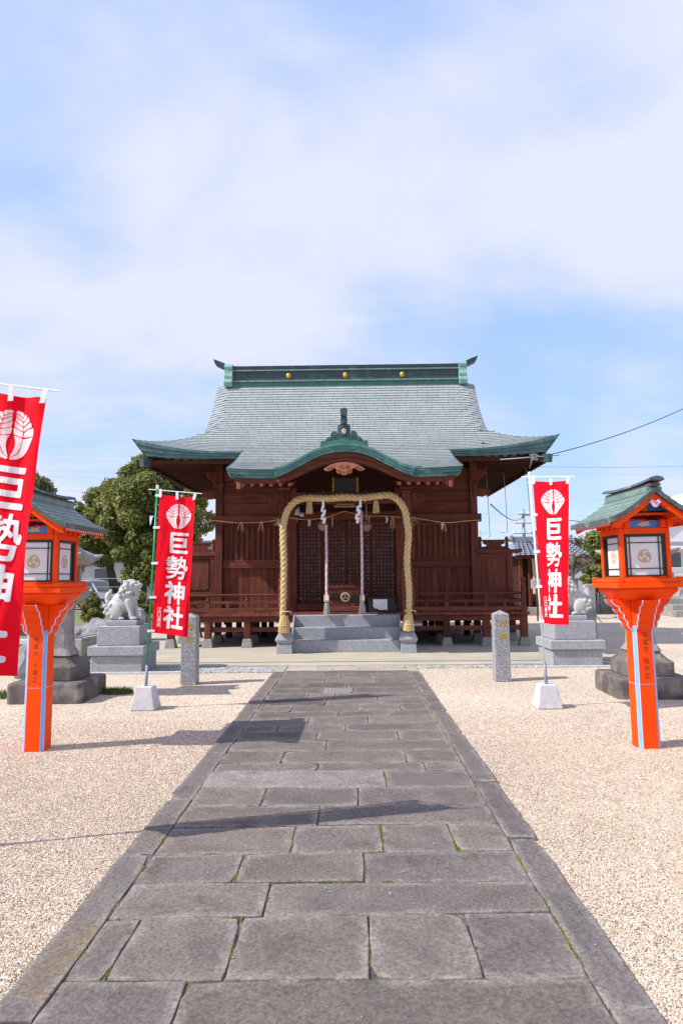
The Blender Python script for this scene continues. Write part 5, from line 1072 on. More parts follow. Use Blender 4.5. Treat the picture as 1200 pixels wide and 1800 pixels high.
# ================================================================== VERMILION LANTERNS
def vermilion_lantern(label, words):
    t = thing('vermilion_lantern', label, 'lantern', (0, 0, 0), 'vermilion lanterns beside the path')
    h, c = 0.105, 0.036                                   # post half width, chamfer
    def octo(hw, cc, z): return [(a, b, z) for a, b in ((-hw + cc, -hw), (hw - cc, -hw), (hw, -hw + cc), (hw, hw - cc), (hw - cc, hw), (-hw + cc, hw), (-hw, hw - cc), (-hw, -hw + cc))]
    post = MB().loft([octo(h, c, -0.02), octo(h * 0.985, c, 0.588)]).build('post', 'orange', t)
    MB().loft([octo(h * 0.985, c, 0.594), octo(h * 0.96, c, 1.40)]).build('post', 'orange', t)
    MB().loft([octo(h * 0.97, c, 0.586), octo(h * 0.97, c, 0.596)]).build('joint_line', 'lilac', post)
    # blue stripes with pale borders lying on the chamfers
    k = h - c / 2; r2 = math.sqrt(0.5)
    for sx, sy in ((1, -1), (-1, -1), (1, 1), (-1, 1)):
        for nm_, m_, wd, z0, z1, pr in (('stripe_border', 'lilac', 0.0215, 0.0, 1.135, 0.0015), ('blue_stripe', 'stripeblue', 0.0145, 0.0, 1.13, 0.003)):
            g = []
            for z in (z0, z1):
                q = k - 0.0035 * z + pr * r2; n_ = Vector((sx * r2, sy * r2)); tt = Vector((-sy * r2, sx * r2)); ce = Vector((sx * q, sy * q))
                g.append([(*(ce + tt * wd), z), (*(ce - tt * wd), z), (*(ce - tt * wd - n_ * 0.004), z), (*(ce + tt * wd - n_ * 0.004), z)])
            MB().loft(g).build(nm_, m_, post)
    # scalloped brackets on four sides with pale edge
    prof_ = [(0.0, 1.095)]
    for k in range(4):                                   # four scallops climbing outwards
        z0, z1, d0_, d1_ = 1.10 + 0.071 * k, 1.10 + 0.071 * (k + 1), (0.006, 0.036, 0.068, 0.112)[k], (0.036, 0.068, 0.112, 0.185)[k]
        for q in range(6):
            t_ = q / 5; prof_.append((d0_ + (d1_ - d0_) * t_ + 0.012 * math.sin(PI * t_), z0 + (z1 - z0) * t_ - 0.007 * math.sin(PI * t_)))
    prof_.append((0.0, 1.385))
    for a in range(4):
        ca, sa = [(1, 0), (0, 1), (-1, 0), (0, -1)][a]
        b = MB(); e = MB()
        tr = lambda d, s, z: (ca * (h * 0.965 + d) - sa * s, sa * (h * 0.965 + d) + ca * s, z)
        b.loft([[tr(d, -0.076, z) for d, z in prof_], [tr(d, 0.076, z) for d, z in prof_]]); br = b.build('bracket', 'orange', t, bevel=0.006)
        for s in (-0.077, 0.077): e.tube([tr(d + 0.001, s, z) for d, z in prof_[:-1]], 0.006, 5)
        e.build('bracket_edge', 'lilac', br)
    # inscription brushed down the front
    for i, ch in enumerate(words):
        z = 1.05 - 0.068 * i - (0.04 if i > len(words) // 2 - 1 else 0); vs, fs = glyph(ch, 0.0)
        flatmesh('inscription', [(x * 0.055, y * 0.06) for x, y in vs], fs, lambda x, y: (x + 0.004, -h * (0.985 - 0.025 * (z + y - 0.594) / 0.806) - 0.0015, z + y), 'ink', t)
    # bell-shaped capital, platform and rail
    MB().sqlathe(0, 0, [(0.205, 1.388), (0.265, 1.455), (0.272, 1.475), (0.272, 1.492)]).build('capital', 'orange', t, bevel=0.006)
    MB().sqlathe(0, 0, [(0.318, 1.494), (0.318, 1.542)]).build('platform', 'orange', t, bevel=0.006)
    pr_ = MB().box(-0.30, 0.30, -0.302, -0.262, 1.544, 1.583).build('platform_rail', 'orange', t, bevel=0.005)
    MB().box(-0.30, 0.30, 0.262, 0.302, 1.544, 1.583).build('platform_rail', 'orange', t, bevel=0.005)
    for s in (-1, 1): MB().box(*sorted((s * 0.262, s * 0.302)), -0.2615, 0.2615, 1.544, 1.583).build('platform_rail', 'orange', t, bevel=0.005)
    for sx in (-1, 1):
        for sy in (-1, 1): MB().box(*sorted((sx * 0.255, sx * 0.312)), *sorted((sy * 0.255, sy * 0.312)), 1.545, 1.595).build('corner_block', 'orange', pr_, bevel=0.006)
    # light box
    B = 0.238
    for sx in (-1, 1):
        for sy in (-1, 1): MB().box(*sorted((sx * (B - 0.042), sx * B)), *sorted((sy * (B - 0.042), sy * B)), 1.544, 2.055).build('corner_post', 'orange', t, bevel=0.006)
    for s in (-1, 1):
        for z0, z1 in ((2.0, 2.055), (1.583, 1.598)):
            MB().box(-B + 0.043, B - 0.043, *sorted((s * (B - 0.035), s * (B - 0.003))), z0, z1).build('box_rail', 'orange', t, bevel=0.003)
            MB().box(*sorted((s * (B - 0.035), s * (B - 0.003))), -B + 0.043, B - 0.043, z0, z1).build('box_rail', 'orange', t, bevel=0.003)
    tv, tf = polymesh2d(tomoe_polys())
    for a in range(4):
        ca, sa = [(1, 0), (0, 1), (-1, 0), (0, -1)][a]; d0 = B - 0.012
        def F(x, d, z): return (x * ca - d * sa, x * sa + d * ca, z)      # face looks along (-sa, ca)
        W_ = B - 0.045; f = MB()
        def bxr(mb, x0, x1, d0_, d1, z0, z1): mb.loft([[F(x0, d0_, z0), F(x1, d0_, z0), F(x1, d0_, z1), F(x0, d0_, z1)], [F(x0, d1, z0), F(x1, d1, z0), F(x1, d1, z1), F(x0, d1, z1)]])
        z0, z1 = 1.6, 1.998; bxr(f, -W_, -W_ + 0.026, d0 - 0.02, d0, z0, z1); bxr(f, W_ - 0.026, W_, d0 - 0.02, d0, z0, z1); bxr(f, -W_ + 0.026, W_ - 0.026, d0 - 0.02, d0, z1 - 0.024, z1); bxr(f, -W_ + 0.026, W_ - 0.026, d0 - 0.02, d0, z0, z0 + 0.014)
        win = f.build('window_frame', 'black', t, bevel=0.002)
        m_ = MB(); bxr(m_, -W_ + 0.026, W_ - 0.026, d0 - 0.026, d0 - 0.02, z0 + 0.014, z1 - 0.024); m_.build('paper_pane', 'screen', win)
        m_ = MB()
        for x in (-W_ + 0.055, W_ - 0.055): bxr(m_, x - 0.004, x + 0.004, d0 - 0.0195, d0 - 0.010, z0 + 0.014, z1 - 0.024)
        for z in (z0 + 0.075, z1 - 0.08): bxr(m_, -W_ + 0.026, W_ - 0.026, d0 - 0.0185, d0 - 0.011, z - 0.004, z + 0.004)
        m_.build('glazing_bars', 'black', win)
        flatmesh('emblem', [(x * 0.072, y * 0.072) for x, y in tv], tf, lambda x, y: F(x, d0 - 0.0186, 1.79 + y), 'tomoe', win)
    # frieze: blue boards with a gilt bird, bracket blocks, purlins
    MB().sqlathe(0, 0, [(0.222, 2.057), (0.222, 2.125)]).build('blue_frieze', 'bluepaint', t)
    bird = [(-0.075, 0.0), (-0.03, 0.012), (-0.02, 0.03), (0.01, 0.02), (0.055, 0.034), (0.05, 0.01), (0.07, -0.01), (0.02, -0.016), (-0.02, -0.022), (-0.045, -0.008)]
    MB().prism([(x, 2.09 + z) for x, z in bird], -0.2265, -0.2225).build('gilt_bird', 'tomoe', t)
    blk = MB().box(-0.028, 0.028, -0.028, 0.028, 2.057, 2.135).build('bracket_block', 'orange', t, bevel=0.008)
    blk.location = (0.236, -0.236, 0)
    for x, y in ((-0.236, -0.236), (0.236, 0.236), (-0.236, 0.236), (0.236, -0.118), (0.236, 0.0), (0.236, 0.118), (-0.236, -0.118), (-0.236, 0.0), (-0.236, 0.118), (0.17, -0.236), (-0.17, -0.236)): inst(blk, t, (x, y, 0))
    for s in (-1, 1):
        MB().box(*sorted((s * 0.215, s * 0.275)), -0.42, 0.42, 2.137, 2.172).build('purlin', 'orange', t, bevel=0.004)
        MB().box(-0.245, 0.245, *sorted((s * 0.235, s * 0.275)), 2.174, 2.196).build('tie_beam', 'orange', t, bevel=0.004)
        for q in (-1, 1): MB().box(*sorted((q * 0.215, q * 0.262)), *sorted((s * 0.276, s * 0.283)), 2.166, 2.206).build('white_beam_end', 'white', t)
    MB().box(-0.022, 0.022, -0.262, -0.236, 2.213, 2.34).build('king_post', 'orange', t, bevel=0.003)
    MB().prism([(0, 2.215), (0.26, 2.215), (0.0, 2.385), (-0.26, 2.215)], 0.22, 0.235).build('gable_back', 'bluepaint', t)
    MB().prism([(0, 2.215), (0.26, 2.215), (0.0, 2.385), (-0.26, 2.215)], -0.233, -0.22).build('gable_back', 'bluepaint', t)
    # roof: concave slopes, ridge along Y
    zr = cr([0, 0.11, 0.24, 0.36, 0.435], [2.405, 2.32, 2.228, 2.16, 2.132]); RL = 0.51
    for s in (-1, 1):
        xs = [0.435 * j / 10 for j in range(11)]
        sl = MB().loft([[(s * x, -RL, zr(x)) for x in xs] + [(s * x, -RL, zr(x) - 0.052 + 0.01) for x in xs[::-1]], [(s * x, RL, zr(x)) for x in xs] + [(s * x, RL, zr(x) - 0.042) for x in xs[::-1]]])
        rf = sl.build('roof_slope', 'lanedge', t)
        n = 7
        for k in range(n):
            x0, x1 = 0.02 + 0.42 * k / n, 0.02 + 0.42 * (k + 1) / n - 0.004
            a, b = zr(x0) + 0.004, zr(x1) + 0.012
            MB().loft([[(s * x0, -RL + 0.004, a - 0.003), (s * x1, -RL + 0.004, b - 0.011), (s * x1, -RL + 0.004, b), (s * x0, -RL + 0.004, a)], [(s * x0, RL - 0.004, a - 0.003), (s * x1, RL - 0.004, b - 0.011), (s * x1, RL - 0.004, b), (s * x0, RL - 0.004, a)]]).build('roof_sheet', 'lanroof', rf)
        for q in (-1, 1):          # bargeboards under the verge
            g = []
            for x in xs[:-1]: g.append([(s * x, q * (RL - 0.035), zr(x) - 0.044), (s * x, q * (RL - 0.035), zr(x) - 0.105), (s * x, q * (RL - 0.065), zr(x) - 0.105), (s * x, q * (RL - 0.065), zr(x) - 0.044)])
            MB().loft(g).build('bargeboard', 'orange', rf, bevel=0.003)
        MB().box(*sorted((s * 0.37, s * 0.393)), -RL + 0.07, RL - 0.07, 2.072, 2.125).build('eave_board', 'orange', rf)
        for k in range(17):
            y = -0.43 + 0.86 * k / 16
            r_ = MB().loft([[(s * 0.20, y - 0.012, 2.175), (s * 0.20, y + 0.012, 2.175), (s * 0.20, y + 0.012, 2.2), (s * 0.20, y - 0.012, 2.2)], [(s * 0.408, y - 0.012, 2.078), (s * 0.408, y + 0.012, 2.078), (s * 0.408, y + 0.012, 2.104), (s * 0.408, y - 0.012, 2.104)]]).build('rafter', 'orange', rf)
            MB().box(*sorted((s * 0.409, s * 0.413)), y - 0.012, y + 0.012, 2.077, 2.105).build('white_rafter_end', 'white', rf)
    MB().prism([(-0.055, 2.27), (-0.03, 2.30), (0, 2.28), (0.03, 2.30), (0.055, 2.27), (0.04, 2.262), (0.025, 2.235), (0, 2.222), (-0.025, 2.235), (-0.04, 2.262)], -RL + 0.012, -RL + 0.03).build('gable_pendant', 'lilac', t, bevel=0.004)
    MB().prism([(-0.016, 2.275), (0.016, 2.275), (0.0, 2.245)], -RL + 0.005, -RL + 0.012).build('pendant_heart', 'orange', t)
    # ridge
    MB().box(-0.075, 0.075, -RL + 0.03, RL - 0.03, 2.36, 2.415).build('ridge_base', 'lanroof', t, bevel=0.006)
    rg_ = MB().box(-0.05, 0.05, -RL + 0.0, RL - 0.0, 2.417, 2.447).build('ridge', 'lanedge', t, bevel=0.004)
    g = []
    for j in range(13):
        y = -RL - 0.04 + (2 * RL + 0.08) * j / 12; u = 0.02 * abs(2 * j / 12 - 1) ** 3; g.append([(-0.07, y, 2.449 + u), (0.07, y, 2.449 + u), (0.055, y, 2.475 + u), (0, y, 2.487 + u), (-0.055, y, 2.475 + u)])
    MB().loft(g).build('ridge_cap', 'lanedge', rg_)
    return t
lanR = vermilion_lantern('vermilion wooden lantern post right of the path', '平嘉守田中正')
lanR.location = (2.765, 6.69, -0.02)
lanL = vermilion_lantern('vermilion wooden lantern post left of the path, partly behind the near banner', '平成八十建之')
lanL.location = (-3.04, 6.69, -0.02)
lanR.rotation_euler = (R(-0.0), R(-0.7), R(1.5)); lanL.rotation_euler = (0, R(0.3), R(-1))

# ================================================================== BANNERS
CREST = [[(865, 685), (835, 745), (795, 805), (745, 862), (690, 900), (640, 910), (626, 897), (640, 886), (690, 858), (722, 790), (740, 706), (800, 692)],
         [(648, 682), (700, 690), (734, 704), (716, 785), (684, 850), (642, 880), (628, 886), (650, 838), (664, 790), (667, 745), (660, 708)],
         [(738, 686), (748, 648), (790, 614), (858, 600), (866, 640), (864, 678), (800, 682)], [(646, 668), (640, 640), (643, 604), (690, 626), (735, 642), (728, 690), (690, 682)],
         [(740, 636), (734, 606), (775, 572), (824, 545), (832, 566), (838, 590), (785, 606)], [(649, 598), (645, 546), (690, 576), (727, 592), (731, 632), (690, 618)],
         [(734, 588), (730, 562), (752, 530), (788, 497), (800, 514), (808, 537), (770, 561)], [(651, 539), (654, 502), (690, 526), (724, 550), (727, 582), (690, 568)],
         [(724, 542), (718, 518), (734, 484), (752, 470), (768, 490), (752, 520)], [(655, 495), (655, 474), (690, 492), (713, 512), (717, 534)], [(655, 466), (652, 450), (675, 441), (715, 455), (730, 474), (716, 502), (690, 482)]]
def crest_polys():
    out = []
    for p in CREST:
        q = []
        for x, y in p:
            ax = 641 - (y - 440) * 0.045; q.append(((x - ax) / 470.0, (675 - y) / 470.0))
        out.append(q); out.append([(-x, y) for x, y in q[::-1]])
    return out
CRV, CRF = polymesh2d(crest_polys())
def banner(name, label, base, top, pole_m, w_, hgt, az, zb0, ripple, seed, skew=(0.0, 0.0), curl=0.0, twist=0.0, base_h=0.26, pole_r=0.013):
    """base/top: pole foot and head in the world; cloth hangs from the pole and runs off in direction az"""
    t = thing(name, label, 'banner', (base[0], base[1], 0), 'red shrine banners')
    bx_, by_ = base[0], base[1]
    MB().frust(bx_, by_, -0.02, base_h, 0.155, 0.10).build('concrete_base', 'concrete', t, bevel=0.012, seg=2)
    B3 = Vector((bx_, by_, base_h)); T3 = Vector(top); ax = (T3 - B3).normalized()
    MB().tube([tuple(B3 - ax * 0.1), tuple(B3 + ax * 0.26)], 0.02, 10).build('socket_tube', 'greytube', t, smooth=True)
    po = MB().tube([tuple(B3 + ax * 0.2), tuple(T3)], pole_r, 10).build('pole', pole_m, t, smooth=True)
    MB().lathe(T3.x, T3.y, [(0.019, T3.z - 0.02), (0.019, T3.z + 0.025), (0.012, T3.z + 0.032)], 10).build('pole_cap', 'whitepole', po)
    dr = Vector((math.cos(az), math.sin(az), 0)); nr = Vector((math.sin(az), -math.cos(az), 0))      # nr faces the camera
    asp = w_ / hgt
    zt = T3.z - 0.045
    MB().tube([tuple(T3 - dr * 0.12 - ax * 0.02), tuple(T3 + dr * (w_ + 0.12) + Vector((0, 0, -0.05 - skew[0])))], 0.006, 6).build('crossbar', 'whitepole', t)
    def poleat(z): return B3 + ax * ((z - B3.z) / ax.z)
    def F(u, v, d=0.0):
        """u 0..1 across from the pole, v 0..1 from the top down; the free edge may curl away from the viewer"""
        z = zt - 0.045 - v * hgt; p = poleat(z)
        sag = -skew[0] * u - 0.012 * math.sin(PI * u) * (1 - v) + skew[1] * u * v
        def wav(q): return ripple * (math.sin(2 * PI * (q * 0.9 + v * 0.35) + seed) * (0.35 + 0.65 * v) + 0.35 * math.sin(2 * PI * (q * 2.1 - v * 0.7) + 2 * seed) + 0.16 * math.sin(2 * PI * (q * 3.4 + v * 2.3) + 3 * seed) * math.sin(PI * v)) * (0.25 + 0.75 * q) + 0.012 * math.exp(-((q - 0.9 + 1.5 * v) / 0.10) ** 2) * math.exp(-v * 5)
        n = 24; a_ = 0.038; b_ = 0.0; ang = 0.0; av = az + twist * v
        dr_ = Vector((math.cos(av), math.sin(av), 0)); nr_ = Vector((math.sin(av), -math.cos(av), 0))
        for k in range(n):
            q = u * (k + 0.5) / n; ang = curl * v ** 1.2 * max(0.0, min(1.0, (q - 0.62) / 0.25)); a_ += w_ * u / n * math.cos(ang); b_ -= w_ * u / n * math.sin(ang)
        q_ = p + dr_ * (a_ + d * math.sin(ang)) + nr_ * (b_ + wav(u) + d * math.cos(ang)) + Vector((0, 0, sag)); return q_
    nu, nv = 22, 64
    mb = MB(); mb.loft([[tuple(F(i / nu, j / nv)) for i in range(nu + 1)] for j in range(nv + 1)], cap=False, close=False)
    cl = mb.build('cloth', 'redcloth', t, smooth=True, fix=False)
    # white loops on the crossbar and along the pole
    for u in (0.03, 0.5, 0.97):
        a = F(u, 0.0, 0.006); b = Vector((a.x, a.y, T3.z - 0.02 - (0.05 + skew[0]) * (0.055 + u * w_) / (w_ + 0.12) + 0.008)); a2 = F(u, 0.022, 0.008)
        o_ = dr * 0.018; tl = dr * (0.02 if u > 0.9 else 0)
        MB().loft([[tuple(a2 - o_), tuple(a2 + o_), tuple(b + o_ + tl), tuple(b - o_ + tl)], [tuple(a2 - o_ + nr * 0.004), tuple(a2 + o_ + nr * 0.004), tuple(b + o_ + tl + nr * 0.004), tuple(b - o_ + tl + nr * 0.004)]]).build('loop_tab', 'whitecloth', t)
    for v in (0.005, 0.24, 0.50, 0.745, 0.985):
        a = F(0.075, v, 0.007); p = poleat(a.z) - dr * (pole_r + 0.004); u_ = Vector((0, 0, 0.016)); pf = p + nr * (pole_r + 0.004)
        MB().loft([[tuple(pf - u_), tuple(a - u_), tuple(a + u_), tuple(pf + u_)], [tuple(pf - u_ + nr * 0.004), tuple(a - u_ + nr * 0.003), tuple(a + u_ + nr * 0.003), tuple(pf + u_ + nr * 0.004)]]).build('loop_tab', 'whitecloth', t)
    cu = ([-0.4 + 0.1 * k for k in range(9)], [-0.4 + 0.1 * k for k in range(9)])
    def put(nm_, vs, fs, uc, vc, su, sv):
        flatmesh(nm_, vs, fs, lambda x, y, z: F(uc + x * su, vc - y * sv, 0.005 + z), 'whitecloth', cl, cu, True)
    put('crest', CRV, CRF, 0.56, 0.145, 0.68, 0.68 * asp * 0.95)
    for ch, off, vc, s in (('巨', 0.034, 0.338, 0.60), ('勢', 0.019, 0.518, 0.62), ('神', 0.03, 0.70, 0.60), ('社', 0.034, 0.876, 0.60)):
        vs, fs = bold(ch, off); put('character', vs, fs, 0.585, vc, s, s * asp * 1.02)
    for i, ch in enumerate('江口貞夫'):
        vs, fs = bold(ch, 0.012, 4); put('small_character', vs, fs, 0.17, 0.83 + 0.036 * i, 0.13, 0.13 * asp)
    return t
banner('shrine_banner', 'red banner on a green pole left of the path, in front of the hall veranda', (-2.60, 8.70, 0), (-2.498, 8.70, 2.77), 'greenpole', 0.49, 1.76, R(-10), 0, 0.04, 0.6, (0.05, 0.0))
banner('shrine_banner', 'red banner on a white pole right of the path', (2.385, 8.66, 0), (2.275, 8.68, 2.885), 'whitepole', 0.50, 1.79, R(-47), 0, 0.045, 2.4, (0.05, 0.06), 0.6, R(-32))
banner('shrine_banner', 'large near red banner cut by the left picture edge', (-2.62, 4.2, 0), (-2.395, 4.2, 2.90), 'greenpole', 0.49, 1.72, R(-8), 0, 0.05, 1.3, (0.09, 0.02), 0.3)

# ================================================================== STONE THINGS
def offering_post(label, x, y, chars):
    t = thing('stone_marker_post', label, 'stone post', (x, y, 0), 'stone posts before the steps')
    MB((x, y, 0)).sqlathe(0, 0, [(0.118, -0.02), (0.113, 1.005), (0.006, 1.06)]).build('stone_shaft', 'granite_dark', t, bevel=0.006)
    for i, ch in enumerate(chars):
        vs, fs = bold(ch, 0.008, 4); flatmesh('carved_character', [(a * 0.115, b * 0.12, c) for a, b, c in vs], fs, lambda a, b, c: (x + a + 0.02, y - 0.1165 - c, 0.86 - 0.19 * i + b), 'gold', t, None, True)
offering_post('speckled granite post with gold characters beside the green-poled banner', -2.52, 10.70, '奉献')
offering_post('speckled granite post with gold characters near the white-poled banner', 2.30, 10.82, '奉献')

def stone_lantern(label, x, y, rz):
    t = thing('stone_lantern', label, 'stone lantern', (0, 0, 0), 'old stone lanterns behind the vermilion ones')
    MB().sqlathe(0, 0, [(0.50, -0.03), (0.50, 0.22), (0.48, 0.245)], 0.10).build('lower_plinth', 'oldstone', t, bevel=0.015, seg=2)
    MB().sqlathe(0, 0, [(0.33, 0.247), (0.33, 0.43), (0.27, 0.47), (0.22, 0.52), (0.19, 0.56)], 0.16).build('upper_plinth', 'oldstone', t, bevel=0.012, seg=2)
    MB().sqlathe(0, 0, [(0.225, 0.562), (0.165, 0.66), (0.15, 0.85), (0.15, 1.15), (0.165, 1.25)], 0.22).build('shaft', 'lanternstone', t, bevel=0.01)
    for i, ch in enumerate('守田中正'):
        vs, fs = glyph(ch, 0.0); flatmesh('inscription', [(a * 0.10, b * 0.11) for a, b in vs], fs, lambda a, b: (a, -0.1655 if 0.95 - 0.11 * i > 0.8 else -0.17, 1.15 - 0.12 * i + b), 'oldstone', t)
    MB().sqlathe(0, 0, [(0.17, 1.252), (0.30, 1.34), (0.31, 1.42), (0.29, 1.44)], 0.12).build('middle_platform', 'lanternstone', t, bevel=0.01)
    fb = MB()
    for sx in (-1, 1):
        for sy in (-1, 1): fb.box(*sorted((sx * 0.12, sx * 0.2)), *sorted((sy * 0.12, sy * 0.2)), 1.442, 1.80)
    fb.box(-0.12, 0.12, -0.12, 0.12, 1.442, 1.79); fb.build('fire_box', 'lanternstone', t, bevel=0.008)
    rings = []
    for h_, z in ((0.40, 1.802), (0.44, 1.86), (0.33, 1.93), (0.22, 2.02), (0.12, 2.12), (0.10, 2.16)):
        up = 0.10 if h_ > 0.35 else 0.03 if h_ > 0.3 else 0
        rings.append([(h_ * a, h_ * b, z + (up if abs(a) + abs(b) > 1.5 else 0)) for a, b in ((-1, -1), (0, -0.92), (1, -1), (0.92, 0), (1, 1), (0, 0.92), (-1, 1), (-0.92, 0))])
    MB().loft(rings).build('cap_roof', 'lanternstone', t, bevel=0.01)
    MB().lathe(0, 0, [(0.09, 2.162), (0.11, 2.2), (0.08, 2.24), (0.10, 2.30), (0.06, 2.38), (0.005, 2.44)], 12).build('finial', 'lanternstone', t, smooth=True)
    t.location = (x, y, 0); t.rotation_euler.z = rz; return t
stone_lantern('old mossy stone lantern behind the left vermilion lantern', -4.06, 9.55, 0.02)
stone_lantern('old weathered stone lantern behind the right vermilion lantern', 3.96, 9.62, -0.03)

def remesh(name, blobs, vox, m, parent, smooth_it=4):
    """union of ellipsoids and tapered limbs turned into one carved surface"""
    bm = bmesh.new()
    for b in blobs:
        if len(b) == 7 or len(b) == 6:
            x, y, z, rx_, ry_, rz_ = b[:6]; rot = Matrix.Rotation(b[6], 4, 'Y') if len(b) == 7 else Matrix()
            bmesh.ops.create_icosphere(bm, subdivisions=3, radius=1, matrix=Matrix.Translation((x, y, z)) @ rot @ Matrix.Diagonal((rx_, ry_, rz_, 1)))
        else:
            (p, r0, q, r1) = b; p = Vector(p); q = Vector(q); n = 7
            for i in range(n + 1): bmesh.ops.create_icosphere(bm, subdivisions=2, radius=r0 + (r1 - r0) * i / n, matrix=Matrix.Translation(p.lerp(q, i / n)))
    me = bpy.data.meshes.new(name); bm.to_mesh(me); bm.free()
    o = bpy.data.objects.new(name, me); COL.objects.link(o)
    r = o.modifiers.new('r', 'REMESH'); r.mode = 'VOXEL'; r.voxel_size = vox; s = o.modifiers.new('s', 'SMOOTH'); s.iterations = smooth_it; s.factor = 0.5
    m2 = bpy.data.meshes.new_from_object(o.evaluated_get(bpy.context.evaluated_depsgraph_get())); bpy.data.objects.remove(o); bpy.data.meshes.remove(me)
    m2.materials.clear(); return link(name, m2, m, parent, True)
# seated lion-dog, facing +X, sitting on a plate whose top is z = 0
LION = [(-0.14, 0, 0.20, 0.17, 0.15, 0.18), (-0.04, 0, 0.29, 0.17, 0.14, 0.20, -0.75), (0.05, 0, 0.38, 0.13, 0.13, 0.19, -0.3), (0.10, 0, 0.34, 0.10, 0.12, 0.15),
        (-0.13, 0.13, 0.15, 0.14, 0.065, 0.15, -0.3), (-0.13, -0.13, 0.15, 0.14, 0.065, 0.15, -0.3),
        ((-0.20, 0.13, 0.035), 0.035, (-0.02, 0.13, 0.03), 0.032), ((-0.20, -0.13, 0.035), 0.035, (-0.02, -0.13, 0.03), 0.032), (0.0, 0.13, 0.03, 0.05, 0.045, 0.03), (0.0, -0.13, 0.03, 0.05, 0.045, 0.03),
        ((0.10, 0.09, 0.32), 0.07, (0.15, 0.09, 0.12), 0.045), ((0.15, 0.09, 0.12), 0.045, (0.16, 0.09, 0.04), 0.04), ((0.10, -0.09, 0.32), 0.07, (0.15, -0.09, 0.12), 0.045), ((0.15, -0.09, 0.12), 0.045, (0.16, -0.09, 0.04), 0.04),
        (0.195, 0.09, 0.03, 0.065, 0.048, 0.032), (0.195, -0.09, 0.03, 0.065, 0.048, 0.032),
        (0.12, 0, 0.55, 0.125, 0.13, 0.125), (0.215, 0, 0.575, 0.075, 0.095, 0.055), (0.215, 0, 0.50, 0.065, 0.08, 0.03), (0.27, 0, 0.595, 0.03, 0.05, 0.03), (0.19, 0.06, 0.635, 0.035, 0.03, 0.03), (0.19, -0.06, 0.635, 0.035, 0.03, 0.03), (0.10, 0, 0.655, 0.08, 0.08, 0.035),
        (0.06, 0.12, 0.64, 0.055, 0.022, 0.03, 0.4), (0.06, -0.12, 0.64, 0.055, 0.022, 0.03, 0.4),
        (-0.30, 0, 0.25, 0.05, 0.07, 0.12), (-0.31, 0, 0.38, 0.045, 0.06, 0.10, 0.25), (-0.275, 0, 0.47, 0.03, 0.03, 0.06, 0.4)]
for k in range(30):            # curls of the mane round the neck and cheeks
    ring = k // 10; a = -2.35 + 4.7 * (k % 10) / 9 + 0.2 * ring; rr = (0.135, 0.15, 0.15)[ring]
    LION.append(((0.075, 0.02, -0.03)[ring], rr * math.sin(a), 0.56 - 0.055 * ring + rr * 0.75 * math.cos(a), 0.034, 0.034, 0.036))
for s in (-1, 1):
    for dx, dz, r_ in ((0.10, 0.45, 0.036), (0.15, 0.465, 0.03), (0.04, 0.42, 0.036), (-0.02, 0.47, 0.036), (-0.22, 0.10, 0.042), (-0.245, 0.19, 0.044), (-0.19, 0.25, 0.042), (-0.28, 0.13, 0.036), (-0.15, 0.05, 0.03), (-0.28, 0.24, 0.036), (0.17, 0.60, 0.028)): LION.append((dx, s * (0.135 if dz > 0.3 else 0.165), dz, r_, 0.034, r_))
for dz, dx in ((0.30, 0.135), (0.36, 0.165), (0.26, 0.12), (0.42, 0.18)):
    for s in (-0.06, -0.02, 0.02, 0.06): LION.append((dx + 0.035, s, dz + 0.02, 0.02, 0.016, 0.045))
for s in (-1, 1): LION += [(-0.30, s * 0.05, 0.30, 0.03, 0.03, 0.05), (-0.32, s * 0.04, 0.36, 0.026, 0.026, 0.06, 0.2), (-0.34, 0, 0.42, 0.022, 0.03, 0.06, 0.3)]
def pedestal(label, x, y, hw):
    t = thing('statue_pedestal', label, 'pedestal', (x, y, 0), 'statue pedestals')
    def b(nm_, w0, d0, z0, z1, bev=0.012): MB((x, y, 0)).box(-w0, w0, -d0, d0, z0, z1).build(nm_, 'granite', t, bevel=bev)
    b('base_block', 0.44, 0.44, -0.02, 0.288); b('middle_slab', 0.485, 0.485, 0.29, 0.452); b('upper_block', 0.372, 0.36, 0.454, 0.785); b('top_plate', 0.275, 0.22, 0.787, 0.872)
pedestal('grey granite pedestal under the lion left of the banner', -4.05, 12.25, 0.44)
pedestal('grey granite pedestal under the lion right of the hall steps', 3.95, 12.72, 0.44)
kl = thing('guardian_lion', 'pale stone guardian lion facing right on the left pedestal', 'stone statue', (0, 0, 0), 'guardian lion statues')
body = remesh('carved_body', LION, 0.0085, 'statue', kl, 1)
kr = dup(kl, (4.0, 12.72, 0.874), R(180), 'pale stone guardian lion facing left, partly behind the white-poled banner')
kl.location = (-4.06, 12.25, 0.874); kl.rotation_euler.z = R(-8); kr.rotation_euler.z = R(188); kl.scale = kr.scale = (1.06, 1.0, 1.04)

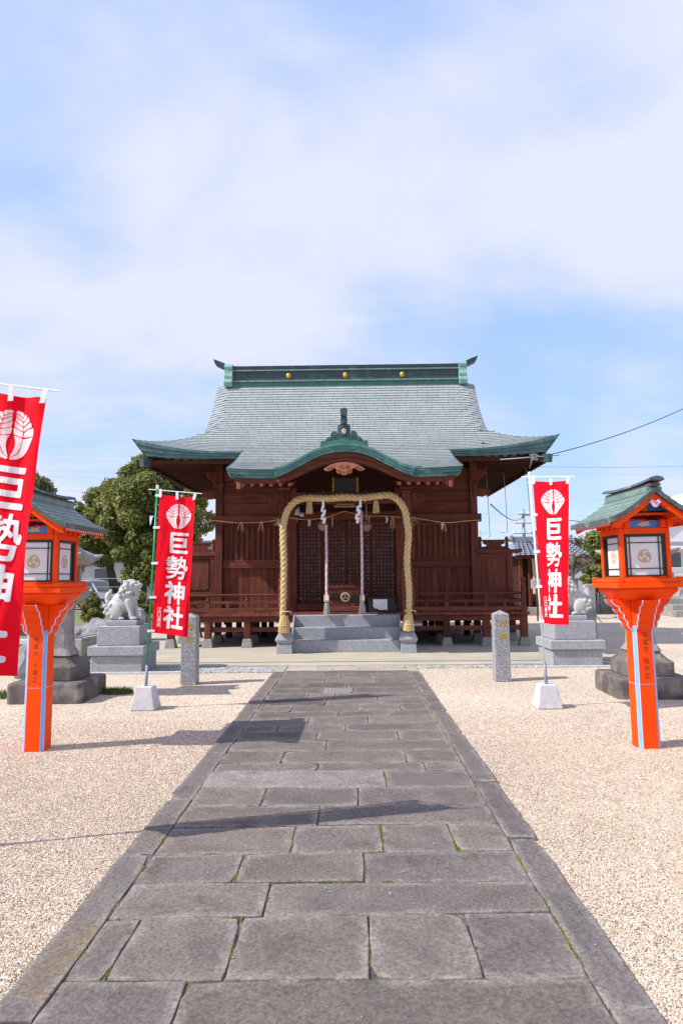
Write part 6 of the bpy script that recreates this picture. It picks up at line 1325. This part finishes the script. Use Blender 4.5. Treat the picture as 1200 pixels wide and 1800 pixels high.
# ================================================================== TREES, CARS, BUILDINGS BEYOND
def leaves(name, clumps, n, size, m, parent, flat=0.35):
    """clumps: (x, y, z, rx, ry, rz); leaf quads scattered mostly near the shells, tone random by leaf and clump"""
    vol = np.array([c[3] * c[4] * c[5] for c in clumps]) ** 0.75; idx = rng.choice(len(clumps), n, p=vol / vol.sum()); C = np.array(clumps)[idx]
    d = rng.normal(size=(n, 3)); d /= np.linalg.norm(d, axis=1)[:, None]; r = rng.uniform(0.35, 1.0, n) ** 0.45 * rng.uniform(0.9, 1.08, n)
    ctr = C[:, :3] + d * C[:, 3:6] * r[:, None]
    nr = d * 0.7 + rng.normal(size=(n, 3)) * 0.6 + np.array([0, 0, 0.45]); nr /= np.linalg.norm(nr, axis=1)[:, None]
    u = np.cross(nr, rng.normal(size=(n, 3))); u /= np.linalg.norm(u, axis=1)[:, None]; v = np.cross(nr, u)
    s = size * rng.uniform(0.6, 1.3, n)[:, None]
    P = np.empty((n, 4, 3)); P[:, 0] = ctr - u * s; P[:, 1] = ctr - v * s * 0.5 + nr * s * 0.12; P[:, 2] = ctr + u * s; P[:, 3] = ctr + v * s * 0.5 + nr * s * 0.12
    me = bpy.data.meshes.new(name); me.vertices.add(4 * n); me.vertices.foreach_set('co', P.reshape(-1)); me.loops.add(4 * n); me.loops.foreach_set('vertex_index', np.arange(4 * n, dtype=np.int32))
    me.polygons.add(n); me.polygons.foreach_set('loop_start', np.arange(0, 4 * n, 4, dtype=np.int32)); me.polygons.foreach_set('loop_total', np.full(n, 4, dtype=np.int32)); me.update(calc_edges=True)
    a = me.attributes.new('var', 'FLOAT', 'FACE'); tone = rng.uniform(-0.22, 0.22, len(clumps))[idx]
    a.data.foreach_set('value', np.clip(rng.uniform(0.15, 0.85, n) + tone, 0, 1).astype(np.float32))
    return link(name, me, m, parent)
def crown_clumps(x, y, z, rx_, ry_, rz_, n, cr_, seed):
    q = random.Random(seed); out = []
    while len(out) < n:
        d = Vector((q.gauss(0, 1), q.gauss(0, 1), q.gauss(0, 1))).normalized(); r = q.uniform(0.25, 0.98) ** 0.6; c = cr_ * q.uniform(0.65, 1.3)
        out.append((x + d.x * rx_ * r, y + d.y * ry_ * r, z + d.z * rz_ * r, c, c, c * q.uniform(0.65, 0.9)))
    return out
def tree(name, label, x, y, zc, rx_, rz_, nclump, nleaf, m, seed, trunk_r=0.22, lean=0.0, size=0.16, clump=0.75, tx=None, group='trees left of the hall', barkm='bark'):
    t = thing(name, label, 'tree', (x, y, 0), group); cl = crown_clumps(x, y, zc, rx_, rx_ * 0.9, rz_, nclump, clump, seed); q = random.Random(seed + 1)
    bx_ = x if tx is None else tx
    tr = MB(); top = Vector((x, y, zc)); tr.tube([(bx_, y, -0.05), (bx_ + 0.08, y, zc * 0.25), (bx_ * 0.6 + x * 0.4, y, zc * 0.6), tuple(top)], [trunk_r * 1.25, trunk_r, trunk_r * 0.8, trunk_r * 0.4], 9); tr.build('trunk', barkm, t, smooth=True)
    lb = MB()
    for c in q.sample(cl, min(16, len(cl))):
        h = q.uniform(0.3, 0.75); s = Vector((bx_ + (x - bx_) * h, y, zc * (0.3 + 0.6 * h))); e = Vector(c[:3]); mid = s.lerp(e, 0.5) + Vector((0, 0, 0.25)); lb.tube([tuple(s), tuple(mid), tuple(e)], [trunk_r * 0.45, trunk_r * 0.25, trunk_r * 0.08], 6)
    lb.build('limbs', barkm, t, smooth=True)
    leaves('crown', cl, nleaf, size, m, t); return t
tree('camphor_tree', 'tall dense evergreen tree rising behind the green-poled banner', -9.7, 33.5, 4.65, 2.45, 3.1, 84, 50000, 'leaf', 11, 0.26, tx=-10.4, size=0.105, clump=0.66)
tree('camphor_tree', 'broad evergreen tree between the near banner and the tall tree', -13.3, 36.0, 4.3, 2.0, 2.15, 60, 31000, 'leaf', 23, 0.24, size=0.105, clump=0.66, tx=-12.6)
tree('camphor_tree', 'dark evergreen treetop showing just right of the near banner', -20.6, 40.0, 6.0, 2.5, 3.0, 46, 22000, 'leaf', 31, 0.3, size=0.125, clump=0.8)
tree('camphor_tree', 'evergreen tree low behind the left vermilion lantern roof', -16.6, 39.0, 3.6, 2.0, 1.9, 34, 14000, 'leaf', 37, 0.22, size=0.12, clump=0.7)
tree('camphor_tree', 'yellowish small tree behind the parked cars', -13.0, 42.0, 3.0, 1.3, 1.2, 18, 5000, 'leaf_dry', 41, 0.12, size=0.14, clump=0.5)
def bush(name, label, x, y, z, r, h, n, m, seed, size=0.05, cat='bush', group='shrubs', nc=14):
    t = thing(name, label, cat, (x, y, 0), group); cl = crown_clumps(x, y, z, r * 0.75, r * 0.7, h * 0.7, nc, r * 0.38, seed)
    st = MB(); q = random.Random(seed)
    for c in q.sample(cl, min(6, len(cl))): st.tube([(x + q.uniform(-.06, .06), y, -0.03), (x + (c[0] - x) * 0.5, y + (c[1] - y) * 0.4, z * 0.6), tuple(c[:3])], [0.03, 0.02, 0.008], 5)
    st.build('stems', 'bark', t); leaves('foliage', cl, n, size, m, t)
bush('clipped_shrub', 'round dark green shrub behind the left lion statue', -7.75, 20.4, 0.78, 0.46, 0.55, 3500, 'leaf', 51)
bush('clipped_shrub', 'low green shrub showing left of the left vermilion post', -9.0, 17.5, 0.75, 0.55, 0.75, 3500, 'leaf', 52)
bush('clipped_shrub', 'low leafy shrub at the foot of the tall evergreen tree', -8.6, 27.0, 0.55, 0.9, 0.55, 3500, 'leaf', 53, 0.07)
bush('clipped_shrub', 'rounded yellow-green shrub behind the right lion statue', 9.15, 26.3, 1.45, 0.62, 0.6, 4500, 'leaf_yellow', 54, 0.055)
bush('clipped_shrub', 'small green shrub at the wall foot beside the right vermilion post', 10.6, 27.9, 0.75, 0.35, 0.35, 1500, 'leaf_yellow', 55, 0.05)
bush('clipped_shrub', 'green plant between the side screen and the small shrine', 7.05, 25.0, 0.85, 0.33, 0.75, 2200, 'leaf', 56, 0.06)
tree('garden_tree', 'green leafy tree left of the right vermilion lantern', 12.1, 33.0, 2.75, 0.95, 0.85, 24, 7000, 'leaf', 61, 0.1, size=0.10, clump=0.42, group='trees right of the hall')
tree('garden_tree', 'brownish bare-twigged tree beyond the small tiled shrine', 11.2, 35.0, 2.6, 1.3, 0.95, 26, 5200, 'leaf_dry', 62, 0.12, size=0.09, clump=0.5, group='trees right of the hall')
tree('garden_tree', 'thin green treetop above the tiled shrine roof', 11.4, 40.0, 3.55, 0.6, 0.75, 12, 1300, 'leaf', 63, 0.06, size=0.12, clump=0.42, group='trees right of the hall')
tree('garden_tree', 'tall narrow tree right of the right vermilion lantern', 17.6, 40.0, 3.2, 0.45, 1.1, 12, 2400, 'leaf', 64, 0.08, size=0.10, clump=0.4, group='trees right of the hall')
# gnarled trunk in front of the small shrine
gt = thing('gnarled_tree', 'pale gnarled tree trunk with lopped limbs beside the small tiled shrine', 'tree', (8.05, 25.4, 0))
tb = MB(); tb.tube([(8.1, 25.4, -0.05), (8.0, 25.4, 0.5), (8.12, 25.4, 1.1), (7.98, 25.4, 1.7), (8.1, 25.4, 2.2), (8.05, 25.4, 2.42)], [0.20, 0.15, 0.17, 0.14, 0.16, 0.1], 9); tb.build('trunk', 'palebark', gt, smooth=True)
lb = MB()
for e in ((8.6, 2.0), (8.9, 1.95), (7.7, 2.25), (8.5, 2.35), (8.25, 1.75), (7.75, 1.6)):
    lb.tube([(8.05, 25.4, e[1] - 0.35), (8.05 + (e[0] - 8.05) * 0.6, 25.35, e[1] - 0.02), (e[0], 25.3, e[1] + 0.06)], [0.09, 0.06, 0.03], 6)
lb.build('limbs', 'palebark', gt, smooth=True)
leaves('crown', [(8.0, 25.3, 2.1, 0.35, 0.3, 0.3), (8.5, 25.3, 2.1, 0.4, 0.3, 0.2), (7.85, 25.3, 1.5, 0.2, 0.2, 0.3)], 500, 0.05, 'leaf_dry', gt)

# parked cars
def car(name, label, x, y, rz, paint, tall=1.5, length=4.0, van=False):
    t = thing(name, label, 'car', (0, 0, 0), 'cars parked behind the trees'); Lh = length / 2; H = tall; wd = 0.83
    sidep = [(-Lh, 0.35), (-Lh + 0.03, 0.75), (-Lh + 0.12, 0.95)] + ([(-Lh + 0.25, H - 0.08), (-Lh + 0.5, H)] if van else [(-Lh + 0.45, 1.02), (-Lh + 0.95, H - 0.03), (-Lh + 1.3, H)]) + [(0.25, H), (0.75, H - 0.09), (1.22, 0.98), (Lh - 0.25, 0.86), (Lh - 0.03, 0.70), (Lh, 0.35)] + [(Lh - 0.1, 0.22), (-Lh + 0.1, 0.22)]
    def wat(z): return wd - (0.17 * max(0, (z - 0.92) / (H - 0.92)) if z > 0.92 else 0.0) - (0.04 if z < 0.4 else 0)
    MB().loft([[(a, -wat(z) + 0.04, z) for a, z in sidep], [(a, -wat(z), z) for a, z in sidep], [(a, wat(z), z) for a, z in sidep], [(a, wat(z) - 0.04, z) for a, z in sidep]]).build('body', paint, t, bevel=0.03, seg=2)
    for s in (-1, 1):
        def q(pts, nm_): MB().loft([[(a, s * (wat(z) + 0.004), z) for a, z in pts], [(a, s * (wat(z) - 0.02), z) for a, z in pts]]).build(nm_, 'glassdark', t)
        r0 = -Lh + (0.4 if van else 1.0)
        q([(r0 + 0.1, 0.98), (-0.45, 0.98), (-0.45, H - 0.1), (r0 + 0.22, H - 0.1)], 'side_window'); q([(-0.35, 0.98), (1.05, 0.98), (0.66, H - 0.12), (0.2, H - 0.09), (-0.35, H - 0.09)], 'side_window')
        for wx in (-Lh + 0.75, Lh - 0.75):
            wl = MB(); wl.lathe(0, 0, [(0.001, -0.1), (0.29, -0.1), (0.31, -0.07), (0.31, 0.07), (0.29, 0.1), (0.001, 0.1)], 18); wo = wl.build('wheel', 'tyre', t); wo.rotation_euler.x = R(90); wo.location = (wx, s * (wd - 0.09), 0.31)
            MB().lathe(0, 0, [(0.001, -0.106), (0.18, -0.106), (0.2, -0.09), (0.2, 0.09), (0.18, 0.106), (0.001, 0.106)], 14).build('rim', 'rim', wo)
        MB().box(Lh - 0.32, Lh - 0.08, *sorted((s * 0.48, s * 0.75)), 0.66, 0.78).build('headlight', 'screen', t, bevel=0.02)
        MB().box(0.80, 0.98, *sorted((s * 0.80, s * 0.98)), 0.98, 1.12).build('mirror', paint, t, bevel=0.03)
    f = lambda z: 0.75 + (1.22 - 0.75) * (H - 0.09 - z) / (H - 0.09 - 0.98)
    MB().loft([[(f(z) + 0.012, sgn * (wat(z) - 0.09), z) for z, sgn in ((1.0, -1), (1.0, 1), (H - 0.13, 1), (H - 0.13, -1))], [(f(z) - 0.02, sgn * (wat(z) - 0.09), z) for z, sgn in ((1.0, -1), (1.0, 1), (H - 0.13, 1), (H - 0.13, -1))]]).build('windscreen', 'glassdark', t)
    t.location = (x, y, -0.02); t.rotation_euler.z = rz
car('parked_car', 'silver-blue estate car right of the left vermilion lantern box', -14.1, 36.2, R(-12), 'carsilver', 1.62, 4.4, True)
car('parked_car', 'white car behind the head of the left lion statue', -11.9, 38.6, R(-25), 'carwhite', 1.5, 4.1, True)
car('parked_car', 'white van standing farthest back behind the lion statue', -13.0, 44.5, R(-15), 'carwhite', 1.95, 4.4, True)
car('parked_car', 'white hatchback right of the tree trunk beside the banner', -9.7, 37.4, R(200), 'carwhite', 1.5, 3.9)

# pale house with green roof behind the cars
hs = thing('house', 'pale grey house with a green sheet roof behind the parked cars', 'house', (-17.5, 54, 0))
MB().box(-24, -13.6, 52, 60, -0.05, 3.1).build('wall', 'greyhouse', hs)
MB().prism([(-25.0, 3.05), (-12.6, 3.05), (-13.2, 3.45), (-15.5, 4.7), (-22, 4.7)], 51, 61).build('roof', 'greenroof', hs)
for x0, x1, z0, z1 in ((-19.6, -18.6, 0.9, 2.4), (-16.9, -16.0, 0.3, 2.4), (-15.2, -14.0, 0.9, 2.6), (-22.5, -21, 0.9, 2.3)):
    wo = MB().box(x0, x1, 51.93, 51.99, z0, z1).build('window', 'glassdark', hs); MB().box(x0 - 0.06, x1 + 0.06, 51.9, 51.99, z1 + 0.001, z1 + 0.08).build('frame', 'white', wo)
hs2 = thing('house', 'beige far house right of the green-roofed house', 'house', (-10, 62, 0))
MB().box(-15.5, -6.0, 60.5, 68, -0.05, 3.4).build('wall', 'plaster', hs2); MB().prism([(-16, 3.4), (-5.5, 3.4), (-7.5, 4.9), (-14, 4.9)], 60, 68.5).build('roof', 'kawara', hs2)
for x in (-14.5, -12.2, -9.5): MB().box(x, x + 1.1, 60.43, 60.49, 0.9, 2.4).build('window', 'glassdark', hs2)
rl = thing('guard_rail', 'pale metal guard rail in front of the parked cars', 'railing', (-16, 33.5, 0)); MB().tube([(-21, 34.0, 1.62), (-11.5, 34.0, 1.62)], 0.018, 6).build('rail', 'steel', rl); MB().tube([(-21, 34.0, 1.2), (-11.5, 34.0, 1.2)], 0.016, 6).build('rail', 'steel', rl)
for k in range(6): MB().tube([(-21 + 1.9 * k, 34.0, -0.05), (-21 + 1.9 * k, 34.0, 1.64)], 0.02, 6).build('post', 'steel', rl)
# car park surface and lawn under the trees
lot = structure('parking_lot', MB().add([(-60, 34.8, -0.014), (-6.2, 34.8, -0.014), (-6.2, 120, -0.014), (-60, 120, -0.014)], [(0, 1, 2, 3)]), 'apron', fix=False)
lawn = structure('lawn', MB().add([(-40, 16.0, -0.012), (-6.8, 16.6, -0.012), (-6.4, 34.6, -0.012), (-40, 34.6, -0.012)], [(0, 1, 2, 3)]), mat('lawn_soil', (0.20, 0.20, 0.09), (0.12, 0.14, 0.05), scale=2, rough=0.95, bump=0.5, bdist=0.03), fix=False)
# stone basin edge with a red-brown timber frame, rocks
bs = thing('basin_wall', 'low pale stone basin wall behind the left stone lantern', 'stone wall', (-6.4, 13.4, 0))
for k in range(5): MB().box(-8.6 + 0.62 * k, -8.6 + 0.62 * k + 0.61, 13.2, 13.5, -0.03, 0.36 + 0.005 * (k % 2)).build('wall_stone', 'blockwall', bs, bevel=0.012)
for k in range(3): MB().box(-8.75 + 1.08 * k, -8.75 + 1.08 * k + 1.07, 13.12, 13.58, 0.368, 0.46).build('coping_stone', 'concrete', bs, bevel=0.012)
for k in range(3): MB().box(-5.49, -5.2, 13.2 + 0.9 * k, 13.2 + 0.9 * k + 0.89, -0.03, 0.46).build('wall_stone', 'blockwall', bs, bevel=0.012)
tf_ = thing('timber_frame', 'red-brown slanting timber frame standing on the basin wall', 'timber frame', (-5.9, 13.35, 0.46))
bar((-6.15, 13.35, 1.25), (-5.52, 13.35, 0.50), 0.09, 0.11, (0, 0, 0)).build('slanted_leg', 'woodx', tf_, bevel=0.006); bar((-6.15, 13.35, 1.25), (-6.8, 13.35, 0.50), 0.09, 0.11, (0, 0, 0)).build('slanted_leg', 'woodx', tf_, bevel=0.006)
MB().box(-6.95, -5.45, 13.28, 13.42, 0.52, 0.66).build('crossbar', 'woodx', tf_, bevel=0.006); MB().box(-5.47, -5.40, 13.22, 13.30, 0.1, 0.72).build('short_post', 'woodx', tf_, bevel=0.006); MB().tube([(-6.15, 13.35, 1.27), (-6.15, 15.5, 1.27)], 0.05, 6).build('ridge_pole', 'woodx', tf_)
def rock(label, x, y, sx, sy, sz, seed, group='garden rocks'):
    bm = bmesh.new(); bmesh.ops.create_icosphere(bm, subdivisions=3, radius=1)
    for v in bm.verts:
        n_ = mnoise.noise(v.co * 1.3 + Vector((seed, 0, 0))) * 0.35 + mnoise.noise(v.co * 3.1 + Vector((0, seed, 0))) * 0.16
        v.co *= 1 + n_; v.co = Vector((v.co.x * sx, v.co.y * sy, v.co.z * sz))
    me = bpy.data.meshes.new('rock'); bm.to_mesh(me); bm.free(); o = link('rock', me, 'rock'); o.location = (x, y, sz * 0.45); tag(o, label, 'rock', group)
rock('tall pale rock between the near banner and the left vermilion post', -5.35, 11.6, 0.30, 0.3, 0.42, 3)
rock('grey rock left of the lion pedestal behind the basin wall', -5.75, 16.2, 0.28, 0.25, 0.32, 5)
rock('dark grey rock close beside the left lion pedestal', -5.15, 15.4, 0.24, 0.22, 0.36, 8)
rock('broad grey rock under the round shrub', -6.6, 18.2, 0.6, 0.4, 0.38, 12)
rock('pointed rock behind the hind legs of the left lion', -5.55, 17.6, 0.4, 0.35, 0.62, 14)
rock('small pale rock at the shrub foot', -7.4, 18.6, 0.35, 0.3, 0.24, 17)
# low rubble behind the hall, seen under the veranda
for k in range(16):
    rock('flat rubble stone seen between the veranda posts under the hall floor', random.uniform(-6.0, -2.0) if k < 11 else random.uniform(1.5, 5.5), random.uniform(21.5, 26), random.uniform(0.15, 0.4), random.uniform(0.15, 0.3), random.uniform(0.08, 0.22), 20 + k, 'rubble stones behind the hall')
# tufts of grass
def tuft(label, x, y, r, n):
    mb = MB()
    for _ in range(n):
        a = random.uniform(0, 2 * PI); d = r * math.sqrt(random.random()); px, py = x + d * math.cos(a), y + d * math.sin(a) * 0.6; h_ = random.uniform(0.03, 0.09); b = random.uniform(-0.04, 0.04)
        mb.add([(px - 0.006, py, -0.02), (px + 0.006, py, -0.02), (px + b, py + random.uniform(-.03, .03), h_)], [(0, 1, 2)])
    o = mb.build('grass_tuft', 'grass', fix=False); setvar(o.data, 0, 1); tag(o, label, None, None, 'stuff')
tuft('green grass tuft right of the left stone lantern plinth', -3.35, 9.85, 0.22, 500); tuft('green grass tuft under the near banner edge', -4.9, 9.6, 0.35, 600)

# ------------------------------------------------------------------ right-hand background
sh = thing('small_shrine', 'small dark timber shrine with blue-grey tiled roof right of the hall', 'shrine', (8.0, 29, 0), None)
SX0, SX1, SY0, SY1 = 6.95, 9.05, 28.2, 30.4
MB().box(SX0, SX1, SY0 + 0.3, SY1, 0.3, 2.45).build('wall', 'wood_dark', sh)
MB().box(SX0 - 0.3, SX1 + 0.3, SY0 - 0.2, SY1 + 0.2, -0.03, 0.3).build('stone_base', 'blockwall', sh, bevel=0.02)
MB().box(7.35, 8.65, SY0 + 0.24, SY0 + 0.299, 0.55, 2.3).build('doorway', 'black', sh)
for x in (SX0, 7.3, 8.7, SX1): MB().box(x - 0.06, x + 0.06, SY0 + 0.15, SY0 + 0.29, 0.3, 2.45).build('pillar', 'wood', sh, bevel=0.01)
rf = MB(); rs = lambda x: 0
z0, z1 = 2.38, 3.02
rf.add([(6.55, 27.6, z0), (9.55, 27.6, z0), (9.15, 29.3, z1), (6.95, 29.3, z1), (6.55, 31.0, z0), (9.55, 31.0, z0)], [(0, 1, 2, 3), (4, 3, 2, 5), (0, 3, 4), (1, 5, 2)])
roof2 = rf.build('roof', 'kawara', sh, fix=False)
src = None
for r in range(8):
    t0, t1 = r / 8, (r + 1) / 8; y0, y1 = 27.58 + 1.72 * t0, 27.6 + 1.72 * t1; za, zb = z0 + (z1 - z0) * t0, z0 + (z1 - z0) * t1; xl, xr_ = 6.55 + 0.40 * t0, 9.55 - 0.40 * t0; n = 14
    for k in range(n):
        x = xl + (xr_ - xl) * k / n; wq = (xr_ - xl) / n
        pr_ = [(x, za + 0.012), (x + wq * 0.25, za + 0.004), (x + wq * 0.6, za + 0.012), (x + wq * 0.85, za + 0.045), (x + wq, za + 0.02)]
        MB().loft([[(a, y0, z + 0.03) for a, z in pr_], [(a, y1, z + (zb - za) + 0.006) for a, z in pr_]], cap=False, close=False).build('roof_tile', 'kawara', roof2, fix=False)
MB().box(6.85, 9.25, 29.18, 29.42, z1 - 0.02, z1 + 0.14).build('ridge', 'kawara', sh, bevel=0.02); MB().tube([(6.8, 29.3, z1 + 0.17), (9.3, 29.3, z1 + 0.17)], 0.07, 8).build('ridge_tiles', 'kawara', sh)
for x in (6.8, 9.3): MB().box(x - 0.06, x + 0.06, 29.15, 29.45, z1 + 0.0, z1 + 0.30).build('ridge_end_tile', 'kawara', sh, bevel=0.03)
MB().box(6.6, 9.5, 27.66, 27.72, z0 - 0.10, z0 - 0.02).build('eave_board', 'wood', sh)
for x in (7.38, 8.72):
    pth = resample([(x, 28.0, 0.85), (x + 0.03, 28.0, 1.6), (x, 28.0, 2.32)], 0.05); mb, *_ = rope_strands(pth, 0.085, 0.3, 3, 6); o = mb.build('straw_rope', 'straw', sh, smooth=True, fix=False); setvar(o.data, 0.7, 0.95)
for x in (7.62, 8.45): mb = MB(); tassel(mb, x, 27.95, 2.3, 2.02, 0.03, 0.07, 40, 0.008); o = mb.build('straw_tassel', 'straw', sh, fix=False); setvar(o.data, 0.8, 1)
sg = thing('notice_board', 'small pale notice board on a dark red post before the small shrine', 'sign', (6.55, 24.6, 0))
MB().prism([(6.36, 1.13), (6.76, 1.13), (6.76, 1.44), (6.66, 1.475), (6.56, 1.485), (6.46, 1.475), (6.36, 1.44)], 24.56, 24.6).build('board', 'concrete', sg, bevel=0.006); MB().box(6.54, 6.59, 24.58, 24.63, -0.03, 1.12).build('post', 'wood', sg)
for r in range(5):
    for c in range(6): 
        if random.random() < 0.85: MB().box(6.40 + 0.052 * c, 6.425 + 0.052 * c + 0.015 * random.random(), 24.556, 24.559, 1.19 + 0.048 * r, 1.205 + 0.048 * r).build('writing', 'steel', sg)
st_ = thing('stone_stele', 'plain pale stone stake standing behind the right lion', 'stone post', (5.25, 15.3, 0)); MB().box(5.14, 5.34, 15.2, 15.36, -0.02, 1.40).build('stake', 'lanternstone', st_, bevel=0.02); st_.location = (5.25, 15.3, 0)
# block walls, stone fence and terrace
wl = thing('block_wall', 'weathered stone block wall beyond the right lion statue', 'wall', (12, 29.2, 0))
x = 9.35
for r, (za, zb) in enumerate(((-0.03, 0.34), (0.345, 0.68))):
    x = 9.35
    while x < 16.5: w_ = random.uniform(0.75, 1.1); MB().box(x, x + w_ - 0.012, 29.0, 29.35, za, zb).build('wall_block', 'blockwall', wl, bevel=0.015); x += w_
x = 9.35
while x < 13.2: MB().box(x, x + 0.16, 29.1, 29.26, 0.69, 1.36).build('fence_post', 'blockwall', wl, bevel=0.015); x += 0.52
MB().box(9.35, 13.2, 29.12, 29.24, 1.365, 1.46).build('fence_rail', 'blockwall', wl, bevel=0.01)
cw = thing('concrete_wall', 'pale concrete panel wall behind the yellow-green shrub', 'wall', (12, 32, 0))
for k in range(8): MB().box(9.4 + 1.3 * k, 9.4 + 1.3 * k + 1.29, 31.5, 31.62, -0.03, 1.86).build('wall_panel', 'plaster', cw, bevel=0.01)
tr_ = thing('stone_terrace', 'stepped stone terrace with round-headed posts at the right picture edge', 'terrace', (13.6, 27, 0))
for k in range(3): MB().box(12.15 + 0.05 * k, 17, 26.2 + 0.35 * k, 26.55 + 0.35 * k + (2 if k == 2 else 0), -0.03, 0.22 * (k + 1)).build('terrace_step', 'blockwall', tr_, bevel=0.02)
for k in range(5):
    MB().lathe(12.45 + 0.55 * k, 27.3, [(0.12, 0.66), (0.12, 1.25), (0.09, 1.32)], 10).build('fence_post', 'blockwall', tr_)
MB().box(12.2, 17, 27.2, 27.4, 1.33, 1.5).build('fence_cap', 'blockwall', tr_, bevel=0.02); MB().box(12.2, 17, 27.15, 27.45, 1.66, 1.86).build('fence_beam', 'concrete', tr_, bevel=0.02)
for x in (12.4, 14.2): MB().box(x, x + 0.25, 27.2, 27.4, 1.502, 1.658).build('beam_block', 'blockwall', tr_)
# houses far right
h3 = thing('house', 'white gabled house behind the right vermilion lantern', 'house', (22, 46, 0))
MB().box(19.3, 27, 45, 52, -0.03, 4.0).build('wall', 'plaster', h3); MB().prism([(18.7, 3.7), (27.6, 3.7), (27.6, 3.9), (23.2, 7.2), (18.7, 3.95)], 44.6, 52.4).build('roof', 'plaster', h3)
MB().prism([(18.4, 3.68), (18.7, 3.5), (23.2, 6.95), (27.7, 3.5), (28.0, 3.68), (23.2, 7.4)], 44.4, 44.8).build('bargeboard', 'white', h3); MB().box(19.8, 21.4, 44.93, 44.99, 1.5, 3.0).build('window', 'glassdark', h3); MB().box(19.0, 22.4, 44.0, 45, 3.2, 3.4).build('porch_roof', 'white', h3)
h4 = thing('house', 'distant house roof left of the right vermilion lantern', 'house', (18, 55, 0))
MB().box(17.8, 24, 52, 58, -0.03, 3.3).build('wall', 'plaster', h4); MB().prism([(16.9, 3.9), (17.9, 3.3), (24.5, 3.3), (24.5, 4.4), (18.9, 4.45)], 51.3, 58.5).build('roof', mat('brown_roof_tile', (0.33, 0.26, 0.22), (0.26, 0.2, 0.17), rough=0.7), h4)
h5 = thing('house', 'pale far house in the gap beside the small shrine', 'house', (12.5, 52, 0)); MB().box(11.5, 17, 50, 56, -0.03, 3.0).build('wall', 'plaster', h5); MB().prism([(11.2, 3.0), (17.4, 3.0), (16, 4.1), (12.5, 4.1)], 49.5, 56.5).build('roof', 'kawara', h5)
for x in (12.0, 13.6): MB().box(x, x + 0.8, 49.93, 49.99, 1.0, 2.1).build('window', 'glassdark', h5)

# utility pole, aerial, wires
up = thing('utility_pole', 'concrete utility pole with crossarms and transformer boxes right of the hall', 'utility pole', (15.05, 60, 0))
MB().tube([(15.05, 60, -0.05), (15.05, 60, 7.4)], [0.19, 0.13], 10).build('pole', 'steel', up, smooth=True)
for z, hw in ((6.1, 0.8), (5.2, 0.95), (4.3, 0.7), (6.9, 0.5)):
    MB().box(15.05 - hw, 15.05 + hw, 59.78, 59.88, z, z + 0.09).build('crossarm', 'steel', up)
    for s in (-0.9, -0.5, 0.5, 0.9): MB().lathe(15.05 + hw * s, 59.83, [(0.05, z + 0.091), (0.07, z + 0.16), (0.03, z + 0.24)], 8).build('insulator', 'white', up)
for x, z in ((14.45, 3.65), (15.65, 3.6), (15.7, 4.1)): MB().box(x - 0.2, x + 0.2, 59.7, 60.1, z, z + 0.5).build('transformer_box', 'wire', up, bevel=0.04)
ae = thing('roof_aerial', 'thin television aerial left of the utility pole', 'aerial', (12.4, 66, 0)); MB().tube([(12.4, 66, 2.0), (12.4, 66, 5.9)], 0.03, 5).build('mast', 'steel', ae); MB().tube([(11.7, 66, 5.7), (13.0, 66, 5.75)], 0.02, 4).build('boom', 'steel', ae)
for k in range(5): MB().tube([(11.8 + 0.28 * k, 65.7, 5.72), (11.8 + 0.28 * k, 66.3, 5.72)], 0.015, 4).build('element', 'steel', ae)
def wire(label, a, b, sag, r, m='wire', grp=None):
    A, B = Vector(a), Vector(b); pts = [tuple(A.lerp(B, k / 20) + Vector((0, 0, -sag * 4 * (k / 20) * (1 - k / 20)))) for k in range(21)]
    o = MB().tube(pts, r, 5).build('overhead_wire', m); tag(o, label, 'wire', grp)
wire('black cable running from the right roof corner up out of the picture', (4.25, 15.0, 4.22), (14.5, 21.5, 9.25), 0.5, 0.011, 'wire')
wire('service cable from the utility pole towards the hall eave', (15.05, 59.8, 6.9), (4.2, 20.6, 3.75), 0.5, 0.022)
wire('cable from the utility pole out to the right', (15.05, 59.8, 6.9), (52, 62, 5.6), 1.0, 0.035)
wire('upper thin cable from the pole to the right picture edge', (4.0, 21.0, 5.0), (48, 62, 13.5), 0.8, 0.012, 'farwire')
lb7 = ['topmost', 'second', 'third', 'fourth', 'fifth', 'lowest']
for k, (zl, zr_) in enumerate(((38.0, 34.5), (36.3, 33.0), (33.2, 30.2), (31.6, 28.7), (28.8, 26.3), (27.3, 25.0))):
    wire('%s of the faint far power lines left of the hall' % lb7[k], (-190, 160, zl), (-20, 190, zr_), 0.8, 0.045, 'farwire', 'far power lines')
for k, (zl, zr_) in enumerate(((28.0, 27.0), (21.5, 20.5), (17.2, 16.6), (15.3, 15.0))):
    wire('%s of the faint far power lines right of the hall' % ['topmost', 'second', 'third', 'lowest'][k], (20, 170, zl), (190, 180, zr_), 1.0, 0.045, 'farwire', 'far power lines on the right')
knot = thing('cable_knot', 'tangle of pale cable tied at the right eave', 'cable', (3.99, 14.98, 4.2)); mb = MB()
mb.tube([(4.04 + 0.09 * math.sin(k * 1.9) * (1 + 0.3 * math.sin(k)), 14.97 + 0.03 * math.cos(k * 2.3), 4.2 + 0.08 * math.cos(k * 1.3)) for k in range(26)], 0.007, 5); mb.tube([(3.3, 15.02, 4.16), (4.3, 14.98, 4.22), (4.6, 15.0, 4.24)], 0.012, 5); mb.tube([(4.0, 14.97, 4.2), (3.93, 14.97, 3.95)], 0.006, 5); mb.build('cable_loops', 'steel', knot, smooth=True)
